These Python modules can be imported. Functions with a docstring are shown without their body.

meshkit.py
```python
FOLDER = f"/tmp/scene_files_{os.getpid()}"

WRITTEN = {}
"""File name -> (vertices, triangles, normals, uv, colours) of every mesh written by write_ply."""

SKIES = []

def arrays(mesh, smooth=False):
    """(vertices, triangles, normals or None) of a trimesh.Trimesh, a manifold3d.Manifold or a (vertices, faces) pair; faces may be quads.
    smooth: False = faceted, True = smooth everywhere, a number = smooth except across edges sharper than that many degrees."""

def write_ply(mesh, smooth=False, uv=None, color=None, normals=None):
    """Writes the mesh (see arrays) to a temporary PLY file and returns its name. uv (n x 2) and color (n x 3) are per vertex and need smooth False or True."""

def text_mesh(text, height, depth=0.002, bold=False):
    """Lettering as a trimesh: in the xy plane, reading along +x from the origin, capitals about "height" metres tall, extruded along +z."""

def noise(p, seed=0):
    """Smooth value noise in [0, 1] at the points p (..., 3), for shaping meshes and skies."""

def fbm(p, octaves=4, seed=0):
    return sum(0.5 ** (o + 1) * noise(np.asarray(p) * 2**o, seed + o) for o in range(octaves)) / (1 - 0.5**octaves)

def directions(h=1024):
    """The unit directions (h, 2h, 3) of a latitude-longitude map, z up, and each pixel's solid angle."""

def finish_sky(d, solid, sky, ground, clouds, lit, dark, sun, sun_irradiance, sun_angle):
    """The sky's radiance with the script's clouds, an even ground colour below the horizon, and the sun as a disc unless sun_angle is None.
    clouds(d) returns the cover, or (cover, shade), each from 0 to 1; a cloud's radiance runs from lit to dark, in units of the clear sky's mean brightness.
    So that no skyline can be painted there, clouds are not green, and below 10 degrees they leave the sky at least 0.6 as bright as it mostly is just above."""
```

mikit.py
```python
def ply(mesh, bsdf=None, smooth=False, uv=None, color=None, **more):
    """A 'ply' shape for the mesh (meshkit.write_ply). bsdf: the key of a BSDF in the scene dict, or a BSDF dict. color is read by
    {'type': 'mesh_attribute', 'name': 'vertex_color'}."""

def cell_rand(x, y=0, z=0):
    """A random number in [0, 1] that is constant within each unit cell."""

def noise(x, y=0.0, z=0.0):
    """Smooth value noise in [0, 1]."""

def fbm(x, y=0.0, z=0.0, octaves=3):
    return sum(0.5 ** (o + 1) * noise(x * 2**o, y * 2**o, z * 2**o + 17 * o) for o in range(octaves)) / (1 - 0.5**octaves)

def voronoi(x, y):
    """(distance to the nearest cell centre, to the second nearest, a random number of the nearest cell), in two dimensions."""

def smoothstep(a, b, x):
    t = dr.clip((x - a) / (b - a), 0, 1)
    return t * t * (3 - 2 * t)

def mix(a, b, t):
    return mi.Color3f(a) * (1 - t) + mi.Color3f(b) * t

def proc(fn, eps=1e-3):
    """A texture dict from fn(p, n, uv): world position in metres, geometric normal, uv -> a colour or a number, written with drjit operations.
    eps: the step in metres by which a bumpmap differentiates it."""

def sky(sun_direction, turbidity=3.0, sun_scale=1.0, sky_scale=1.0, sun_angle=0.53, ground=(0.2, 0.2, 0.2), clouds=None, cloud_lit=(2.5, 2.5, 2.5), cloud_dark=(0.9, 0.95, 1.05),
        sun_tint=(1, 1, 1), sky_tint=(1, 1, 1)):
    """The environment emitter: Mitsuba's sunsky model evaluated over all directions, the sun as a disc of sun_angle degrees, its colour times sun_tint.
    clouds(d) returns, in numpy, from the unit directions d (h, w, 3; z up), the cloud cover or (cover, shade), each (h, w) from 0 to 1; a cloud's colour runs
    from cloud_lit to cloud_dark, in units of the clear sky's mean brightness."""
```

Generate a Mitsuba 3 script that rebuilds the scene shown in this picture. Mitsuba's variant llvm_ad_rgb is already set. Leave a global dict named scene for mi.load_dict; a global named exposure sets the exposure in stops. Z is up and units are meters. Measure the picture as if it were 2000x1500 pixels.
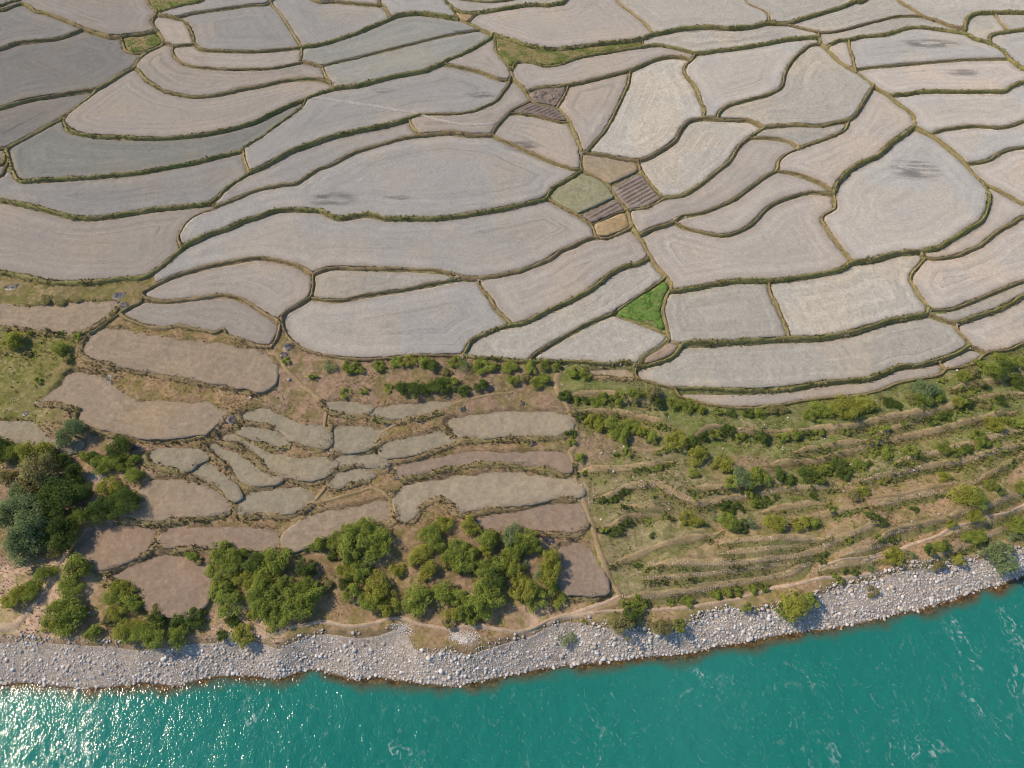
import math, random
import numpy as np, drjit as dr, mitsuba as mi, mikit, meshkit, trimesh
from scipy.spatial import Delaunay, cKDTree
from scipy.ndimage import gaussian_filter, map_coordinates
from shapely import contains_xy
from shapely.geometry import Polygon, LineString
from mikit import noise, fbm, smoothstep, mix, cell_rand, voronoi

T = mi.ScalarTransform4f
scene, labels = {}, {}

# ---------------------------------------------------------------- camera, sky, exposure
CAM_H, PITCH = 80.0, 52.0
cp, sp = math.cos(math.radians(PITCH)), math.sin(math.radians(PITCH))
scene['camera'] = {'type': 'perspective', 'fov': 73.06, 'fov_axis': 'x', 'near_clip': 0.5, 'far_clip': 9000.0,
                   'to_world': T().look_at(origin=[0, 0, CAM_H], target=[0, cp * 10, CAM_H - sp * 10], up=[0, 0, 1])}
SUN = np.array([-0.68, 0.17, 0.70])
scene['sky'] = mikit.sky(SUN.tolist(), turbidity=3.0, sky_scale=1.35, sun_tint=(0.97, 0.99, 1.04))
exposure = 1.75

# ---------------------------------------------------------------- survey data, world metres (x across, y inland, river at y < 25)
FIELDS="""pink|0.22|dusky brown field at the top left beside the ditch|-115.6,154.4 -111.2,157 -110.4,157.6 -110.4,158.1 -109.4,159.2 -108.5,159.5 -108.2,160.1 -108.1,164.3 -108.5,174.6 -87.7,174.6 -80.2,160.1 -78.4,157.3 -76.6,155.2 -76.4,154.6 -76.2,150.8 -75.9,149.6 -74,146.8 -76.6,145.5 -79.1,145.1 -80.6,144.6 -82.3,144.6 -83.8,144.9 -92.5,149.5 -99,153.6 -102.8,155.2 -105.7,157.9 -106.7,158.5 -107.7,158.5 -108,158.3 -109,157.3 -109.7,155.9
grass|0.51|green fallow corner at the top beside the ditch|-87.7,174.6 -64.3,174.5 -66.7,162.6 -67.5,160 -68.3,158.7 -69.2,158.1 -71.1,157.6 -73.3,156.1 -75.5,154.3 -75.6,153.5 -76.3,154 -76.6,155.2 -78.4,157.3 -80.2,160.1
grey|0.38|thin grey strip touching the top edge|-75.3,153.4 -75.5,154.3 -74.1,155.5 -71.1,157.6 -68.7,158.3 -67.9,159.2 -67.2,160.9 -66.6,163.2 -64.3,174.5 -59,174.5 -52.9,159.6 -53.3,158.9 -54.1,158.2 -56.1,158.2 -67.9,154.4 -68.9,154 -71.5,152.2
grey|0.48|narrow grey sliver at the top edge|-48.2,174.4 -32.8,174.4 -29.2,159.9 -28.6,157.7 -28.3,157.4 -28.4,157.2 -39.2,159.2 -41.8,158.8 -42.9,159.3 -43.6,159.9 -46,162.5 -50.1,167.9
grey|0.55|small grey field at the top left of the centre path|-32.8,174.4 -18.3,174.4 -14.6,159.9 -14.1,158.1 -13.3,157 -12.1,153.3 -11.3,152.1 -11.4,151.6 -18.4,153.9 -19.8,154.1 -21.6,154 -23.8,153.4 -24.7,153 -25.8,151.9 -27.1,155.4 -28.4,157.6 -28.6,157.7
pale|0.4|narrow crescent field at the top centre|-18.3,174.4 -14.5,174.4 -12.8,161.5 -12.1,160.4 -11.3,159.9 -9.3,159.3 -6.4,158.7 -4.6,158.6 -0.9,159.4 1.8,160.5 2.2,160.8 4.1,164.4 8.1,174.6 18.2,174.7 12.5,161.6 11,158.7 10.7,158.4 10.1,158.5 8.8,157.9 7.8,157.6 5,157.8 3.6,157.7 -0.5,156.5 -6.2,154.5 -8.5,154.1 -10.3,154.3 -11.1,154.7 -12,155.5 -14.2,158.5
pale|0.5|pale scratched field at the top right of centre|29.3,145.4 28.1,150.1 25,156.3 24.2,157.4 23.7,158.8 22.7,163.5 21,174.7 49.9,175.2 51,163.8 51.7,159.4 52.2,158.2 54.5,155.7 55,154.6 55,153 54.6,150.6 53.3,150.1 50.7,148.8 48.1,148.2 45.9,148.1 41,148.6 36.3,148.1 34.3,147.5 32,146.4
pale|0.45|pale triangular field at the top edge|54.6,150.6 55,153 55,154.6 54.5,155.7 52.2,158.2 51.7,159.4 51,163.8 49.9,175.2 86.1,176.2 86,171 79.9,163.3 77.3,160.4 76.7,160.1 76.2,160.4 75.7,160.3 69.4,156.2 59.3,150.8 57.9,150.5
pale|0.5|tapering pale field under the thick dark hedge|86,171 85.8,164 85.9,160.3 86.3,159.1 87,158.3 88.5,154.5 88.4,154.3 85,154.6 83.1,154.3 75.5,151.1 69.3,147.9 67.7,147.4 66.1,147.2 64.4,147 64.1,147.2 64.2,147.6 64,147.3 59.1,150 54.6,150.5 57.9,150.5 59.3,150.8 69.4,156.2 75.7,160.3 76.2,160.4 76.7,160.1 77.3,160.4 79.9,163.3
pale|0.6|broad pale field at the top right corner|90,176.2 128.3,176.2 118.8,155.4 106,155.8 101.1,155.6 100.4,155.4 99.4,154.7 97.5,152.7 96.4,150.8 95.5,148.6 92.5,150.3 91,152.2 88.8,154.1 88,155.5 87,158.3 86.1,159.5 85.9,160.3 85.8,164 86,171
grey|0.15|small slate grey field at the top left edge|-90,148.2 -91.3,146.5 -93.6,144.4 -94.8,143.9 -101.4,142.3 -102,141.9 -103,140.5 -103.9,139.8 -109.8,136.8 -117.4,153.4 -115.6,154.4 -109.7,155.9 -109,157.3 -108,158.3 -107.7,158.5 -106.7,158.5 -105.7,157.9 -102.8,155.2 -98.4,153.2 -93,149.9
grass|0.4|tiny green grass patch inside the ditch bend|-74,146.7 -72.1,144.1 -71.7,143.1 -71.7,142.3 -72.2,141.2 -74.5,138.8 -75.2,138.6 -76.5,138.6 -77.6,139.1 -78.2,139.6 -80.8,144.5 -79.1,145.1 -76.6,145.5
pink|0.46|small pinkish plot with a thin divider by the ditch|-76.3,154 -75.6,153.5 -70.3,151.6 -69.3,150.9 -68.3,149.3 -66.9,146.6 -64.9,141.7 -67.9,141.1 -69.1,141.1 -70.3,142.3 -71.7,142.7 -72.1,144.1 -75.9,149.6 -76.4,152
grey|0.34|grey field with swirling plough marks near the top left|-71.5,152.2 -68.9,154 -67.2,154.7 -56.1,158.2 -54.1,158.2 -53.3,158.9 -52.9,159.6 -51.8,157.3 -50.6,155.7 -49.3,153.4 -42.6,140.2 -51.7,138.7 -60.5,139 -62.7,139.4 -63.7,140.2 -64.9,141.7 -66.4,145.7 -68.8,150.2 -69.8,151.3
grey|0.43|grey field with a diagonal left border near the top|-50.1,167.9 -45.1,161.5 -43.6,159.9 -42.3,158.9 -41.4,158.8 -40.2,159.2 -39.2,159.2 -28.4,157.2 -28.3,157.4 -26.7,154.6 -25.8,151.9 -28.9,148.7 -33,145 -37.9,141.5 -39.6,140.6 -42.4,140 -49.8,154.2 -51.8,157.3 -52.9,159.6 -51.7,162.7
olivegrey|0.45|greenish grey field under the bushy arched hedge|-41.9,134.8 -42.6,140 -40.4,140.3 -39.2,140.7 -34.6,143.7 -29.6,148 -25.8,151.9 -25.7,151.8 -25.8,151.9 -25.1,152.7 -23.8,153.4 -21.1,154 -19.3,154.1 -11.4,151.6 -11.3,152.1 -6.9,148.1 -7,147.8 -12.2,146 -14.6,144.9 -30.4,136.7 -35.5,134.3 -37.4,133.2 -40.7,134.7
straw|0.5|tiny straw coloured triangle on the centre path|-14.2,158.5 -12,155.5 -11.1,154.7 -9.8,154.2 -7.6,154.2 -9.4,150.2 -11.7,152.6 -13.3,157
pink|0.55|wide pale field left of the scratched one|-4.1,145.6 -9.3,150.2 -7.5,154.3 -5.7,154.7 -1,156.3 3.2,157.6 5,157.8 7.8,157.6 8.8,157.9 10.1,158.5 10.7,158.4 11,158.7 12.5,161.6 18.2,174.7 21,174.7 22.7,163.5 23.7,158.8 24.2,157.4 25,156.3 28.1,150.1 28.5,148.7 29.3,145.4 26.9,143.7 25.6,143.2 15.7,141.2 11.1,139.9 8.9,139.6 6.2,139.9 3.6,140.9 0,143.4 -3.7,145.4 -4,145.8
pale|0.5|long lens shaped pale field at the upper right|29.3,145.4 32,146.4 34.3,147.5 36.3,148.1 41,148.6 45.9,148.1 48.1,148.2 50.7,148.8 54.3,150.5 54.5,150.5 54.5,150.3 54.6,150.5 59.1,150 64.1,147.2 63.9,145.4 60.6,145.1 56.6,144.3 52.7,142.8 47.6,141.2 37.2,138.6 36.4,138.8 33.2,140.6 30.8,141.7 29.5,141.8 26.9,141.2 26.9,143.7
pale|0.45|slim pale strip above the two ruled fields|63.8,143.2 64.1,147.2 64.4,147 66.1,147.2 68.9,147.8 77,151.8 82.1,153.9 84.5,154.6 88.4,154.3 88.5,154.5 91,152.2 92.5,150.3 95.5,148.6 95,147.5 88.3,149.7 86.5,150.1 84.8,150 83.3,149.5 78.3,146.8 73.2,145.8 70.1,144.5 67.8,144.1 65.5,142.6 64.6,141.4
pale|0.55|small hooked pale field at the right edge|95.5,148.6 96.4,150.8 97.5,152.7 99.8,155.1 101.4,155.7 105.1,155.8 104.5,151.7 104.8,148.6 104.7,148.2 102.1,147.7 100.4,146.7 99.4,145.3 98.6,143.4 97.8,144.1 96.4,144.9 95.5,146.9 95,147.4 95.6,148.6
pale|0.5|small pale corner inside the hook at the right edge|118.8,155.4 116.3,150.1 108.2,149 104.7,148.2 104.8,148.6 104.5,151.7 105.1,155.8
grey|0.06|dark slate field with long curved furrows at the left|-80.9,144.5 -78.7,140.3 -77.6,139.1 -76.5,138.6 -75.6,138.5 -74.8,138.6 -73.8,139.4 -74.7,136.9 -74.7,134.7 -75,133.5 -76.2,131.4 -77.6,128.2 -79.3,125.4 -79.4,125.6 -81.2,125.1 -90.2,122.4 -92.4,121.1 -94.5,119.5 -100.8,117.2 -109.8,136.8 -103.9,139.8 -103,140.5 -102,141.9 -101.4,142.3 -94.8,143.9 -93.6,144.4 -91.3,146.5 -90,148.2 -84.3,145.1 -82.8,144.7
pink|0.32|pinkish field in a smooth hook around the strip|-71.7,142.7 -70.3,142.3 -69.7,141.8 -69.1,141.1 -68.7,139.2 -67.5,136.9 -65.6,134.8 -63.7,133.5 -61.9,133 -57.1,132.5 -50.3,132.3 -46.4,132.8 -42.4,134.7 -41.2,134.9 -37.4,133.2 -36.1,129.8 -34.7,127.6 -36.7,128.7 -37.6,129 -39.3,129.2 -41.1,129.2 -44.5,128.4 -49,126.3 -50.9,125.8 -54.4,124.1 -57.1,123.3 -59.1,122.9 -60.3,123 -64.8,124.2 -66.2,125 -70.4,128.5 -74.8,133.9 -74.7,136.9 -74.4,138 -73.7,139.6 -72,141.5
pink|0.44|narrow pinkish strip inside the hooked field|-42.6,140.2 -42.1,137.1 -41.9,134.8 -45.5,133.2 -47.1,132.7 -50.3,132.3 -54.6,132.3 -61.9,133 -63.2,133.3 -64.3,133.8 -66.1,135.3 -67.5,136.9 -68.7,139.2 -69.1,141.1 -67.9,141.1 -64.9,141.7 -63.7,140.2 -62.3,139.2 -53.7,138.7 -50.3,138.8
olivegrey|0.5|greenish grey field with a straw stain|-12.2,146 -6.8,147.9 -4.1,145.6 -4.3,145 -5,143.6 -6.9,141.1 -10.6,137.2 -13.7,134.9 -16.2,132.7 -17.4,131.9 -22.8,130 -29.5,126.6 -32.4,126 -34.1,125.5 -34.7,127.7 -36.1,129.8 -37.4,133.2 -35.5,134.3 -30.4,136.7 -14.2,145.1
pink|0.45|small triangular field left of the centre path|-4.1,145.6 -3.7,145 -3.5,144.1 -3.1,139.1 -2,136.3 -1,134.4 -0.2,131.7 0.1,130 -0.2,129.9 -0.5,128.5 -1,128.8 -2.5,129 -7,132.2 -12.6,134.4 -13.4,134.7 -13.5,135.1 -10.3,137.5 -8,139.8 -5,143.6
grass|0.35|half green fallow strip right of the centre path|-3.8,145.2 -3.7,145.4 -0.4,143.7 3.6,140.9 5.4,140.2 7.6,139.7 9.3,139.6 10.7,139.8 15.7,141.2 23.8,142.8 26.9,143.7 26.9,141.2 21,139.5 14.5,137.3 12.8,136.5 9.7,134.4 7.5,133.6 6.2,133.7 4.1,135 2.3,135.2 1.2,135 0.7,134.6 0.1,133.5 -0.2,131.7 -1,134.4 -2,136.3 -3.1,139.1 -3.5,144.1
pink|0.5|long curved field below the half green strip|-0.2,131.7 0.1,133.5 0.7,134.6 1.2,135 2.3,135.2 4.1,135 6.2,133.7 7.5,133.6 9.7,134.4 12.8,136.5 14.5,137.3 21.8,139.7 26.9,141.2 26.9,141 27,141.2 29,141.7 30.4,141.8 31.2,141.6 33.7,140.4 36.4,138.8 37.2,138.6 36.1,136.5 35,137.4 33.7,137.8 32,137.9 30.6,137.6 28.4,136.4 24.1,133 22.4,132 12.1,127.4 10,126.8 5.9,126.4 4.6,125.9 2.8,124.6 2.2,126.1 0.3,129.3
grey|0.8|pale grey field with a notched right side|63.9,145.4 63.8,143.4 62.2,143.2 60.7,142.1 58.7,139.8 55.9,135.9 53.6,131.4 52.1,127.2 51.3,126.1 50,125 48.2,123.8 40.5,120.4 38.7,118.6 38,117.5 37.7,116.4 35.1,116.6 35.5,117.7 35.7,118.9 35.2,126.2 35.1,127.6 34.1,130.9 34,132.9 35,135.3 36.1,136.5 37.2,138.6 47.6,141.2 52.7,142.8 56.6,144.3 60.6,145.1
pink|0.75|small pale wedge beside the right path|64.6,141.4 65.5,142.6 67.3,143.8 68.3,144.2 69.9,144.5 69.1,141.1 68.8,138.2 68.1,134.5 68,133.1 67.8,132.9 65.7,136.3
grey|0.75|upper ruled field with two dark smudges|95,147.5 95.5,146.9 96.4,144.9 98.1,143.9 99.8,141.7 100.3,140.2 100.3,137.7 93,137.5 87.6,136.9 71.2,134.2 68.4,133.4 68,133.1 68.1,134.5 68.8,138.2 69.1,141.1 69.9,144.5 73.2,145.8 78.3,146.8 83.8,149.7 85.2,150.1 87,150 88.7,149.6
grey|0.75|pale grey field cut by the right edge near the top|98.6,143.4 99.8,146.1 100.4,146.7 101.7,147.5 107.4,148.8 116.3,150.1 108.2,132.3 104,130.9 102.4,132.7 101.1,134.4 101.1,135.8 100.4,137.2 100.3,137.5 100.5,137.7 100.3,137.7 100.2,140.7 99.5,142.1
clod|0.3|dark cloddy dug plot by the centre path|2.8,124.6 4.6,125.9 5.9,126.4 10.8,127 10,124.1 8.4,119.7 7.4,120.2 4.8,121 3.9,121.6 3.4,122.7
pink|0.5|narrow shield shaped field right of the centre path|8.4,119.7 10,124.1 10.8,127 13.3,127.9 23.4,132.6 22.4,127.6 18.5,116.5 16.6,112 13.7,106.9 13,106.1 12.1,106.3 11.7,109.7 10.7,114.4 9.7,117.3 8.9,118.9
pale|0.5|pale field with concentric plough rings|37.7,116.4 38,117.5 38.7,118.6 40.5,120.4 48.2,123.8 50,125 51.3,126.1 52.1,127.2 53.6,131.4 54.6,133.7 57.3,138 59.2,140.4 61.2,142.6 62.2,143.2 63.8,143.4 64.7,141 65.7,136.3 68.1,132.3 70,127.9 64,118.6 62.7,117 60.8,115.9 56.5,114.5 50.9,114.6 46.5,114 45.7,113.7 44.2,115.4 43.3,116.2
pink|0.8|lower ruled field with one dark smudge|70.1,128 70,127.9 69.6,128.7 68.1,132.4 68.4,133.4 72,134.3 86.7,136.8 91.5,137.4 100.3,137.7 101.1,135.8 101.1,134.4 102,133.2 104,130.9 98.8,129 96,127.3 94.6,125.9 94.3,125.9 79.3,125.9 78,125.7 75.3,124.9 72.2,124.5 70.1,127.7
grey|0.85|pale field with a stepped lower edge at the right|72.2,124.5 75.3,124.9 78,125.7 79.3,125.9 94.3,125.9 94.6,125.9 96,127.3 98.8,129 104,130.9 106.3,128.3 102.1,119.1 94.3,116.6 91.9,115.3 90.3,114.7 88.5,114.5 85.1,115 83,114.8 78.7,113.8 75.8,112.5 73.9,114.7 73.7,115.2 74.4,117.8 74.4,118.9 74.1,119.9 73.2,121.5
grey|0.05|slate wedge with straight furrows at the left edge|-82.1,117.4 -88.6,107.3 -96.3,107.3 -100.8,117.2 -94.5,119.5 -92.4,121.1 -90.2,122.4 -79.4,125.6 -79.3,125.4 -80.1,122.7
pink|0.37|large rounded pinkish field with a green lower bank|-74.8,133.9 -71,129 -66.8,125.4 -64.8,124.2 -61.2,123.2 -59.1,122.9 -56,123.5 -54.1,124.2 -50.9,125.8 -49,126.3 -44.5,128.4 -42.6,129 -40.7,129.2 -38.4,129.1 -36.3,128.5 -34.7,127.5 -34.1,125.5 -36,124.6 -38.8,122.5 -40.3,121.7 -46.1,115.6 -47.3,114.6 -50.3,113 -53.1,111.8 -57.9,110.5 -61.6,110 -65.8,110.1 -75,110.9 -78.5,112 -80.4,113.1 -81.6,115 -81.9,115.8 -81.9,117.2 -82.1,117.4 -79.2,125.6 -77.6,128.2 -76.2,131.4
grey|0.48|long field crossed by a faint footpath|-34.1,125.5 -33.7,124.2 -34.1,125.5 -32.4,126 -29.5,126.6 -22.8,130 -17.4,131.9 -15.9,133 -13.5,135.1 -13.4,134.7 -12.6,134.4 -7,132.2 -2.5,129 -1,128.8 -0.5,128.5 -0.8,127.2 -2.7,122.1 -4,120.6 -6.3,118.8 -7.6,118.2 -9.4,117.7 -16.9,117.2 -22.6,114 -28.5,112 -31.3,110.9 -38.5,106.1 -42.9,101.4 -44.4,100.1 -45.8,103 -47.1,106.9 -44.6,110.1 -42.6,113.7 -39.7,118.6 -39.1,119.9 -38.8,122.5 -36.4,124.3
pink|0.4|brownish strip along the bend of the centre path|-16.9,117.2 -11.7,117.5 -8.6,117.9 -7.1,118.4 -5.5,119.4 -3.6,121 -2.7,122.1 -0.8,127.2 -0.2,129.9 0.1,130 2.4,125.5 3.6,122.3 -0.3,118.4 -2.6,114.3 -3.5,111.4 -7.3,111.3 -11,112.1 -16.4,111.3 -17.8,113.5 -18.8,116.2
ridge|0.3|small dark ridged bed left of the centre path|1.9,120.5 3.6,122.3 3.9,121.6 4.5,121.2 7.8,120.1 8.6,119.4 9.7,117.3 10.5,115 7.5,115.7 5.1,117 3.5,117.5 0.3,118 -0.6,117.9 0.4,119.2
pale|0.7|tall pale stubble field in the middle right|36.1,136.5 35,135.3 34.6,134.6 34.3,133.8 34,132.3 34.3,130.2 35.1,127.6 35.2,126.2 35.7,118.9 35.5,117.7 35.1,116.6 33.2,116.2 31.9,115.3 30.8,113.6 29,109.8 27.9,108.4 24.3,105 23.1,104.2 21.8,103.7 21.7,104 21.7,103.7 16.5,105.3 13,106.1 13.7,106.9 16.6,112 18.5,116.5 22.4,127.6 23.4,132.6 28.4,136.4 31.1,137.7 32.4,138 33.7,137.8 35,137.4
pale|0.4|thin pale strip with a faint lower border|45.7,113.7 46.5,114 50.9,114.6 56.5,114.5 60.4,115.7 61.8,116.4 60.7,113.9 59.9,112.9 55.5,110.3 50.8,107.9 49.7,109.8 48,110.7 45,111.2 42.3,110.9
pink|0.5|thin sliver at the top edge left of centre|-14.5,174.4 8.1,174.6 4.1,164.4 2.2,160.8 1.8,160.5 -0.9,159.4 -4.6,158.6 -7.4,158.9 -10.7,159.7 -11.7,160.1 -12.7,161.2
grey|0.14|grey corner at the very top left|-117.6,153.9 -127.1,174.6 -108.5,174.6 -108.1,163 -108.2,160.1 -108.5,159.5 -109.4,159.2 -110.4,158.1 -110.4,157.6 -111.7,156.7 -115.6,154.4
pink|0.45|tiny sliver at the top edge|-52.9,159.6 -54.9,164.2 -59,174.5 -48.2,174.4 -51.2,164
grey|0.13|grey corner below the ditch at the left edge|-90.8,95.5 -96.3,107.3 -88.9,107.3 -88.6,107.1 -88.4,105.3 -87.9,103.9 -88.1,102.9
olivegrey|0.2|long greenish grey field with a green stain|-82.1,117.4 -81.9,117.2 -81.9,115.8 -81.6,115 -80.4,113.1 -79,112.2 -76.7,111.3 -74.6,110.8 -72.6,110.5 -65.1,110 -60.2,110.2 -57.2,110.7 -53.4,111.7 -50.7,112.8 -48,114.2 -46.1,115.6 -40.6,121.5 -39.8,122.1 -38.9,122.5 -38.8,122.4 -38.9,120.5 -39.7,118.6 -42.6,113.7 -44.6,110.1 -47,106.9 -54,103.6 -57.9,102.2 -64.3,100.4 -70.6,99.3 -82.3,98.3 -83.8,99.5 -85.6,102 -88.6,107.3
grey|0.42|slim grey terrace along a dark bank|-18.8,116.2 -17.8,113.5 -16.5,111.3 -19.5,110.6 -26.7,106.9 -28,105.9 -31.3,102.6 -33.2,101.4 -35.6,97.9 -36.3,97.5 -38.9,97 -42.5,95.7 -48.7,91.1 -48.5,92.5 -47.8,94.6 -48,94.8 -46.5,97.6 -45,99.5 -43.1,101.1 -38.5,106.1 -31.6,110.7 -28.5,112 -22.6,114 -20.5,115.1
pink|0.5|pinkish field with a dark smudge in the centre|-0.7,117.9 0.3,118 3.5,117.5 5.1,117 7.5,115.7 10.5,114.9 11.6,110.4 12,107.5 11.9,101.4 11,101.4 10.2,101.6 6.8,103.6 -1.7,109.9 -3.5,111.4 -2.8,113.8
tan|0.4|small tan plot above the ridged bed|12.1,106.3 16.5,105.3 21.7,103.7 22,101.4 16.3,97.4 14.8,99.4 12.1,101.4 11.9,102.5
pale|0.65|pale stubble field shaped like a boot|35.1,116.6 37.7,116.4 37.6,116.2 37.7,116.4 43.3,116.2 44.2,115.4 45.7,113.7 42.5,111.1 41.2,109.8 40,108.2 37.3,103.7 31.4,97.3 28.3,94.8 27.6,94.6 25.5,94.3 24.8,94 24.7,94.6 23.6,97 22.2,100.7 22,101.2 22.2,101.3 22,101.4 21.7,103.6 23.9,104.7 27.5,107.9 29,109.8 31.2,114.2 32.3,115.7 33.6,116.3 35.1,116.6 35.1,116.5
pink|0.7|winding pale field left of the right path|70,127.9 72.2,124.5 73.2,121.5 74.1,119.9 74.4,117.8 73.8,115.1 68.2,110.4 64.1,105.9 60.6,103.9 57.6,101.7 54.8,98.4 53.5,95.6 52.2,98 50.9,99.3 48.3,100.8 45.3,101.8 46.3,104.1 47.1,105.2 48.3,106.4 51.7,108.4 56.4,110.8 59.5,112.6 60.3,113.3 61.1,114.6 61.8,116.4 62.7,117 63.6,118
grey|0.85|pale field with swirls at the right edge|75.8,112.5 78.7,113.8 83,114.8 85.1,115 88.5,114.5 90.3,114.7 91.9,115.3 94.3,116.6 102.1,119.1 97.9,109.9 88.7,108.5 85.5,106.9 83.3,105.1 81.2,104.3 78.8,103.9 78.5,105.8 77.6,108.7 76.5,111.4
pink|0.14|tiny brown gusset in the ditch fork|-88.6,107.1 -87.1,104.3 -86.7,101.4 -86.4,100.6 -87.2,98.9 -89.5,94.6 -90.5,94.8 -90.8,95.5 -88.1,102.9 -87.9,103.9 -88.4,105.3
grey|0.29|grey terrace above the bright green bank|-87.2,104.5 -85.3,101.4 -83.8,99.5 -82.6,98.4 -81.5,98.3 -69.9,99.4 -63.7,100.5 -55,103.2 -47.1,106.9 -45.8,103 -44.4,100.1 -46.5,97.6 -48.6,93.8 -49.6,92.8 -51.6,92.3 -58.5,91.2 -65.7,89.3 -68.8,89.2 -71.9,89.8 -78.5,92.2 -83,93.5 -89.5,94.6 -87.2,98.9 -86.4,100.6 -86.7,101.4 -86.8,103.1
grey|0.55|largest central field with two dark smudges|-3.5,111.4 -1.7,109.9 6.8,103.6 10.2,101.6 11,101.4 11.9,101.4 9.3,98.7 7.3,97.1 5.9,94.7 5.2,94 1.1,92.3 -3.4,90.9 -10.6,89.3 -12.6,89 -20.2,89 -23,90 -26.9,89.2 -27.9,89.2 -29.2,89.8 -30.7,90.8 -31.4,91.1 -34.8,91.3 -37.3,91.1 -38.9,90.6 -41.1,89.2 -42.6,88.6 -45.3,86.4 -47.7,85.1 -50.8,82.3 -51.6,83.4 -52.2,84.9 -52.1,87.4 -51.5,88.7 -50.3,90.3 -49.8,90.7 -48.7,91 -42.5,95.7 -38.9,97 -36.3,97.5 -35.6,97.9 -33.2,101.4 -31.3,102.6 -28,105.9 -26,107.3 -19.8,110.4 -17.6,111.1 -11.5,112.1 -7.3,111.3
palegrass|0.5|pale green plot beside the centre path|16.3,97.4 17.3,94.6 14.2,92.3 11.4,90.6 11.2,90.1 11.2,89.6 5.7,94.5 7.3,97.1 9,98.4 12,101.4 14.8,99.4
ridge|0.7|large ridged vegetable bed right of the centre path|16.3,97.4 22,101.4 23.6,97 24.7,94.6 24.8,94 21.7,91.7 20,91.4 18.9,91 17.5,94
pink|0.55|long curving pinkish field below the boot field|18.8,91 20,91.4 21.7,91.7 25.2,94.2 27.6,94.6 28.3,94.8 30.6,96.6 32.1,98 37.3,103.7 40.4,108.8 42.3,110.9 44.6,111.2 46.9,111 49.1,110.2 49.7,109.8 50.2,109.1 50.8,107.9 48.3,106.4 47.5,105.7 46.3,104.1 45.3,101.7 43.2,100.2 36.6,94 34.1,92.3 31.1,90.7 27.2,89.5 24.9,88 22.4,87 20,85.2 19,87.8
pink|0.8|pale field below the swirls at the right edge|78.8,103.9 81.2,104.3 82.9,104.9 83.7,105.3 86,107.1 88.7,108.5 97.9,109.9 90.5,93.8 86.5,92.2 84,93.8 83.1,95.4 80.1,99 79.4,100.6
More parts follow.
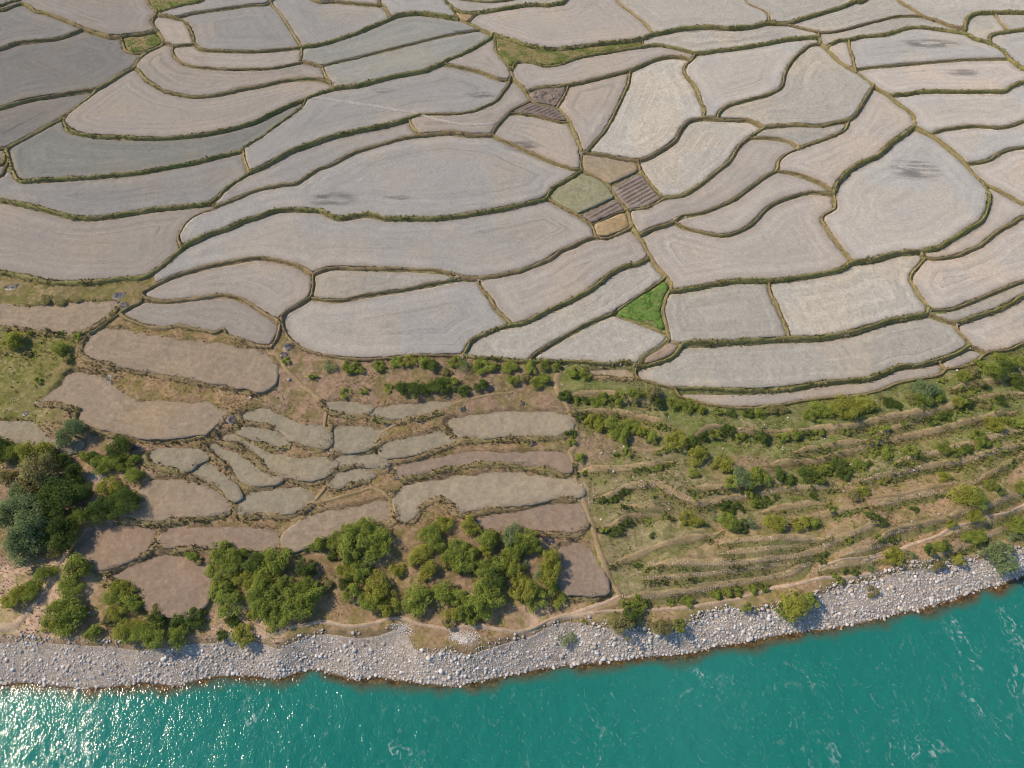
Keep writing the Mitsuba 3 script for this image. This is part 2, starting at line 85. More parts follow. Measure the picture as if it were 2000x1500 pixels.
ridge|0.55|small ridged vegetable bed under the pale green plot|17.3,94.6 18.7,91.4 16.5,90.4 12.7,87.9 11.2,89.6 11.2,90.1 11.4,90.6 14.2,92.3 17,94.6
straw|0.5|yellow straw covered plot beside the centre path|18.7,91.4 19.1,87.3 15.2,85.2 14.5,85 13.2,85.1 12.8,88 16.5,90.4
pink|0.65|tongue shaped field with a curved lower bank|45.3,101.8 48.3,100.8 50.9,99.3 52.2,98 53.5,95.6 51.5,96.1 49.9,96.2 47.6,95.6 45,94.4 43.4,93.5 41.8,92.3 37.7,87.5 35.9,86.3 34.6,85.7 33,85.4 31.7,85.7 27.7,87.1 25.9,88.5 27.2,89.5 31.1,90.7 35.5,93.2 37,94.3 43.2,100.2
grey|0.85|big egg shaped field with grey stains|68.2,110.4 73.8,115 73.9,114.7 75.8,112.6 75.7,112.5 76,112.4 76.8,110.6 78.4,106.1 79.2,101.5 79.9,99.4 80,97.1 79.8,95.9 78.1,92.7 76.4,90.2 75.2,88.9 66.1,82.6 64.7,82.2 59.8,81.7 55,80.1 51.9,79.5 50.3,85.6 49.9,89.3 50.4,90.3 52.7,92 53.1,93.1 53.5,95.6 54.8,98.4 58,102 61.4,104.5 64.1,105.9
pink|0.75|narrow crescent right of the egg shaped field|86.5,92.2 82.4,90.3 80.9,89.1 76.9,86.6 73.3,83.6 69.3,81.6 67.8,81 65.6,80.7 63.9,80.8 63.5,81.2 63.5,82.1 65.4,82.4 66.4,82.8 74.4,88.3 76,89.7 78.1,92.7 79.6,95.3 80,97.1 79.9,99.4 83.1,95.4 84,93.8
tanfield|0.32|broad buff field at the left edge|-89.5,94.6 -83,93.5 -78.5,92.2 -71.5,89.7 -69.6,89.3 -67.8,89.1 -64.7,89.5 -58.1,91.3 -50.4,92.6 -49.3,93 -48,94.8 -47.8,94.6 -48.5,92.5 -48.7,91.1 -49.8,90.7 -50.3,90.3 -51.3,89.1 -52,87.7 -52.2,86.4 -52.1,84.4 -51.6,83.4 -51,82.5 -52.1,79.7 -53.5,77 -53.7,76.8 -53.9,77 -53.8,76.7 -54.5,76.3 -55.7,75.8 -64.6,74.9 -69.3,75.3 -76,77.1 -82.9,78.2 -90,93.8
grey|0.55|long grey terrace across the middle|-5.1,75.9 -6.8,76 -10,77.1 -11.9,77.4 -26.2,78.2 -27.9,78 -30,76.8 -31.4,78 -32.7,78.7 -35.3,79.6 -38.4,80.3 -42.6,79.5 -47.1,78 -50.6,76.2 -53,74.3 -53.8,76.7 -52.2,79.4 -51,82.4 -50.9,82.3 -47.5,85.3 -45.3,86.4 -42.6,88.6 -41.1,89.2 -39.2,90.5 -37.9,91 -35.9,91.3 -31.7,91.1 -30.7,90.8 -28.6,89.4 -27.5,89.1 -23,90 -20.2,89 -12.3,89.1 -5.9,90.3 -2.4,91.2 4.2,93.5 5.2,94 5.7,94.5 9.1,91.4 10.7,90.1 12.6,88.1 12.9,87.3 13.2,85.1 11.6,84.4 9.1,82.7 7.5,81.9 5.6,80 1.5,77.5 -2.1,76.4
pink|0.65|wide pinkish field with plough rings right of the path|20,85.2 22.4,87 24.5,87.8 25.8,88.6 27.7,87.1 31.7,85.7 33,85.4 34.6,85.7 35.9,86.3 37.7,87.5 41.8,92.3 43.4,93.5 45,94.4 47.6,95.6 49.9,96.2 51.5,96.1 53.5,95.6 53.1,93.1 52.7,92 50.4,90.3 49.9,89.3 50.3,85.6 51.9,79.5 49.7,78.1 48.1,77.5 44.6,76.6 40.2,75.9 37.9,75.7 33.7,75.7 23.2,73.4 23.1,73.5 23.6,74.5 23.5,75.3 21.8,79.3 20.9,82 20.6,83.8
pink|0.44|rounded pinkish terrace at mid left|-29.9,76.7 -29.4,74.2 -29.4,72.3 -30.4,71 -32.4,69.3 -32.9,68.1 -32.6,67 -32.8,66.9 -37.9,70.8 -39.2,71.6 -41,72.3 -42.9,72.5 -49.1,71.4 -50.6,71.3 -53.1,71.7 -53.7,72.1 -54.1,72.6 -54,73.3 -53.1,74.2 -53,74 -53,74.3 -51.2,75.9 -50.1,76.5 -45.4,78.6 -39.4,80.2 -38.2,80.3 -33.5,79 -31.7,78.2
pale|0.34|slim pale stubble wedge at mid left|-7.8,76.3 -7.9,75.9 -12.9,74.6 -16.3,73.6 -21.1,72.6 -24.3,71.6 -25.9,71.5 -27.8,71.7 -29.5,72.2 -29.4,74.2 -29.9,76.7 -27.9,78 -26.2,78.2 -11.9,77.4 -10,77.1
pink|0.55|pinkish field with straight furrows left of the path|19.1,87.3 20.6,83.8 21.2,80.9 19.1,79.2 17.1,78.7 15.7,77.8 14.2,76.5 11.3,73.5 8.2,71.2 1.7,67.1 1.1,66.9 0.1,66.8 -2.2,69.8 -3,71.8 -4.3,73.7 -5.1,75.9 -2.4,76.4 1.2,77.4 5.3,79.8 7.5,81.9 9.1,82.7 11.6,84.4 13,85.1 13.2,85.1 13.3,84.9 13.3,85.1 14.5,85 15.2,85.2
pink|0.8|pale field with a long curved left side|89.1,90.6 83.1,77.6 75.8,75.7 67.2,71.7 63.6,70.3 62.1,70.1 60.7,70.2 60.7,70.4 60.5,70.3 60,72.3 59.8,76.1 60.6,77.5 63.7,80.9 64.8,80.7 66.6,80.8 69.3,81.6 73.3,83.6 76.9,86.6 80.9,89.1 82.4,90.3 86.5,92.2
tanfield|0.33|narrow terrace under the rounded pinkish one|-54.1,72.6 -53.7,72.1 -53.1,71.7 -50.6,71.3 -49.4,71.3 -42.6,72.5 -41.3,72.4 -39.6,71.8 -36.9,70.2 -32.8,66.9 -32.8,64.6 -33.3,62.9 -35.5,63.2 -39.2,64.6 -39.8,64.8 -40.6,66 -41.7,65.3 -46.8,66.7 -47.4,66.7 -48.9,66.3 -49.8,66.3 -52.2,67 -54.4,67.8 -56.2,69 -54,71.1 -53.9,71.7
pale|0.55|diagonal pale field left of the green crop|23.1,76.4 15,69.6 10.4,66.9 3.4,61.9 2.4,60.4 -4.9,60.8 -6.7,61.4 -5.7,63.7 -5,64.4 -1.8,66.2 0,66.8 1.1,66.9 1.9,67.2 5.6,69.7 8.2,71.2 11,73.2 14.5,76.8 16.1,78 17.1,78.7 19.1,79.2 21.2,80.9 22.1,78.4
crop|0.5|bright green crop triangle|23.6,74.5 22.3,71.9 21.7,69.9 21.7,68.7 22,65.6 21.8,65.5 17.5,67.8 15.8,68.5 14.4,69.2 23.1,76.4
pale|0.45|square pale stubble field right of the green crop|23.1,73.5 23.2,73.4 25.9,73.9 33.7,75.7 38.3,75.7 38.1,73.1 38.6,70.3 38.9,64.8 29.4,64 24.7,63.8 23.7,63.6 21.7,64.3 22,65.2 21.7,68.7 21.7,69.9 22.3,71.9
pale|0.65|wide pale stubble field at lower right|51.9,79.4 51.9,79.6 52.4,79.7 55.4,80.2 59.8,81.7 63.5,82.1 63.5,81.2 63.7,80.9 60.6,77.5 59.8,76.1 60,72.3 60.5,70.3 60,69.5 53.7,68 47.2,65.7 42.9,64.9 38.9,64.8 38.6,70.3 38.1,73.1 38.3,75.7 42.9,76.3 47,77.2 49.7,78.1 51.4,79.3 51.9,79.5
pale|0.5|thin pale strip between two banks at the right edge|83.1,77.6 82.2,75.6 75.8,73.3 71.1,70.8 65.3,68.5 63.8,68 63.3,68 60.3,69.6 60.7,70.2 63,70.2 64.6,70.6 75.8,75.7
grey|0.6|large rounded field above the reddish slope|-6.7,61.4 -12.3,61.4 -17.5,60.8 -20.2,60.7 -23,60.9 -26.2,61.4 -29,62.5 -31,64.2 -32.2,66 -32.8,68.1 -32.4,69.3 -30.4,71 -29.5,72.2 -27.1,71.6 -24.6,71.6 -21.6,72.5 -16.6,73.5 -7.9,75.9 -7.8,76.3 -6.5,75.9 -5.1,75.9 -4.3,73.7 -3,71.8 -2.2,69.8 0.1,66.8 -1.8,66.2 -5.2,64.2 -5.7,63.7
pale|0.55|pale triangular field below the green crop|21.7,64.3 21.5,64.4 21.6,64.2 21.5,64 20.2,62.9 18.5,61.9 17,59.9 17,60.1 16.9,59.9 15.4,60.4 13,59.9 4.5,60.6 2.4,60.4 2.9,61.4 3.6,62.1 10.4,66.9 14.4,69.2 15.8,68.5 17.5,67.8 21.8,65.5 22,65.6 22,64.7
pink|0.75|pale corner field at the lower right plateau edge|63.9,68 70.7,70.6 75.8,73.3 82.2,75.6 78.5,66.7 72.5,64.7 69.5,63.3 66.3,62.8 65.3,63.6 64.3,64 64.4,64.7 63.6,66.8
rust|0.6|small reddish plot under the green crop|21.7,64.3 23.7,63.5 22.2,61.7 20,60.6 17.2,59.8 17,59.9 18.5,61.9 20.2,62.9
pale|0.5|long pale stubble terrace at the plateau edge|60.3,69.6 62.7,68.2 63.9,68 63.6,66.8 64.4,64.7 64.3,64 61.1,62.3 58.5,61.3 56.5,60.7 53.2,60.3 48.5,58.2 41.5,57.5 37,56.6 30.2,56.2 21.8,56.4 21.8,56.5 21.6,56.4 18,57.4 16.9,57.9 16.7,58.3 17,59.7 20,60.6 21.7,61.3 22.5,62 23.5,63.4 24.1,63.7 29.7,64 38.2,64.7 43.2,64.9 47.5,65.7 53.7,68
pink|0.65|small pale plot at the right plateau edge|66.3,62.8 63.9,61.2 61.1,60.2 59.7,60 59.1,61.4 64.3,64 65.3,63.6
pink|0.6|lowest slim pale strip on the plateau edge|59,61.5 59.6,59.9 58.9,59.3 58.3,59 52.3,57.7 49.7,56.5 47.4,55.8 40.4,55 35.4,54 30.4,53.6 26.6,53.8 22.7,55.1 22.2,55.4 21.8,56.3 31.8,56.2 38.1,56.7 41.5,57.5 48.2,58.2 49.7,58.7 53.2,60.3 56.5,60.7
grey|0.5||86,171 86.1,176.2 90,176.2 88.2,173.9
grey|0.5||86.5,92.2 87.7,92.7 90.5,93.8 89.1,90.6
grey|0.5||104,130.9 105,131.2 108.2,132.3 106.3,128.3
brown|0.45|brown terrace with a lobed bank hanging below it|-59.2,62.8 -59.3,64.3 -59,65.5 -58.1,66.2 -56,66.7 -55.3,66.7 -53.3,65.7 -51.9,65.4 -46.8,64.4 -41,63.8 -35.1,62.1 -33.7,61.4 -32.9,60.6 -32.2,59.3 -31.8,57.8 -31.8,56.9 -32.1,56.4 -32.7,56.1 -33.4,55.9 -34.1,56 -46.8,58.8 -54.1,60.1 -57.4,61.1 -58.3,61.7
brown|0.45|large brown terrace beside the dark tree clump|-62.5,54.3 -60.9,56.6 -60.4,58.8 -59.9,59.2 -59,59.3 -57.1,59 -55.2,58.4 -51.5,55.5 -49.7,54.5 -40.4,53.9 -37.8,53 -37.4,52.7 -37.4,52.3 -38.8,50.2 -39.4,49.7 -42.9,49.1 -46.4,49 -49.4,49.6 -54.6,51 -55.6,51.7 -57,53.5 -57.8,54 -59.9,54.3
brown|0.45|plain brown terrace strip below the long hedge at the left edge|-79,71.4 -74.3,70.7 -70.7,70.4 -63.3,71.3 -58.5,71.5 -57.7,71.3 -57.5,71 -57.4,70.5 -58.1,68.9 -60,66.5 -61,65.6 -62.3,65.4 -71.9,67.1 -77,67.7 -77.5,68 -78.1,68.6
olive|0.5|grey-green terrace corner behind the trees at the left edge|-70.1,52.1 -66.5,51.5 -63.4,51.6 -62.2,51.5 -61.2,50.8 -59.7,48.8 -58.7,48.5 -55.1,48.3 -54.7,48 -54.7,47.7 -55.2,47.1 -56.3,46.9 -57.6,47.8 -58.2,48 -61.4,48.3 -66.1,49.5 -68.8,49.7 -69.2,49.8 -69.6,50.3
olive|0.5|upper curved grey-green terrace of the stepped fan|-35.3,52.7 -33.5,53.3 -32.4,53.4 -31.5,53.2 -28.9,51.7 -27.3,50.9 -26.2,50.6 -23.9,50.2 -23.4,49.5 -23.2,48.1 -23.6,47.8 -24.4,47.8 -27.4,48.5 -28.2,48.9 -29.3,50.1 -30.5,50.7 -31.7,51.1 -34.9,51.7 -35.1,52
olive|0.5|small wedge terrace inside the stepped fan|-35.2,50.8 -33.8,51 -29.9,50.1 -29.2,49.7 -28.5,49 -28.2,48.5 -28.2,48.2 -28.7,47.9 -29.2,47.7 -31.4,48.4 -34.9,49.9
olive|0.5|long curved terrace sweeping through the stepped fan|-37.8,49.6 -36.1,49.9 -34.9,49.7 -32.8,48.9 -31.4,47.4 -30.3,46.8 -28.8,46.5 -23.1,46 -22.5,45.8 -22.2,45.5 -22.2,45.1 -22.6,44.4 -23.2,43.9 -24.7,43.4 -26.1,43.5 -29.2,44.4 -30.3,44.9 -31.9,46.5 -33.6,47.8 -35.3,48.5 -37.6,48.9 -37.8,49.2
olive|0.5|third curved terrace of the stepped fan ending at a dark seep|-38.8,48.2 -38.2,48.5 -37.9,48.5 -36.2,47.8 -34.6,46.9 -31.9,44.8 -29.8,43.7 -28.6,43.4 -28.6,43.2 -29.2,42.9 -30.6,42.7 -32,42.8 -32.8,43.1 -35.7,45.8 -37.5,46.9
olive|0.5|small rounded terrace above the dark notch bank|-45.4,45.7 -45.8,47.2 -45.2,47.4 -39.8,47.5 -38.9,47.3 -38.4,47.1 -38.2,46.8 -38.2,46.5 -40.3,45 -40.4,44.7 -40.8,44.6 -45,45.4
olive|0.5|narrow curving terrace strip below the stepped fan|-40,44.4 -38.8,45.7 -38.5,45.7 -37.6,45.3 -34.8,43.1 -33.6,41.6 -33.3,40.7 -33.6,40.7 -36.2,42.9
olive|0.5|rounded grey-green terrace at the foot of the stepped fan|-33.2,40.1 -32.7,41.2 -32.2,41.7 -31,42.1 -26.2,42.2 -24.8,41.6 -23.9,41 -24.1,40.6 -25.5,39.7 -27,39.2 -29.9,39.1 -32.3,39.2 -33,39.5
brown|0.45|brown terrace in the shade of the tree clump|-45.2,43.1 -43.9,43.6 -42.9,43.8 -38.3,42.8 -36.9,42.2 -35.1,41 -34.3,40.3 -34.1,39.6 -34.6,39.3 -35.4,39.1 -40,38.5 -43.6,38.5 -47,38.9 -46.8,39.6 -45.7,41.4
rust|0.4|brown terrace between the tree clump and the sandy track|-51.2,35.1 -50.3,37 -49.5,37.4 -48.4,37.8 -46.9,37.8 -44.5,37.5 -42.3,37 -41.9,36.8 -41.8,36.6 -42.1,35.6 -43,34.6 -45,33.3 -46.8,32.5 -47.7,32.6 -49.9,33.5 -50.5,34.1
rust|0.4|long brown terrace strip above the big thicket|-41.4,36.9 -41,37.4 -40.2,37.6 -34.3,37.1 -29.9,37.2 -28.1,36.7 -27.6,36.1 -27.4,35.6 -27.5,35.2 -27.9,34.9 -29.2,34.6 -35.4,35.1 -41,35.2 -41.3,35.3 -41.6,35.6
rust|0.4|rounded bare brown field nearest the river on the left|-46.2,31.5 -44.2,32.9 -41.7,34.1 -40.1,34.4 -38.5,34.2 -35.9,33.4 -34.8,32.6 -34.4,31.4 -34.5,28.9 -35.1,28 -36,27.2 -36.6,27.1 -37.8,27.2 -40.3,27.9 -40.9,28.3 -41.7,29.6 -42.4,30.1
brown|0.45|curved terrace above the thicket with a light bank at its top|-26.7,36.3 -25.6,37.2 -24.6,38.5 -22.8,39.3 -18.6,40.1 -15.3,41.1 -14.7,41 -14.3,40.3 -14.1,39.1 -14.5,38.5 -19.1,37.7 -25.4,34.5 -26.1,34.6 -26.6,35.1 -26.8,35.7
olive|0.5|small pointed terrace strip below the reddish slope, left one|-24.6,54.2 -23.4,54.3 -21.9,54.3 -19,54 -18.4,53.7 -18.7,52.9 -19,52.6 -19.5,52.4 -23.9,53.2 -24.4,53.4
olive|0.5|thin terrace strip below the reddish slope, right one|-17.8,53.4 -13.2,54 -9.6,54.3 -8.1,54.2 -7.9,53.9 -8.8,53.3 -10.5,52.7 -13.1,52.2 -15.6,52 -18.4,52.1 -18.6,52.3
olive|0.5|small boxy terrace right of the stepped fan|-22.8,50.8 -20.9,51 -18.5,50.7 -16.7,50.3 -16.2,50 -16.1,49.7 -16.7,48.9 -17.7,47.9 -18.2,47.6 -19.8,47.2 -21.6,47.2 -22.3,47.5 -22.8,48.3 -22.9,49.2
olive|0.5|slanting terrace between the boxy one and the oval one|-16.7,47.2 -16.5,48 -15.7,48.6 -11.8,49.5 -9.7,50.2 -8.9,50.2 -8.3,50.1 -6.6,49.1 -6.8,48.7 -7.5,48.4 -11.2,47.2 -13.8,46.6 -15.8,46.5 -16.3,46.8
tan|0.5|long oval tan terrace beside the straight dry path|-8.8,51.2 -8.4,51.8 -7.4,52.1 -1.9,52.9 1.8,53 5.3,52.9 6.7,52.6 7.5,52 7.8,51 7.3,50.2 6.7,49.9 5.7,49.7 -5.4,49.3 -6.5,49.5
olive|0.5|small narrow terrace under the boxy terrace|-22.2,46.4 -18.4,46.9 -17.1,46.9 -15.7,46.2 -15.4,46 -15.4,45.6 -16.2,45 -19.2,45.6 -20.5,45.5 -21.9,45 -22.2,45.1
olive|0.5|smallest lens-shaped terrace in the middle|-22.3,44.1 -18.8,45 -17.9,44.9 -16.9,44.4 -17.1,44.1 -18,43.7 -21.4,42.4 -21.8,42.4 -22.2,42.7
rust|0.4|reddish brown terrace strip ending at the dry path|-14.5,44.5 -13.4,45.4 -12.4,45.8 -9.7,46.2 -6.5,46.9 -3.1,47.3 3,47.3 5.6,47.2 6.9,46.8 7.3,46.4 7.4,45.8 7.2,44.6 6.7,44.6 3.2,45.6 -1.3,45.9 -4.7,45.7 -8.1,45.3 -10.5,44.7 -13.8,43.7 -14.3,43.8
tan|0.5|wide tan terrace with a weedy mound biting into it|-14.1,41.8 -12.9,42.6 -11.7,43 -6.6,44 -2.3,44.4 1.9,44.2 6.4,43.5 7.8,43.1 8.3,42.6 8.7,42 8.7,41.8 8.2,41.5 5,41.2 1.9,40.5 -3.2,39.9 -6,39.3 -6.5,39.4 -6.8,40.2 -7.9,41 -8.6,41.2 -9.1,41.2 -11,40.3 -11.4,39.9 -12,38.5 -12.7,38.2 -13.2,38.4 -13.6,39 -14.1,40.8
rust|0.4|brown terrace strip above the bright thicket|-4.9,38.2 -2.5,38.9 0.6,39.2 4,40.3 7.2,40.6 7.7,40.5 8.2,40.1 8.7,39.1 8.9,38.1 8.8,37.6 8.2,37.2 5.2,37 -0.6,37.3 -2.8,37.3 -3.6,37.5
rust|0.4|small bare brown plot beside the lower end of the dry path|5.1,34.3 5.5,35.2 5.9,35.5 7.6,35.8 8.7,35.6 9.3,34.9 9.9,33.7 10.9,30.6 10.8,30 10,29.8 8.1,29.8 6.6,30 5.6,30.4 5.2,31.3
tan|0.5|thin pale strip just under the plateau edge|10.1,59.2 15.3,59.2 16,59 16.4,58.5 16.1,58.1 15.7,58.1 12.2,58.3 10.4,58.6 10.1,58.9"""
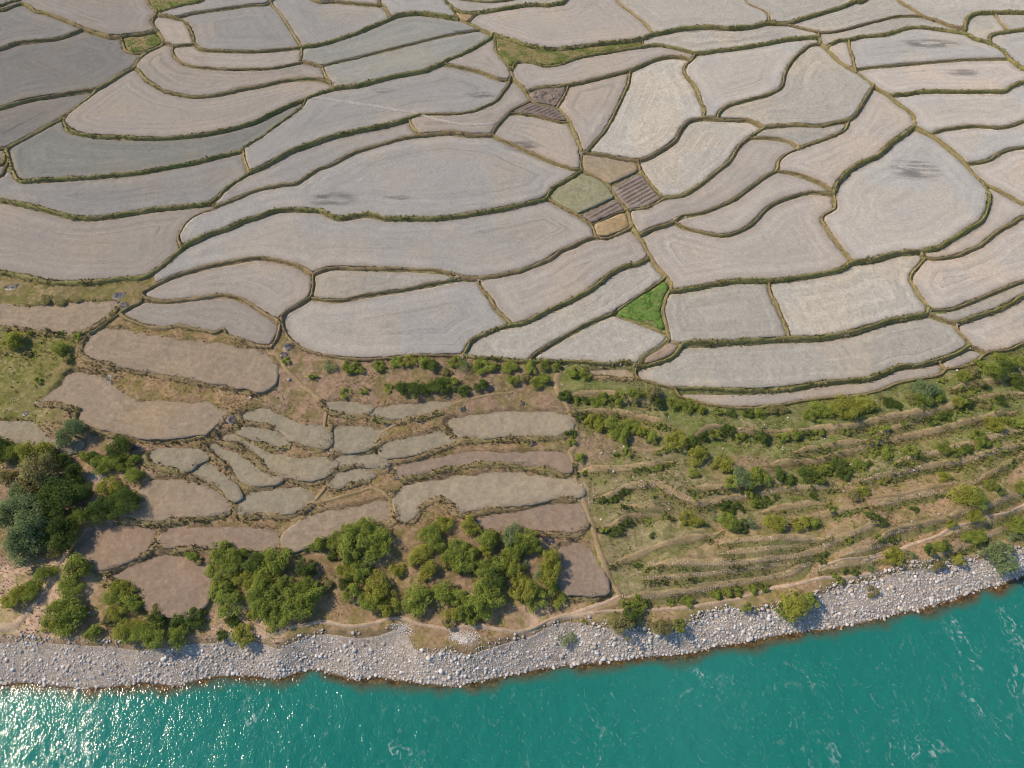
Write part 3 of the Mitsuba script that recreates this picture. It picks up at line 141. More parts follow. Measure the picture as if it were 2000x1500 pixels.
BANKS="""o|1.13|olive green bank below the dusky brown field at the top left beside the ditch|-119.5,153.4 -110.7,155.7 -109.8,156.1 -108.7,157.6 -107.7,158.5 -106.2,158.3 -104.5,156.8 -102.8,155.2 -100.1,154.1 -96.6,152.2 -93,149.9 -90,148.2 -87,146.5 -83.8,144.9 -81,144.5 -79.1,145.1 -76.6,145.5 -74,146.7
g|1.03|bushy green bank above the grey corner at the very top left|-118.9,152.5 -111.2,157 -110.4,158.1 -109.4,159.2 -108.1,161.5 -108.7,179.1
o|0.73|olive green bank above the dark slate field with long curved furrows at the left|-111.2,136 -103.9,139.8 -101.7,142.1 -98.5,143.1 -94.1,144.1 -91.7,146.1 -90,148.2
p|1.44|grassy double ditch bank winding down the upper left fields|-90.8,180.5 -80.2,160.1 -77.3,156.1 -76.4,154.6 -76.4,152 -75.9,149.6 -74.3,147.2 -72.8,145.1 -71.7,143.1 -72,141.5 -73.7,139.6 -74.7,136.9 -74.8,133.9 -76.2,131.4 -77.6,128.2 -79.2,125.6 -80.1,122.7 -81.8,118.1 -82.9,116.1 -84.4,113.9 -86.1,111.1 -87.8,108.6 -88.6,107.3 -88.4,105.3 -88.1,102.9 -90.8,95.4
o|0.72|olive green bank below the slate wedge with straight furrows at the left edge|-98.1,107.3 -90,107.3 -88.6,107.3
o|0.71|olive green bank below the tiny brown gusset in the ditch fork|-88.6,107.3 -87.1,104.3 -86.7,101.4 -86.7,99.8 -90.3,93.3
o|0.89|olive green bank below the dark slate field with long curved furrows at the left|-102.3,116.7 -95.1,119.3 -93.2,120.6 -90.6,122.2 -88,123 -84.5,124.1 -81.9,124.9 -79.4,125.6
o|0.84|olive green bank below the tiny green grass patch inside the ditch bend|-80.7,144.3 -79.6,142.1 -78.2,139.6 -76.5,138.6 -74.8,138.6 -73.8,139.4
o|0.79|olive green bank below the pinkish field in a smooth hook around the strip|-73.9,132.8 -71,129 -68.3,126.7 -65.7,124.7 -63,123.6 -59.9,122.9 -57.1,123.3 -54.4,124.1 -50.9,125.8 -49,126.3 -44.5,128.4 -40.7,129.2 -37.2,128.9 -34.7,127.5
o|0.72|olive green bank below the grey field with swirling plough marks near the top left|-75.6,153.5 -71.5,152.2 -69.3,150.9 -67.3,147.5 -65.7,144 -64.9,141.7 -63.1,139.7 -61.6,139.1 -57.9,138.9 -51.7,138.7 -47.2,139.4 -42.6,140.2
b|0.70|dry brown bank above the pinkish field in a smooth hook around the strip|-71.7,142.7 -70.3,142.3 -69.1,141.1 -68.7,139.2 -67.5,136.9 -65.6,134.8 -63.2,133.3 -59.5,132.7 -55.4,132.3 -50.3,132.3 -46.4,132.8 -43.6,134.1 -41.7,134.9 -40.1,134.5 -37.4,133.2
o|0.72|olive green bank below the small pinkish plot with a thin divider by the ditch|-69.1,141.1 -67.9,141.1 -64.9,141.7
o|0.51|olive green bank above the thin grey strip touching the top edge|-75.5,154.3 -73.7,155.9 -71.1,157.6 -67.5,160 -64.1,175.7
t|0.51|thin straw coloured bank below the thin grey strip touching the top edge|-71.5,152.2 -69.9,153.2 -68.2,154.3 -63.1,156 -59,157.3 -56.1,158.2 -52.8,159.7 -48.1,174.7
t|0.37|thin straw coloured bank below the grey field with a diagonal left border near the top|-61.4,180.6 -53.1,159.9 -50.2,155 -47.6,150.1 -45.1,144.9 -42.4,140
o|0.64|olive green bank below the narrow grey sliver at the top edge|-54.2,173.4 -43.6,159.9 -39.2,159.2 -33.5,158.1 -28.4,157.2
o|0.64|olive green bank below the small grey field at the top left of the centre path|-34.6,181.4 -29.2,159.9 -28.4,157.6 -27.1,155.4 -25.7,151.8
g|1.36|bushy green bank above the greenish grey field under the bushy arched hedge|-42.6,140 -39.6,140.6 -36.7,142.3 -33.8,144.3 -31.5,146.3 -28.6,149 -26.1,151.5 -24.1,153.3 -19.8,154.1 -16.4,153.3 -11.4,151.6
o|0.59|olive green bank above the narrow pinkish strip inside the hooked field|-42.6,140.2 -42.1,137.1 -41.9,134.9
t|0.48|thin straw coloured bank above the greenish grey field with a straw stain|-37.4,133.2 -35.5,134.3 -30.7,136.5 -24.9,139.6 -18.9,142.7 -12.8,145.8 -9.1,147 -7,147.8
t|0.46|thin straw coloured bank above the pinkish field in a smooth hook around the strip|-37.4,133.2 -36.1,129.8 -34.7,127.5
g|1.15|bushy green bank below the greenish grey field with a straw stain|-38.8,122.5 -36,124.6 -32.8,125.9 -29.5,126.6 -25.7,128.5 -21.9,130.3 -17.1,132.1 -13.7,134.9 -10.3,137.5 -7.3,140.6 -4.8,144 -4,145.8
g|0.85|bushy green bank above the long greenish grey field with a green stain|-81.9,117.2 -81.9,115.8 -81.1,114.2 -79.8,112.7 -77.1,111.4 -74,110.7 -69.3,110.4 -64.7,110 -60.2,110.2 -55.8,111 -52.4,112.1 -49.1,113.6 -46.6,115.1 -43.6,118.5 -40.3,121.7 -38.8,122.5
g|0.92|bushy green bank below the long greenish grey field with a green stain|-38.8,122.4 -39.1,119.9 -40.5,117.2 -42.6,113.7 -44.3,110.5 -45.3,109.1 -46.7,107.3 -47.5,106.6 -50.7,105.2 -54.7,103.4 -59.5,101.7 -64.3,100.4 -69.3,99.5 -74.3,98.9 -78.5,98.7 -81.8,98.3 -83,98.7 -84.6,100.4 -86,102.5 -87.2,104.6 -88.5,107
t|0.41|thin straw coloured bank below the long field crossed by a faint footpath|-47.1,106.9 -46.3,104.4 -45.5,102.4 -44.5,100.3
g|1.08|bushy green bank below the grey terrace above the bright green bank|-16.9,117.2 -18.3,116.5 -21,114.8 -24.5,113.3 -28.5,112 -31.9,110.5 -34.4,108.8 -36.9,107.3 -38.8,105.9 -40.6,103.7 -43.5,100.7 -44.5,100 -46,98.3 -47.3,96.3 -48,94.8 -48.9,93.5 -50.2,92.6 -54.1,91.9 -58.1,91.3 -62,90.3 -65,89.5 -67.8,89.1 -70.8,89.5 -74.6,90.7 -78.5,92.2 -81.3,93 -84.1,93.7 -92.3,95.1
o|0.77|olive green bank above the brownish strip along the bend of the centre path|-16.9,117.2 -15.1,117.3 -11.3,117.5 -7.6,118.2 -4.8,120 -2.7,122.1 -1.7,125 -0.8,127.2 -0.2,129.9
t|0.53|thin straw coloured bank above the slim grey terrace along a dark bank|-18.7,115.9 -18.1,114 -17.3,112.5 -16.5,111.5
b|1.09|dry brown bank above the largest central field with two dark smudges|-3.5,111.4 -7.3,111.3 -11,112.1 -13.8,111.6 -16.5,111.3 -19.2,110.7 -22.2,109.2 -25.2,107.7 -27.7,106.1 -30,103.7 -31.6,102.3 -33.2,101.4 -35,98.9 -36,97.6 -38.9,97 -42.5,95.7 -44.6,94 -46.8,92.5 -48.5,91.1 -50,90.5 -51.3,89.1 -52.1,87.4 -52.2,85.5 -51.9,83.9 -51,82.5
b|0.76|dry brown bank below the brownish strip along the bend of the centre path|-3.5,111.4 -2.8,113.8 -1.4,116.5 0,118.9 1.9,120.5 3.4,122
t|0.48|thin straw coloured bank below the slim grey terrace along a dark bank|-48.7,91 -48.5,92.5 -47.8,94.6
p|0.87|grassy centre path running down between the middle fields|-19.9,180.5 -14.6,159.9 -13.3,157 -12.1,153.3 -10.9,151.6 -8.1,149.1 -5.3,146.6 -3.7,145 -3.5,142 -3.1,139.1 -2,136.3 -1,134.4 -0.2,131.7 0.1,129.9 1,128.1 2.4,125.5 3.4,122.7 4.5,121.2 8.1,119.9 9.4,117.8 10.5,115 11.1,112.7 11.6,110.4 11.9,108.2 12.1,106 11.9,103.2 12.1,101.4 13.5,100.5 15.1,99.1 16.4,97.1 17.3,94.6 18.2,92.7 18.8,91.2 18.9,89 19.1,87.2 19.9,85.4 20.6,83.8 20.9,82 21.4,80.6 22.1,78.4 23.1,76.6 23.6,74.5 22.8,73.2 22.2,71.4 21.7,69.5 21.8,67.1 22,65.2 21.7,64.3 20.2,62.9 18.5,61.9 17.5,60.7 17,59.7
g|1.15|bushy green bank below the narrow crescent field at the top centre|-14.2,158.6 -11.6,155 -9.3,154.2 -6.6,154.4 -3.3,155.5 0,156.7 4.5,157.8 7.8,157.6 10.1,158.5 11.8,160.1 19.3,177.4
o|0.78|olive green bank below the narrow crescent field at the top centre|-16.3,187.5 -13.2,164.5 -12.4,160.8 -10.1,159.5 -5.6,158.6 -2.8,158.9 0.6,160 3.4,162.8 10.4,180.6
o|0.63|olive green bank above the wide pale field left of the scratched one|-9.3,150.3 -8.7,151.6 -7.6,154
g|1.23|bushy green bank below the pale triangular field at the top edge|-3.7,145.4 0,143.4 3.1,141.1 6.2,139.9 9.3,139.6 12.5,140.2 15.7,141.2 21,142.3 24.2,142.9 26.9,143.7 29.2,145.4 32,146.4 35.5,147.9 41,148.6 46.3,148.1 50.7,148.8 54.3,150.5 58.7,150.6 62.5,152.6 66.3,154.5 71.5,157.4 75.7,160.3 78.3,161.5 90.7,177
t|0.50|thin straw coloured bank above the wide pale field left of the scratched one|29.3,145.6 28.3,149.5 26.8,152.6 25,156.3 23.3,160.3 20.2,180.1
t|0.51|thin straw coloured bank above the pale scratched field at the top right of centre|49.4,179.6 51.4,160.8 53,157.4 55,154.6 54.5,150.3
g|1.19|bushy green bank above the long curved field below the half green strip|-0.2,131.7 0.1,133.5 1.2,135 4.1,135 6.6,133.5 9.1,134.1 10.7,135.1 13.3,136.8 17.6,138.3 21.8,139.7 26.1,140.9 29.9,141.8 32.4,141 35.3,139.5 37.2,138.6 41.6,139.6 45.9,140.7 52.7,142.8 56.2,144.2 60.6,145.1 63.9,145.4
b|0.60|dry brown bank below the long lens shaped pale field at the upper right|26.9,143.7 26.9,142.5 26.9,141
o|1.04|olive green bank below the long curved field below the half green strip|3.2,125 5.9,126.4 10.8,127 14.9,128.6 19,130.6 23.2,132.4 26.5,135 29.3,137 32,137.9 34.5,137.6 36.1,136.5
o|0.80|olive green bank above the pale grey field with a notched right side|37.2,138.6 36.1,136.5 35,135.3 34,132.9 34.3,130.2 35.1,127.6 35.3,124.7 35.5,120.8 35.6,118.4 35.1,116.5
o|0.89|olive green bank above the narrow shield shaped field right of the centre path|10.8,127 10.2,124.7 9.3,122.2 8.4,119.7
o|0.65|olive green bank above the tall pale stubble field in the middle right|23.4,132.4 22.6,128.3 21.2,124 19.7,119.8 18.3,115.8 16.6,112 15,109.2 13.7,106.9 13,106
b|0.62|dry brown bank below the tall pale stubble field in the middle right|12.1,106.3 13.9,105.9 16.5,105.3 19.1,104.5 21.8,103.7
b|0.96|dry brown bank above the pale stubble field shaped like a boot|21.7,103.7 23.5,104.4 25.5,106.1 27.5,107.9 29,109.8 29.9,111.8 31.5,114.7 32.8,116 35.1,116.6 38.5,116.4 41.8,116.3 43.6,116 45.7,113.7
o|0.50|olive green bank below the pale stubble field shaped like a boot|21.7,103.7 22,101.2 22.9,98.8 23.7,96.5 24.7,94.6
o|1.05|olive green bank above the long curving pinkish field below the boot field|18.9,91 20,91.4 21.7,91.7 23.5,93 25.2,94.2 27.9,94.6 29.8,96 31.8,97.7 33.9,100 36,102.3 37.7,104.1 39,106.6 40.4,108.8 42.1,110.7 44.3,112.6 45.7,113.7 46.5,114 51.3,114.7 55.9,114.4 59,115.3 61.6,116.2 63.2,117.5 65.2,120.5 67.1,123.5 68.8,125.9 70.1,128
t|0.42|thin straw coloured bank below the thin pale strip with a faint lower border|42.3,110.9 45,111.2 47.6,110.8 49.7,109.8 50.8,107.9
o|0.80|olive green bank below the long curving pinkish field below the boot field|20.2,85.4 22.4,87 24.5,87.8 26.1,88.8 27.6,89.8 30.7,90.5 33.4,91.9 36.2,93.7 38.8,96 40.9,98 43.6,100.5 45.3,101.7 46.3,104.1 47.9,106.1 49.5,107.1 52.2,108.6 54.8,109.9 58,111.7 60.3,113.3 61.8,116.1
b|0.50|dry brown bank below the winding pale field left of the right path|45.4,101.7 47.7,101.1 49.6,100.2 51.5,98.8 52.6,97.4 53.5,95.6
o|0.57|olive green bank above the wide pinkish field with plough rings right of the path|25.9,88.5 27.7,87.1 30,86.3 32.3,85.5 33.9,85.5 35.6,86.1 38,87.8 40.2,90.4 41.8,92.3 43.8,93.8 46.7,95.2 49.5,96.2 51.2,96.2 53.5,95.6
g|1.23|bushy green bank below the winding pale field left of the right path|53.5,95.6 54.5,97.9 55.5,99.3 58,102 61.4,104.5 64.1,105.9 66.1,108.1 68.2,110.4 70.7,112.4 73.6,114.9
b|0.57|dry brown bank above the wide pinkish field with plough rings right of the path|53.5,95.6 53.2,93.6 52.7,92 51.6,91.1 50.4,90.3 49.9,89.3 50,87.5 50.4,85.1 51,82.8 51.6,80.8 51.9,79.4
p|0.94|grassy path bank running diagonally down the right fields|63.9,145.4 63.8,143.2 64.5,141.6 65,139.5 65.7,136.3 66.7,134.4 68.1,132.3 69.6,128.7 70.9,126.5 72.2,124.5 73.2,121.5 74.1,119.9 74.4,117.8 73.7,115.2 74.5,114 76.2,112 77.4,109.1 78.5,105.8 78.9,103.4 79.3,101 79.9,99.3 81.7,97.1 83.1,95.4 84.5,93.5 90.1,90
o|0.91|olive green bank below the pale grey field with a notched right side|63.8,143.4 61.7,142.9 59.6,140.9 57.3,138 55.4,135.1 53.6,131.4 52.7,128.8 51.6,126.5 48.6,124 45.4,122.6 42.3,121.3 40.1,120.1 38.4,118.1 37.6,116.2
b|0.75|dry brown bank below the tapering pale field under the thick dark hedge|54.3,150.5 57.5,150.2 59.1,150 62,148.4 64.1,147.2 64.9,147 68.9,147.8 74,150.4 79,152.6 84.1,154.5 88.4,154.3
b|0.74|dry brown bank below the slim pale strip above the two ruled fields|64.2,147.6 63.9,145.4
b|0.88|dry brown bank above the broad pale field at the top right corner|86.2,180.5 85.8,161.7 87,158.3 88.5,154.5 91,152.2 92.5,150.3 94.7,149 95.6,148.6
g|1.22|bushy green bank above the upper ruled field with two dark smudges|65.5,142.6 67.8,144.1 70.1,144.5 73.2,145.8 78.3,146.8 82.2,148.9 84.8,150 88,149.8 91.9,148.6 95.2,147.3 96.4,144.9 98.1,143.9 99.5,142.1 100.3,140.2 100.3,137.7 101.1,135.8 101.6,133.6 107.2,127.4
o|0.83|olive green bank above the upper ruled field with two dark smudges|69.8,144.3 69.1,141.1 68.8,138.2 68.1,134.5 68,132.3
t|0.35|thin straw coloured bank below the upper ruled field with two dark smudges|68.4,133.4 71.2,134.2 76.6,135 82.1,135.9 87.6,136.9 93,137.5 100.5,137.7
g|1.02|bushy green bank above the pale field with a stepped lower edge at the right|72.2,124.5 75.3,124.9 78.6,125.8 83.6,125.9 88.5,125.9 92.5,125.9 94.6,125.9 96,127.3 97.9,128.4 99.9,129.4 110.3,133
g|1.53|bushy green bank below the broad pale field at the top right corner|95.1,147.8 96.8,151.7 98.9,154.3 101.1,155.6 105.6,155.8 111.1,155.6 121,155.4
t|0.50|thin straw coloured bank above the small pale corner inside the hook at the right edge|104.9,155.4 104.5,151.7 104.8,148.6
g|1.11|bushy green bank above the pale grey field cut by the right edge near the top|98.7,143.5 99.8,146.1 101.7,147.5 104.7,148.2 108.2,149 118.6,150.5
o|0.75|olive green bank below the pale field with a stepped lower edge at the right|75.7,112.5 79.2,113.9 84.3,115 88.8,114.5 91.9,115.3 94.3,116.6 104.1,119.7
o|0.72|olive green bank below the pale field with swirls at the right edge|78.8,103.9 81.5,104.4 83.7,105.3 85.1,106.6 88,108.2 91.1,108.9 99.8,110.2
g|1.00|bushy green bank below the big egg shaped field with grey stains|79.9,99.5 79.9,96.6 79.2,94.7 77.8,92.1 75.6,89.3 72.7,87.2 69.4,85 67.2,83.4 65.7,82.5 63.5,82.1 60.3,81.8 57.6,81 55,80.1 51.8,79.5 49.7,78.1 46.3,77 42.2,76.2 38.3,75.7 34.5,75.8 32.1,75.4 29.7,74.8 26.5,74 23.2,73.4
o|0.83|olive green bank above the pale field with a long curved left side|63.5,82.1 63.7,80.9 66.3,80.8 68.9,81.4 70.9,82.5 72.8,83.3 74.5,84.6 76.4,86.3 78.7,87.9 80.9,89.1 83.3,90.7 92.1,94.5
o|0.53|olive green bank above the wide pale stubble field at lower right|63.7,80.9 62.1,79.1 60.6,77.5 59.8,76.1 59.9,74.8 59.9,72.8 60.2,71.3 60.5,70.1
o|0.60|olive green bank below the pale field with a long curved left side|60.5,70.2 62.5,70.1 64.1,70.4 67.6,71.9 71.3,73.7 74.2,75 76.9,76.1 84.7,78
b|0.42|dry brown bank below the thin pale strip between two banks at the right edge|60.3,69.6 61.7,68.8 62.9,68.1 63.9,68
g|0.86|bushy green bank below the thin pale strip between two banks at the right edge|63.7,68 65.7,68.7 69.2,69.9 72.9,71.6 75.8,73.3 83.7,76.1
b|0.42|dry brown bank below the pale corner field at the lower right plateau edge|63.9,68.2 63.6,66.8 64,65.7 64.4,64.7 64.3,64 65.3,63.6 66.3,62.8
g|0.83|bushy green bank above the long pale stubble terrace at the plateau edge|60.5,70.4 60,69.5 57.6,68.9 54.4,68.2 51.1,67.1 47.8,65.8 44.8,65.2 42.5,64.8 38.8,64.8 35.9,64.5 31.5,64.1 28.6,63.9 25.7,63.9 23.9,63.7 23.1,62.8 22.2,61.7 20.3,60.7 18.9,60.3 16.8,59.7
o|0.51|olive green bank below the wide pale stubble field at lower right|38.3,75.7 38.1,73.1 38.5,71.4 38.7,69.1 38.9,66.7 38.9,64.8
g|0.80|bushy green bank below the long pale stubble terrace at the plateau edge|64.3,64 62.3,62.9 59.7,61.8 56.5,60.7 53.6,60.4 51.5,59.5 48.7,58.3 45.8,57.9 41.5,57.5 38.6,56.8 34.3,56.3 30.2,56.2 26.1,56.3 21.7,56.4
o|0.63|olive green bank below the lowest slim pale strip on the plateau edge|21.7,56.4 22.5,55.2 24.4,54.5 26.4,53.8 29.1,53.6 32.5,53.7 36,54.1 38.8,54.8 41.7,55.2 46.6,55.7 49.7,56.5 52.1,57.6 55.9,58.5 58.5,59.1 59.7,60
b|0.41|dry brown bank below the small pale plot at the right plateau edge|59.1,61.4 59.3,60.7 59.7,60
o|0.66|olive green bank below the pale corner field at the lower right plateau edge|59.5,60 61.4,60.3 63.9,61.2 66.3,62.8 68.6,63.1 70.2,63.5 72.5,64.7 79.9,67.1
b|0.48|dry brown bank below the long pale stubble terrace at the plateau edge|17,59.9 16.7,58.8 16.9,57.9 18.9,57 20.6,56.7 21.8,56.3
g|1.02|bushy green bank above the diagonal pale field left of the green crop|20.7,80.4 19.1,79.2 17.1,78.7 15.4,77.6 14.2,76.5 13,75.1 11.3,73.5 9.7,72.4 8.2,71.2 5.9,69.9 3.7,68.4 1.5,67 0,66.8 -1.8,66.2 -3.2,65.4 -4.7,64.6 -5.7,63.7 -6.2,62.3 -6.8,61.3
b|0.98|dry brown bank below the long grey terrace across the middle|19.2,87.4 17.4,86.3 14.9,85 13.3,85.1 11.2,84.2 9.1,82.7 7.5,81.9 5.9,80.2 3.9,78.9 1.5,77.5 0,77 -3.1,76.2 -6.1,75.9 -8,76.3 -10.8,77.3 -15.4,77.7 -20.1,77.8 -23.2,78 -27.1,78.2 -29.3,77.2 -29.9,76.7
b|0.89|dry brown bank above the rounded pinkish terrace at mid left|-29.9,76.7 -31.7,78.2 -34.3,79.3 -37.6,80.2 -39.2,80.3 -42.9,79.4 -46.5,78.2 -48.9,77.1 -50.9,76.1 -52.1,75 -53,74.3
g|1.24|bushy green bank below the broad buff field at the left edge|-51,82.5 -51.5,81.1 -52.2,79.4 -53,78 -53.8,76.7 -55.4,75.9 -58,75.6 -60.9,75.2 -64.6,74.9 -68.6,75.2 -71.9,76 -74.5,76.7 -77.1,77.3 -84.5,78.5
g|0.95|bushy green bank below the largest central field with two dark smudges|-50.9,82.3 -49.4,83.5 -47.5,85.3 -45.3,86.4 -42.6,88.6 -41.1,89.2 -38.9,90.6 -36.5,91.2 -33.2,91.2 -31.1,91 -29.2,89.8 -27.5,89.1 -24.7,89.8 -22.7,90 -20.5,89 -17.2,89 -12.3,89.1 -8.2,89.8 -4.1,90.7 0,91.9 3.4,93.2 5.5,94.2 6.4,95.8 7.3,97.1 9,98.4 11.9,101.3
b|0.66|dry brown bank above the long grey terrace across the middle|5.7,94.5 7.5,92.8 9.1,91.4 10.7,90.1 11.9,88.7 12.8,87.7 13,86.3 13.3,84.9
b|0.66|dry brown bank above the yellow straw covered plot beside the centre path|12.8,88 14.4,88.9 16.5,90.4 18.8,91.4
b|0.54|dry brown bank below the small dark ridged bed left of the centre path|-0.6,117.9 0,118.1 2.4,117.8 4.7,117.1 7.5,115.7 10.4,115
b|0.51|dry brown bank below the pinkish field with a dark smudge in the centre|-3.5,111.4 -2.3,110.3 -0.9,109.3 1.8,107.4 4.5,105.3 7.5,103.2 10.5,101.5 12,101.4
b|0.58|dry brown bank below the small triangular field left of the centre path|-13.4,134.7 -12.2,134.2 -10.1,133.4 -7,132.2 -4.5,130.4 -2.5,129 -1,128.8
o|0.68|olive green bank above the narrow terrace under the rounded pinkish one|-53,74.3 -53.6,73.7 -54.2,73 -53.9,71.3 -55.1,70.1 -56.2,69 -57.3,67.7 -58.3,66.5 -59.4,65.3
b|0.94|dry brown bank below the rounded pinkish terrace at mid left|-54.3,73 -53.7,72.1 -52.2,71.5 -49.9,71.3 -47,71.8 -44.2,72.3 -42,72.5 -39.6,71.8 -37.3,70.4 -35.2,68.8 -33.5,67.7 -32.7,66.9
o|0.52|olive green bank below the rounded pinkish terrace at mid left|-30,76.9 -29.5,74.8 -29.4,73.3 -29.4,72.3 -30.2,71.3 -31.4,70.1 -32.4,69.3 -32.9,67.9
o|0.43|olive green bank below the slim pale stubble wedge at mid left|-29.3,72.1 -26.8,71.6 -24.6,71.6 -22.5,72.3 -19.5,73 -16.6,73.5 -12.9,74.6 -10.7,75.2 -7.9,75.9
o|0.52|olive green bank below the pinkish field with straight furrows left of the path|-5.1,76 -4.8,74.8 -4.1,73.3 -3,71.8 -2.2,69.8 -1.1,68.2 0.1,66.7
b|0.65|dry brown bank below the large rounded field above the reddish slope|-32.9,68.1 -32.4,66.4 -31.5,64.8 -30.6,63.8 -29,62.5 -26.7,61.6 -23.8,61 -21,60.7 -17.5,60.8 -14,61.3 -10.5,61.4 -6.7,61.4
b|1.00|dry brown bank below the narrow terrace under the rounded pinkish one|-56.2,69 -55.3,68.3 -53.9,67.6 -51.5,66.7 -49.2,66.3 -47.1,66.7 -45.2,66.3 -43.3,65.8 -41.7,65.3 -40.6,66 -39.8,64.8 -37.8,64.1 -35.5,63.2 -33.2,62.8
b|0.66||-32.8,67 -32.7,65.5 -32.8,64.1 -33.3,62.8
g|0.80|bushy green bank below the pale triangular field below the green crop|-6.8,61.4 -4.9,60.8 -2.8,60.8 0,60.5 2.4,60.4 4.2,60.6 5.6,60.4 9.8,60.2 13.3,59.9 15.4,60.4 17,59.8
o|0.42|olive green bank below the diagonal pale field left of the green crop|2.4,60.5 3.2,61.7 5,63 7.2,64.7 10.9,67.3 14.4,69.2 17.2,71.4 19.6,73.4 23,76.3"""
LEDGES="""0.9|0|6.8,55.3 10.2,55.2 13.6,55 16.9,54.3 20.3,53.7
0.9|0|22.3,48.4 24.8,49.9 26.5,50.4 29.8,50 33.1,49.8 35.8,49.9 39.9,50.4 44,50.7 47,51.6 51.3,52.5 55.5,52.8
0.7|0|46.4,49.6 50.9,51.2 55.5,53 57.9,53.9 63.3,55.5 66.3,56.1 70.2,57
0.5|0|7.7,44.6 11.5,44.6 15.4,44.8 18.7,45.5 20.7,46.1
0.7|1|10,41.2 12.6,41.4 13.9,42.3 17.7,42.6 19.5,41.6 21.6,40.7 22.5,40.3 25,40.6 28.3,41.3 31.6,41.8 34.8,42.3 40.7,42.7
0.8|1|43.5,43.6 48.3,44.6 51.9,45.5 55.3,46.1 58.9,46.8 63.4,48.1 67.3,49.5
0.8|0|31.6,45.4 34.9,45.8 39,46.4 43.2,47.6 47.5,48.8 51.9,49.9 56.2,50.8 60.7,52.1 67.7,54.2
0.6|0|10.1,37.4 12.3,37.6 13.9,38.5 16.7,39 19.2,38.9
0.6|0|11.3,33 14.4,33.7 16.3,34.6 18.8,35.3 21.3,35.8 23.8,36.5 25.1,37.1
0.6|1|15.6,32.9 17.9,32.9 22.1,32.9 27,33.2 30,33.6 33.8,34.1 36.4,34.7 38.2,35.7 41.8,37 44.8,38.5 45.6,39.3
0.5|1|24.2,35.4 27.3,35.5 30.4,35.7 34.2,36 36.7,36.1 38.1,36.5
0.8|1|12.6,29.4 15.2,29.4 18.7,29.8 22.4,30.4 26,31.1 29.8,31.8 32.9,32.4 34.9,33.4 35.6,34.4
0.6|1|35.9,32.7 39.1,33.2 42.3,33.8 45,34.6
0.7|1|42.8,35.7 45.3,36.8 47.7,37.6 53.1,38.8 54.5,39.4 58,40.1 60.9,41.2 64.7,42.7
0.7|1|43.9,40.4 45.9,40.6 48,41.2 50.7,41.7 54.1,42.3
0.6|1|57.8,43.5 59.8,44.5 62.5,45.8 66.8,48.2
0.5|0|33.3,38.1 35.9,38.6 39.9,39.6 43.3,40.3
0.6|0|13.4,40.3 16.2,39.7 18.6,39.4 19.8,38.7
0.6|1|47.3,33.1 50.4,34.2 55.4,36.1 59.8,37.8 63.5,39.3
0.7|0|8.4,53.2 13.4,52.8 17.4,52.1 21.2,50.7
0.7|0|35.2,47.2 40.7,48.2 46.3,49.3
0.6|1|14.8,31.3 19.5,31.6 25,32.3 29.9,33 33.7,33.6
0.6|0|29.9,39.5 33.7,40 39,40.7
0.6|1|48.1,46 53.8,47.4 59.6,48.8 67.3,51.3
0.6|1|24.1,34.1 29,34.5 34.6,35.4
0.6|1|38.8,34.3 42.7,35.2 46.7,36.3
0.7|1|51.9,36.9 57.4,38.4 64,40.8
0.7|0|58.8,56.8 64.9,58 71.4,60
0.6|0|21.5,42.3 25.3,42.2 29.8,42.8 34.4,43.1"""
PATHS="""sandy|0.52|-25.1,26 -22.9,26.4 -20.6,26.6 -17.1,26.3 -14.9,26.7 -12.9,27 -10.3,26.4 -7.4,25.9 -5.7,25.9 -2.8,26 0,25.5 1.7,25.8 4,26.7 6.9,27.5 10.4,27.9 12.7,27.8 15.6,28 19.2,28.5 23.4,29.1 26.4,29.7 30.1,30.6 33.2,31.2 35.8,31.8 38.8,31.9 43.2,32.5
dry|0.83|6.6,59.3 6.1,57.9 6.1,55.9 7.1,54 7.7,52.3 8.2,50.2 8,48.6 7.3,47 7.7,45.3 8.2,43.2 8.6,41.2 9,39.3 9.6,36.8 10.3,34.3 11.3,31.4 12.5,29.4 11.3,28.3 9.2,27.7
sandy|1.05|-51.1,34.7 -52.3,33.9 -52.8,32.7 -53,30.7 -53.7,29.1 -54.7,27.4 -55.4,26.2 -56.9,25.9 -62.4,25.5
sandy|0.46|-33,28.5 -30.4,27.1 -28.6,26.3 -26.7,25.4 -25.1,26
dry|0.60|-24.2,53.8 -24.3,52.3 -24.2,50.4 -23.7,49.7
dry|0.51|-23.7,49.7 -22.5,45.8 -22.5,43.8 -23.5,41.7 -24,40.8
faint|0.56|-37.5,122.9 -32.7,121.7 -26.7,120.4 -20.8,118.5 -16.8,117.2 -13.1,115.6 -9.3,114.4 -6,113.9 -3.3,114.4
dry|0.69|-32.4,61.9 -30.9,59.7 -28.8,57.3 -26.5,55.3 -24.8,53.8
dry|0.56|-14.2,38.8 -14.7,40.8 -17,42.1 -19.4,41.6 -22.4,40.6 -24.8,40.1
dry|0.54|0,55.8 -4.1,55 -6.8,54.2 -9.4,53.1 -13.3,51.9 -16.5,50.1 -17.3,48.3
sandy|0.49|41.7,33.8 45.1,34.9 49.2,36.3 53.4,37.6 58.3,39.2 64.1,41
dry|0.64|43.5,41.1 46.9,41.8 50.9,42.5 55.2,43.5
dry|0.56|45.7,37.3 49.1,38.2 53.8,39.2
sandy|0.42|36.1,33.3 39.3,33.9 42.5,34.4 45.2,35.2
dry|0.52|21,48.3 19.6,47.6 17.6,47.2 15,47.6
sandy|0.58|4,26.3 5.2,27 7.5,27.8 10.5,28.6 12.4,29.4"""
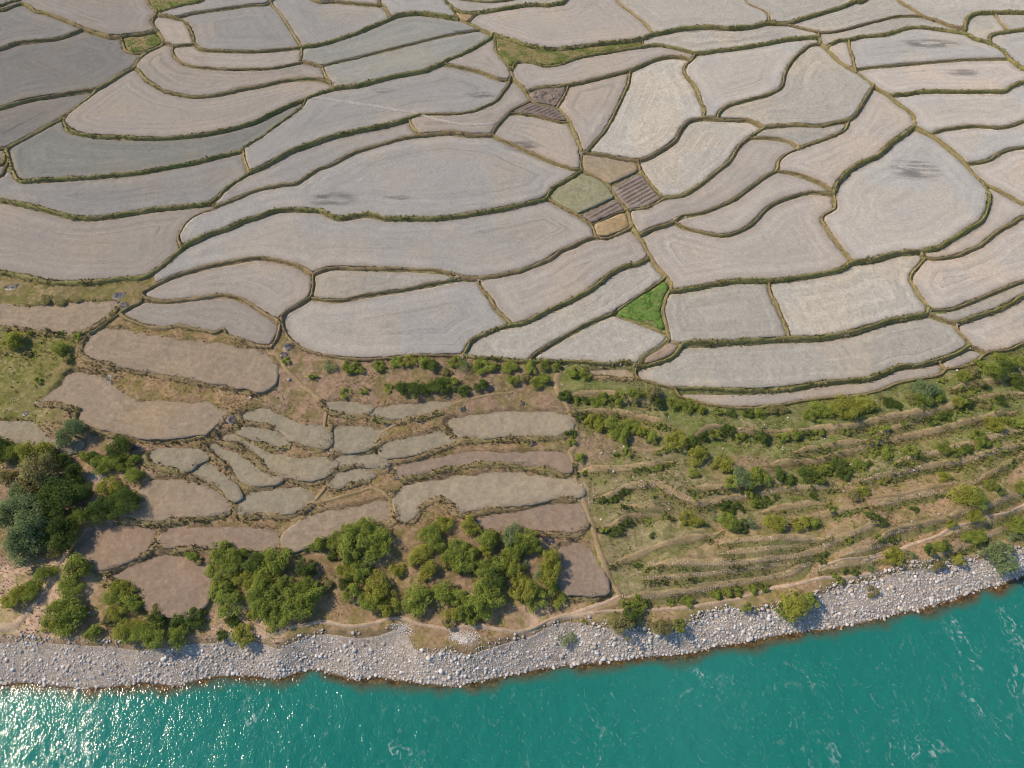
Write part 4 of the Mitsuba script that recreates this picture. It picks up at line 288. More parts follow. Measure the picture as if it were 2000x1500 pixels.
SHRUBS="""-59.2|45.8|2.2|4.5|y|tree|large yellow-green tree in the dark clump at the left edge|trees of the dark clump at the left edge
-57.2|42.8|2.55|6.0|o|tree|large dry olive tree in the dark clump at the left edge|trees of the dark clump at the left edge
-62.6|46.2|1.55|3.0|m|tree|medium leafy green tree in the dark clump at the left edge, leftmost|trees of the dark clump at the left edge
-51.4|37.9|1.48|3.0|m|tree|medium leafy green tree in the dark clump at the left edge, second from the left|trees of the dark clump at the left edge
-51.2|45.0|1.41|2.0|m|shrub|medium leafy green shrub in the dark clump at the left edge, third from the left|trees of the dark clump at the left edge
-50.1|45.0|1.28|2.0|m|shrub|medium leafy green shrub in the dark clump at the left edge, fourth from the left|trees of the dark clump at the left edge
-48.3|45.4|1.41|2.0|m|shrub|medium leafy green shrub in the dark clump at the left edge, fifth from the left|trees of the dark clump at the left edge
-46.6|43.6|1.27|1.8|m|shrub|medium leafy green shrub in the dark clump at the left edge, rightmost|trees of the dark clump at the left edge
-59.4|41.1|1.63|3.5|b|tree|medium bluish green tree in the dark clump at the left edge, left one|trees of the dark clump at the left edge
-55.8|49.2|1.98|4.0|b|tree|medium bluish green tree in the dark clump at the left edge, right one|trees of the dark clump at the left edge
-59.4|38.4|2.23|4.0|b|tree|large bluish green tree in the dark clump at the left edge, leftmost|trees of the dark clump at the left edge
-56.5|34.4|2.41|4.0|b|tree|large bluish green tree in the dark clump at the left edge, second from the left|trees of the dark clump at the left edge
-57.4|39.0|2.11|4.5|b|tree|large bluish green tree in the dark clump at the left edge, third from the left|trees of the dark clump at the left edge
-56.1|36.2|2.57|5.5|b|tree|large bluish green tree in the dark clump at the left edge, rightmost|trees of the dark clump at the left edge
-54.3|40.7|2.51|5.0|d|tree|large dark green tree in the dark clump at the left edge, leftmost|trees of the dark clump at the left edge
-52.7|35.9|2.31|4.0|d|tree|large dark green tree in the dark clump at the left edge, second from the left|trees of the dark clump at the left edge
-46.6|40.0|2.0|3.5|d|tree|large dark green tree in the dark clump at the left edge, rightmost|trees of the dark clump at the left edge
-53.3|34.1|0.96|1.5|o|shrub|small dry olive shrub in the dark clump at the left edge|trees of the dark clump at the left edge
-52.5|46.0|1.03|1.5|d|shrub|small dark green shrub in the dark clump at the left edge|trees of the dark clump at the left edge
-53.5|46.2|1.03|1.5|m|shrub|small leafy green shrub in the dark clump at the left edge, left one|trees of the dark clump at the left edge
-47.3|45.7|1.03|1.5|m|shrub|small leafy green shrub in the dark clump at the left edge, right one|trees of the dark clump at the left edge
-49.4|42.1|1.39|2.0|y|shrub|medium yellow-green shrub in the dark clump at the left edge|trees of the dark clump at the left edge
-48.3|42.2|1.01|1.5|y|shrub|small yellow-green shrub in the dark clump at the left edge|trees of the dark clump at the left edge
-64.2|47.0|1.56|4.0|d|tree|medium dark green tree in the dark clump at the left edge, leftmost|trees of the dark clump at the left edge
-55.4|38.5|1.73|3.5|d|tree|medium dark green tree in the dark clump at the left edge, second from the left|trees of the dark clump at the left edge
-55.9|45.4|1.16|2.0|d|shrub|medium dark green shrub in the dark clump at the left edge, third from the left|trees of the dark clump at the left edge
-53.9|43.4|1.66|3.0|d|tree|medium dark green tree in the dark clump at the left edge, fourth from the left|trees of the dark clump at the left edge
-51.9|41.1|1.51|3.0|d|tree|medium dark green tree in the dark clump at the left edge, fifth from the left|trees of the dark clump at the left edge
-50.2|38.7|1.24|2.5|d|shrub|medium dark green shrub in the dark clump at the left edge, sixth from the left|trees of the dark clump at the left edge
-48.7|39.0|1.73|3.5|d|tree|medium dark green tree in the dark clump at the left edge, seventh from the left|trees of the dark clump at the left edge
-49.2|47.2|1.82|3.0|d|tree|medium dark green tree in the dark clump at the left edge, rightmost|trees of the dark clump at the left edge
-62.3|43.4|1.27|2.0|o|shrub|medium dry olive shrub in the dark clump at the left edge|trees of the dark clump at the left edge
-68.9|63.3|1.86|2.5|y|shrub|large yellow-green shrub on the grass slope at the left edge|shrubs on the green grass at the left edge
-62.0|62.2|1.42|1.8|m|shrub|large leafy green shrub on the grass slope at the left edge|shrubs on the green grass at the left edge
-66.5|61.6|0.7|1.0|o|shrub|medium dry olive shrub on the grass slope at the left edge, leftmost|shrubs on the green grass at the left edge
-60.5|60.7|0.84|1.0|o|shrub|medium dry olive shrub on the grass slope at the left edge, second from the left|shrubs on the green grass at the left edge
-56.9|52.8|0.67|1.0|o|shrub|medium dry olive shrub on the grass slope at the left edge, rightmost|shrubs on the green grass at the left edge
-63.5|57.2|0.62|0.8|m|shrub|medium leafy green shrub on the grass slope at the left edge|shrubs on the green grass at the left edge
-54.6|29.6|1.52|2.0|m|shrub|medium leafy green shrub around the round bare field by the river, leftmost|shrubs around the round bare field by the river
-53.5|31.5|1.3|1.8|m|shrub|medium leafy green shrub around the round bare field by the river, second from the left|shrubs around the round bare field by the river
-50.1|29.8|1.52|2.2|m|shrub|medium leafy green shrub around the round bare field by the river, third from the left|shrubs around the round bare field by the river
-50.1|32.2|1.78|2.5|m|shrub|medium leafy green shrub around the round bare field by the river, fourth from the left|shrubs around the round bare field by the river
-48.9|32.0|1.18|1.8|m|shrub|medium leafy green shrub around the round bare field by the river, fifth from the left|shrubs around the round bare field by the river
-46.1|25.4|1.02|1.6|m|shrub|medium leafy green shrub around the round bare field by the river, sixth from the left|shrubs around the round bare field by the river
-44.9|29.0|1.28|2.0|m|shrub|medium leafy green shrub around the round bare field by the river, seventh from the left|shrubs around the round bare field by the river
-42.8|28.2|1.5|2.2|m|shrub|medium leafy green shrub around the round bare field by the river, eighth from the left|shrubs around the round bare field by the river
-41.0|25.1|1.36|2.0|m|shrub|medium leafy green shrub around the round bare field by the river, ninth from the left|shrubs around the round bare field by the river
-39.1|24.9|1.7|2.6|m|shrub|medium leafy green shrub around the round bare field by the river, tenth from the left|shrubs around the round bare field by the river
-36.9|24.9|1.36|2.0|m|shrub|medium leafy green shrub around the round bare field by the river, rightmost|shrubs around the round bare field by the river
-50.2|27.8|1.96|2.8|m|shrub|large leafy green shrub around the round bare field by the river, left one|shrubs around the round bare field by the river
-49.0|27.0|1.96|2.8|m|shrub|large leafy green shrub around the round bare field by the river, right one|shrubs around the round bare field by the river
-56.9|28.7|1.04|1.5|y|shrub|medium yellow-green shrub around the round bare field by the river, leftmost|shrubs around the round bare field by the river
-50.8|26.3|1.37|1.8|y|shrub|medium yellow-green shrub around the round bare field by the river, second from the left|shrubs around the round bare field by the river
-44.3|27.4|1.27|2.0|y|shrub|medium yellow-green shrub around the round bare field by the river, third from the left|shrubs around the round bare field by the river
-44.3|29.8|1.52|2.2|y|shrub|medium yellow-green shrub around the round bare field by the river, fourth from the left|shrubs around the round bare field by the river
-42.4|25.3|1.7|2.5|y|shrub|medium yellow-green shrub around the round bare field by the river, rightmost|shrubs around the round bare field by the river
-55.8|29.0|1.86|2.2|y|shrub|large yellow-green shrub around the round bare field by the river|shrubs around the round bare field by the river
-44.7|26.7|0.92|1.4|o|shrub|small dry olive shrub around the round bare field by the river, left one|shrubs around the round bare field by the river
-39.7|27.5|0.81|1.2|o|shrub|small dry olive shrub around the round bare field by the river, right one|shrubs around the round bare field by the river
-39.7|26.4|1.37|2.2|d|shrub|medium dark green shrub around the round bare field by the river, leftmost|shrubs around the round bare field by the river
-37.1|26.3|1.14|2.0|d|shrub|medium dark green shrub around the round bare field by the river, second from the left|shrubs around the round bare field by the river
-35.5|26.8|1.26|2.0|d|shrub|medium dark green shrub around the round bare field by the river, rightmost|shrubs around the round bare field by the river
-36.1|25.8|0.8|1.4|m|shrub|small leafy green shrub around the round bare field by the river|shrubs around the round bare field by the river
-33.5|29.6|1.05|1.6|m|shrub|medium leafy green shrub in the big thicket beside the round field, leftmost|shrubs of the big thicket
-33.7|33.7|1.8|2.6|m|shrub|medium leafy green shrub in the big thicket beside the round field, second from the left|shrubs of the big thicket
-33.0|30.9|1.41|2.0|m|shrub|medium leafy green shrub in the big thicket beside the round field, third from the left|shrubs of the big thicket
-32.2|32.6|1.54|2.4|m|shrub|medium leafy green shrub in the big thicket beside the round field, fourth from the left|shrubs of the big thicket
-31.6|33.5|1.19|2.0|m|shrub|medium leafy green shrub in the big thicket beside the round field, fifth from the left|shrubs of the big thicket
-29.0|28.9|1.28|2.0|m|shrub|medium leafy green shrub in the big thicket beside the round field, sixth from the left|shrubs of the big thicket
-28.6|30.2|1.64|2.4|m|shrub|medium leafy green shrub in the big thicket beside the round field, seventh from the left|shrubs of the big thicket
-27.2|27.7|1.62|2.4|m|shrub|medium leafy green shrub in the big thicket beside the round field, eighth from the left|shrubs of the big thicket
-25.7|30.3|1.29|2.0|m|shrub|medium leafy green shrub in the big thicket beside the round field, ninth from the left|shrubs of the big thicket
-25.3|27.3|1.38|2.0|m|shrub|medium leafy green shrub in the big thicket beside the round field, tenth from the left|shrubs of the big thicket
-23.4|30.2|1.4|2.4|m|shrub|medium leafy green shrub in the big thicket beside the round field, rightmost|shrubs of the big thicket
-29.6|32.7|1.55|2.4|d|shrub|medium dark green shrub in the big thicket beside the round field, left one|shrubs of the big thicket
-23.7|32.1|1.3|2.4|d|shrub|medium dark green shrub in the big thicket beside the round field, right one|shrubs of the big thicket
-31.9|28.6|1.86|2.4|m|shrub|large leafy green shrub in the big thicket beside the round field, leftmost|shrubs of the big thicket
-27.7|29.0|1.86|2.8|m|shrub|large leafy green shrub in the big thicket beside the round field, second from the left|shrubs of the big thicket
-27.3|33.0|2.14|2.8|m|shrub|large leafy green shrub in the big thicket beside the round field, third from the left|shrubs of the big thicket
-24.5|28.1|1.97|2.8|m|shrub|large leafy green shrub in the big thicket beside the round field, fourth from the left|shrubs of the big thicket
-22.9|28.9|1.98|3.0|m|shrub|large leafy green shrub in the big thicket beside the round field, rightmost|shrubs of the big thicket
-29.8|25.2|1.47|1.8|y|shrub|medium yellow-green shrub in the big thicket beside the round field, leftmost|shrubs of the big thicket
-30.7|31.0|1.29|1.6|y|shrub|medium yellow-green shrub in the big thicket beside the round field, second from the left|shrubs of the big thicket
-28.3|31.7|1.42|2.0|y|shrub|medium yellow-green shrub in the big thicket beside the round field, rightmost|shrubs of the big thicket
-28.8|27.4|0.81|1.4|y|shrub|small yellow-green shrub in the big thicket beside the round field|shrubs of the big thicket
-37.3|33.9|0.84|1.0|m|shrub|small leafy green shrub in the big thicket beside the round field, leftmost|shrubs of the big thicket
-34.8|32.2|0.83|1.0|m|shrub|small leafy green shrub in the big thicket beside the round field, second from the left|shrubs of the big thicket
-26.8|26.4|0.91|1.2|m|shrub|small leafy green shrub in the big thicket beside the round field, rightmost|shrubs of the big thicket
-32.1|25.3|0.68|1.0|d|shrub|small dark green shrub in the big thicket beside the round field, left one|shrubs of the big thicket
-31.1|26.6|0.92|1.3|d|shrub|small dark green shrub in the big thicket beside the round field, right one|shrubs of the big thicket
-36.2|33.4|0.72|0.9|o|shrub|small dry olive shrub in the big thicket beside the round field, left one|shrubs of the big thicket
-21.1|30.6|0.82|1.0|o|shrub|small dry olive shrub in the big thicket beside the round field, right one|shrubs of the big thicket
-18.7|35.1|2.54|3.4|m|shrub|large leafy green shrub in the thicket under the curved terrace, left one|shrubs of the middle thicket
-16.5|34.9|2.42|3.2|m|shrub|large leafy green shrub in the thicket under the curved terrace, right one|shrubs of the middle thicket
-22.6|34.9|1.2|1.6|m|shrub|medium leafy green shrub in the thicket under the curved terrace, leftmost|shrubs of the middle thicket
-20.8|35.3|1.33|2.0|m|shrub|medium leafy green shrub in the thicket under the curved terrace, second from the left|shrubs of the middle thicket
-18.1|29.8|1.17|2.0|m|shrub|medium leafy green shrub in the thicket under the curved terrace, third from the left|shrubs of the middle thicket
-17.7|32.5|1.31|2.0|m|shrub|medium leafy green shrub in the thicket under the curved terrace, fourth from the left|shrubs of the middle thicket
-17.3|36.8|1.59|2.4|m|shrub|medium leafy green shrub in the thicket under the curved terrace, fifth from the left|shrubs of the middle thicket
-16.1|28.7|1.51|2.2|m|shrub|medium leafy green shrub in the thicket under the curved terrace, sixth from the left|shrubs of the middle thicket
-16.0|34.1|1.08|1.8|m|shrub|medium leafy green shrub in the thicket under the curved terrace, seventh from the left|shrubs of the middle thicket
-15.2|35.5|1.7|2.6|m|shrub|medium leafy green shrub in the thicket under the curved terrace, eighth from the left|shrubs of the middle thicket
-11.3|28.4|1.39|2.0|m|shrub|medium leafy green shrub in the thicket under the curved terrace, ninth from the left|shrubs of the middle thicket
-10.6|28.9|1.63|2.4|m|shrub|medium leafy green shrub in the thicket under the curved terrace, rightmost|shrubs of the middle thicket
-23.8|34.9|0.72|0.9|d|shrub|small dark green shrub in the thicket under the curved terrace, leftmost|shrubs of the middle thicket
-20.9|33.9|0.72|0.9|d|shrub|small dark green shrub in the thicket under the curved terrace, second from the left|shrubs of the middle thicket
-19.2|30.6|0.82|1.4|d|shrub|small dark green shrub in the thicket under the curved terrace, rightmost|shrubs of the middle thicket
-18.1|33.7|1.32|2.4|d|shrub|medium dark green shrub in the thicket under the curved terrace|shrubs of the middle thicket
-18.9|31.7|1.54|2.2|y|shrub|medium yellow-green shrub in the thicket under the curved terrace|shrubs of the middle thicket
-16.9|32.8|0.95|1.8|b|shrub|small bluish green shrub in the thicket under the curved terrace|shrubs of the middle thicket
-17.3|31.2|0.94|1.6|m|shrub|small leafy green shrub in the thicket under the curved terrace|shrubs of the middle thicket
-15.3|29.8|1.87|2.8|y|shrub|large yellow-green shrub in the thicket under the curved terrace, left one|shrubs of the middle thicket
-14.2|28.8|1.86|2.6|y|shrub|large yellow-green shrub in the thicket under the curved terrace, right one|shrubs of the middle thicket
-13.2|32.0|0.95|1.3|y|shrub|small yellow-green shrub in the thicket under the curved terrace|shrubs of the middle thicket
-10.4|34.0|1.32|1.8|y|shrub|medium yellow-green shrub in the bright thicket by the bare plot, leftmost|shrubs of the bright thicket
-9.6|32.1|1.3|1.8|y|shrub|medium yellow-green shrub in the bright thicket by the bare plot, second from the left|shrubs of the bright thicket
-8.2|37.2|1.35|2.0|y|shrub|medium yellow-green shrub in the bright thicket by the bare plot, third from the left|shrubs of the bright thicket
-6.6|27.4|1.04|1.4|y|shrub|medium yellow-green shrub in the bright thicket by the bare plot, fourth from the left|shrubs of the bright thicket
-5.1|37.1|1.22|1.8|y|shrub|medium yellow-green shrub in the bright thicket by the bare plot, fifth from the left|shrubs of the bright thicket
-3.3|34.4|1.08|1.6|y|shrub|medium yellow-green shrub in the bright thicket by the bare plot, sixth from the left|shrubs of the bright thicket
0.4|32.0|1.19|2.0|y|shrub|medium yellow-green shrub in the bright thicket by the bare plot, seventh from the left|shrubs of the bright thicket
0.6|29.6|1.17|1.6|y|shrub|medium yellow-green shrub in the bright thicket by the bare plot, eighth from the left|shrubs of the bright thicket
4.2|31.2|1.42|2.4|y|shrub|medium yellow-green shrub in the bright thicket by the bare plot, ninth from the left|shrubs of the bright thicket
4.5|33.5|1.44|2.2|y|shrub|medium yellow-green shrub in the bright thicket by the bare plot, tenth from the left|shrubs of the bright thicket
4.7|32.1|1.66|2.6|y|shrub|medium yellow-green shrub in the bright thicket by the bare plot, rightmost|shrubs of the bright thicket
-9.6|36.1|1.46|2.2|m|shrub|medium leafy green shrub in the bright thicket by the bare plot, leftmost|shrubs of the bright thicket
-9.2|35.2|1.45|2.2|m|shrub|medium leafy green shrub in the bright thicket by the bare plot, second from the left|shrubs of the bright thicket
-7.7|29.5|1.51|2.2|m|shrub|medium leafy green shrub in the bright thicket by the bare plot, third from the left|shrubs of the bright thicket
-7.2|33.4|1.43|2.2|m|shrub|medium leafy green shrub in the bright thicket by the bare plot, fourth from the left|shrubs of the bright thicket
-6.6|34.3|1.56|2.4|m|shrub|medium leafy green shrub in the bright thicket by the bare plot, fifth from the left|shrubs of the bright thicket
-6.2|32.4|1.07|1.8|m|shrub|medium leafy green shrub in the bright thicket by the bare plot, sixth from the left|shrubs of the bright thicket
-5.8|28.9|1.39|2.2|m|shrub|medium leafy green shrub in the bright thicket by the bare plot, seventh from the left|shrubs of the bright thicket
-5.6|33.4|1.79|2.6|m|shrub|medium leafy green shrub in the bright thicket by the bare plot, eighth from the left|shrubs of the bright thicket
-5.1|27.8|1.62|2.6|m|shrub|medium leafy green shrub in the bright thicket by the bare plot, ninth from the left|shrubs of the bright thicket
-4.5|26.8|1.03|1.6|m|shrub|medium leafy green shrub in the bright thicket by the bare plot, tenth from the left|shrubs of the bright thicket
-3.7|28.0|1.73|2.8|m|shrub|medium leafy green shrub in the bright thicket by the bare plot, eleventh from the left|shrubs of the bright thicket
-3.2|30.3|1.41|2.4|m|shrub|medium leafy green shrub in the bright thicket by the bare plot, twelfth from the left|shrubs of the bright thicket
-3.0|35.5|1.45|2.2|m|shrub|medium leafy green shrub in the bright thicket by the bare plot, thirteenth from the left|shrubs of the bright thicket
-2.6|32.1|1.54|2.2|m|shrub|medium leafy green shrub in the bright thicket by the bare plot, fourteenth from the left|shrubs of the bright thicket
-2.6|29.1|1.63|2.8|m|shrub|medium leafy green shrub in the bright thicket by the bare plot, fifteenth from the left|shrubs of the bright thicket
-2.1|35.7|1.09|2.0|m|shrub|medium leafy green shrub in the bright thicket by the bare plot, sixteenth from the left|shrubs of the bright thicket
-0.3|34.4|1.08|2.0|m|shrub|medium leafy green shrub in the bright thicket by the bare plot, seventeenth from the left|shrubs of the bright thicket
0.0|32.9|1.55|2.2|m|shrub|medium leafy green shrub in the bright thicket by the bare plot, eighteenth from the left|shrubs of the bright thicket
0.7|34.9|1.45|2.6|m|shrub|medium leafy green shrub in the bright thicket by the bare plot, nineteenth from the left|shrubs of the bright thicket
1.6|35.6|1.58|2.8|m|shrub|medium leafy green shrub in the bright thicket by the bare plot, twentieth from the left|shrubs of the bright thicket
2.5|34.8|1.09|2.2|m|shrub|medium leafy green shrub in the bright thicket by the bare plot, twenty-first from the left|shrubs of the bright thicket
2.7|29.1|1.52|1.8|m|shrub|medium leafy green shrub in the bright thicket by the bare plot, twenty-second from the left|shrubs of the bright thicket
5.4|29.0|1.05|1.2|m|shrub|medium leafy green shrub in the bright thicket by the bare plot, rightmost|shrubs of the bright thicket
-11.2|33.4|0.95|1.4|y|shrub|small yellow-green shrub in the bright thicket by the bare plot|shrubs of the bright thicket
0.0|35.9|1.58|2.6|b|shrub|medium bluish green shrub in the bright thicket by the bare plot|shrubs of the bright thicket
1.5|32.6|0.59|1.0|b|shrub|small bluish green shrub in the bright thicket by the bare plot, left one|shrubs of the bright thicket
3.3|31.7|0.95|1.4|b|shrub|small bluish green shrub in the bright thicket by the bare plot, right one|shrubs of the bright thicket
4.5|30.3|0.94|1.6|m|shrub|small leafy green shrub in the bright thicket by the bare plot|shrubs of the bright thicket
1.5|29.9|1.99|2.4|y|shrub|large yellow-green shrub in the bright thicket by the bare plot|shrubs of the bright thicket
-2.0|30.9|1.53|2.6|d|shrub|medium dark green shrub in the bright thicket by the bare plot|shrubs of the bright thicket
-6.9|26.6|0.8|1.1|o|shrub|small dry olive shrub in the bright thicket by the bare plot|shrubs of the bright thicket
-24.7|59.5|0.97|1.3|b|shrub|medium bluish green shrub on the reddish slope below the plateau, left one|shrubs along the plateau edge
-6.1|59.4|1.25|1.5|b|shrub|medium bluish green shrub on the reddish slope below the plateau, right one|shrubs along the plateau edge
-22.1|55.5|0.75|0.9|m|shrub|medium leafy green shrub on the reddish slope below the plateau, leftmost|shrubs along the plateau edge
-22.3|59.1|0.97|1.2|m|shrub|medium leafy green shrub on the reddish slope below the plateau, second from the left|shrubs along the plateau edge
-21.4|59.2|0.9|1.2|m|shrub|medium leafy green shrub on the reddish slope below the plateau, third from the left|shrubs along the plateau edge
-18.0|59.4|1.04|1.3|m|shrub|medium leafy green shrub on the reddish slope below the plateau, fourth from the left|shrubs along the plateau edge
-15.5|60.1|0.91|1.2|m|shrub|medium leafy green shrub on the reddish slope below the plateau, fifth from the left|shrubs along the plateau edge
-12.0|60.0|1.12|1.4|m|shrub|medium leafy green shrub on the reddish slope below the plateau, sixth from the left|shrubs along the plateau edge
-8.2|56.9|1.1|1.5|m|shrub|medium leafy green shrub on the reddish slope below the plateau, seventh from the left|shrubs along the plateau edge
-7.7|60.1|0.98|1.1|m|shrub|medium leafy green shrub on the reddish slope below the plateau, eighth from the left|shrubs along the plateau edge
-4.2|59.6|1.25|1.5|m|shrub|medium leafy green shrub on the reddish slope below the plateau, ninth from the left|shrubs along the plateau edge
-2.6|59.3|0.97|1.3|m|shrub|medium leafy green shrub on the reddish slope below the plateau, tenth from the left|shrubs along the plateau edge
-0.7|59.3|0.97|1.3|m|shrub|medium leafy green shrub on the reddish slope below the plateau, eleventh from the left|shrubs along the plateau edge
0.1|57.3|0.96|1.2|m|shrub|medium leafy green shrub on the reddish slope below the plateau, twelfth from the left|shrubs along the plateau edge
0.2|59.5|0.98|1.3|m|shrub|medium leafy green shrub on the reddish slope below the plateau, thirteenth from the left|shrubs along the plateau edge
2.4|59.4|0.98|1.2|m|shrub|medium leafy green shrub on the reddish slope below the plateau, fourteenth from the left|shrubs along the plateau edge
3.1|56.9|1.1|1.4|m|shrub|medium leafy green shrub on the reddish slope below the plateau, fifteenth from the left|shrubs along the plateau edge
4.3|59.6|0.84|1.1|m|shrub|medium leafy green shrub on the reddish slope below the plateau, sixteenth from the left|shrubs along the plateau edge
4.3|57.6|1.1|1.4|m|shrub|medium leafy green shrub on the reddish slope below the plateau, seventeenth from the left|shrubs along the plateau edge
5.9|59.7|0.77|1.1|m|shrub|medium leafy green shrub on the reddish slope below the plateau, rightmost|shrubs along the plateau edge
-30.7|60.4|0.63|0.8|m|shrub|small leafy green shrub on the reddish slope below the plateau, leftmost|shrubs along the plateau edge
-26.8|57.6|0.69|0.9|m|shrub|small leafy green shrub on the reddish slope below the plateau, second from the left|shrubs along the plateau edge
-20.5|58.9|0.69|0.9|m|shrub|small leafy green shrub on the reddish slope below the plateau, third from the left|shrubs along the plateau edge
-19.7|55.7|0.68|0.9|m|shrub|small leafy green shrub on the reddish slope below the plateau, fourth from the left|shrubs along the plateau edge
-16.5|56.0|0.68|0.9|m|shrub|small leafy green shrub on the reddish slope below the plateau, rightmost|shrubs along the plateau edge
-13.9|60.1|1.12|1.4|y|shrub|medium yellow-green shrub on the reddish slope below the plateau|shrubs along the plateau edge
-10.7|59.6|0.98|1.3|d|shrub|medium dark green shrub on the reddish slope below the plateau, leftmost|shrubs along the plateau edge
-6.5|55.7|1.23|1.5|d|shrub|medium dark green shrub on the reddish slope below the plateau, second from the left|shrubs along the plateau edge
-4.1|56.7|1.24|1.5|d|shrub|medium dark green shrub on the reddish slope below the plateau, rightmost|shrubs along the plateau edge
-14.4|55.8|1.36|1.8|d|shrub|large dark green shrub on the reddish slope below the plateau, leftmost|shrubs along the plateau edge
-12.4|55.6|1.5|1.8|d|shrub|large dark green shrub on the reddish slope below the plateau, second from the left|shrubs along the plateau edge
-9.7|56.2|1.78|2.0|d|shrub|large dark green shrub on the reddish slope below the plateau, rightmost|shrubs along the plateau edge
-9.0|58.8|0.83|1.1|o|shrub|medium dry olive shrub on the reddish slope below the plateau, left one|shrubs along the plateau edge
1.5|57.7|0.83|1.0|o|shrub|medium dry olive shrub on the reddish slope below the plateau, right one|shrubs along the plateau edge
8.2|58.4|0.97|1.3|m|shrub|medium leafy green shrub under the long stubble terrace, leftmost|shrubs under the long stubble terrace
9.7|58.0|0.97|1.2|m|shrub|medium leafy green shrub under the long stubble terrace, second from the left|shrubs under the long stubble terrace
11.2|54.4|0.95|1.2|m|shrub|medium leafy green shrub under the long stubble terrace, third from the left|shrubs under the long stubble terrace
12.3|54.7|1.09|1.4|m|shrub|medium leafy green shrub under the long stubble terrace, fourth from the left|shrubs under the long stubble terrace
14.1|54.9|0.95|1.3|m|shrub|medium leafy green shrub under the long stubble terrace, fifth from the left|shrubs under the long stubble terrace
15.9|54.9|0.88|1.2|m|shrub|medium leafy green shrub under the long stubble terrace, sixth from the left|shrubs under the long stubble terrace
21.4|54.0|1.08|1.5|m|shrub|medium leafy green shrub under the long stubble terrace, seventh from the left|shrubs under the long stubble terrace
32.3|52.6|0.81|1.1|m|shrub|medium leafy green shrub under the long stubble terrace, rightmost|shrubs under the long stubble terrace
6.9|55.2|0.82|1.1|d|shrub|medium dark green shrub under the long stubble terrace, leftmost|shrubs under the long stubble terrace
9.9|54.8|0.75|1.0|d|shrub|medium dark green shrub under the long stubble terrace, second from the left|shrubs under the long stubble terrace
19.1|54.1|1.09|1.5|d|shrub|medium dark green shrub under the long stubble terrace, third from the left|shrubs under the long stubble terrace
28.5|52.6|0.81|1.0|d|shrub|medium dark green shrub under the long stubble terrace, fourth from the left|shrubs under the long stubble terrace
30.9|52.7|0.81|1.1|d|shrub|medium dark green shrub under the long stubble terrace, rightmost|shrubs under the long stubble terrace
8.7|55.1|0.61|0.8|m|shrub|small leafy green shrub under the long stubble terrace, left one|shrubs under the long stubble terrace
26.9|52.7|0.67|0.9|m|shrub|small leafy green shrub under the long stubble terrace, right one|shrubs under the long stubble terrace
18.5|55.3|1.37|1.7|o|shrub|large dry olive shrub under the long stubble terrace|shrubs under the long stubble terrace
17.2|54.6|0.68|1.0|d|shrub|small dark green shrub under the long stubble terrace|shrubs under the long stubble terrace
23.2|53.6|1.22|1.5|m|shrub|large leafy green shrub under the long stubble terrace|shrubs under the long stubble terrace
24.8|53.2|0.95|1.3|y|shrub|medium yellow-green shrub under the long stubble terrace|shrubs under the long stubble terrace
34.1|53.1|0.81|1.0|o|shrub|medium dry olive shrub under the long stubble terrace|shrubs under the long stubble terrace
10.1|51.7|1.07|1.4|y|shrub|medium yellow-green shrub on the upper ledges by the dry path|shrubs on the upper green ledges
11.4|51.0|1.2|1.6|y|shrub|large yellow-green shrub on the upper ledges by the dry path, leftmost|shrubs on the upper green ledges
16.9|49.9|1.19|1.6|y|shrub|large yellow-green shrub on the upper ledges by the dry path, second from the left|shrubs on the upper green ledges
21.1|48.3|1.44|2.0|y|shrub|large yellow-green shrub on the upper ledges by the dry path, third from the left|shrubs on the upper green ledges
23.3|46.5|1.43|1.8|y|shrub|large yellow-green shrub on the upper ledges by the dry path, fourth from the left|shrubs on the upper green ledges
26.4|45.4|1.55|2.0|y|shrub|large yellow-green shrub on the upper ledges by the dry path, rightmost|shrubs on the upper green ledges
13.2|50.5|1.59|2.0|m|shrub|large leafy green shrub on the upper ledges by the dry path, leftmost|shrubs on the upper green ledges
14.1|49.1|1.32|1.8|m|shrub|large leafy green shrub on the upper ledges by the dry path, second from the left|shrubs on the upper green ledges
15.4|50.7|1.33|1.7|m|shrub|large leafy green shrub on the upper ledges by the dry path, third from the left|shrubs on the upper green ledges
29.7|43.2|1.28|1.7|m|shrub|large leafy green shrub on the upper ledges by the dry path, rightmost|shrubs on the upper green ledges
7.4|48.4|0.72|1.0|m|shrub|medium leafy green shrub on the upper ledges by the dry path, leftmost|shrubs on the upper green ledges
8.6|46.3|0.78|1.1|m|shrub|medium leafy green shrub on the upper ledges by the dry path, second from the left|shrubs on the upper green ledges
14.6|47.1|0.65|1.2|m|shrub|medium leafy green shrub on the upper ledges by the dry path, third from the left|shrubs on the upper green ledges
17.9|49.1|1.05|1.4|m|shrub|medium leafy green shrub on the upper ledges by the dry path, fourth from the left|shrubs on the upper green ledges
22.7|44.1|0.77|1.0|m|shrub|medium leafy green shrub on the upper ledges by the dry path, fifth from the left|shrubs on the upper green ledges
26.0|50.1|0.86|1.3|m|shrub|medium leafy green shrub on the upper ledges by the dry path, sixth from the left|shrubs on the upper green ledges
27.0|42.9|1.02|1.4|m|shrub|medium leafy green shrub on the upper ledges by the dry path, seventh from the left|shrubs on the upper green ledges
29.6|49.7|0.79|1.2|m|shrub|medium leafy green shrub on the upper ledges by the dry path, eighth from the left|shrubs on the upper green ledges
29.1|41.7|0.63|0.9|m|shrub|medium leafy green shrub on the upper ledges by the dry path, ninth from the left|shrubs on the upper green ledges
34.9|49.5|0.86|1.2|m|shrub|medium leafy green shrub on the upper ledges by the dry path, tenth from the left|shrubs on the upper green ledges
36.6|49.8|0.86|1.2|m|shrub|medium leafy green shrub on the upper ledges by the dry path, eleventh from the left|shrubs on the upper green ledges
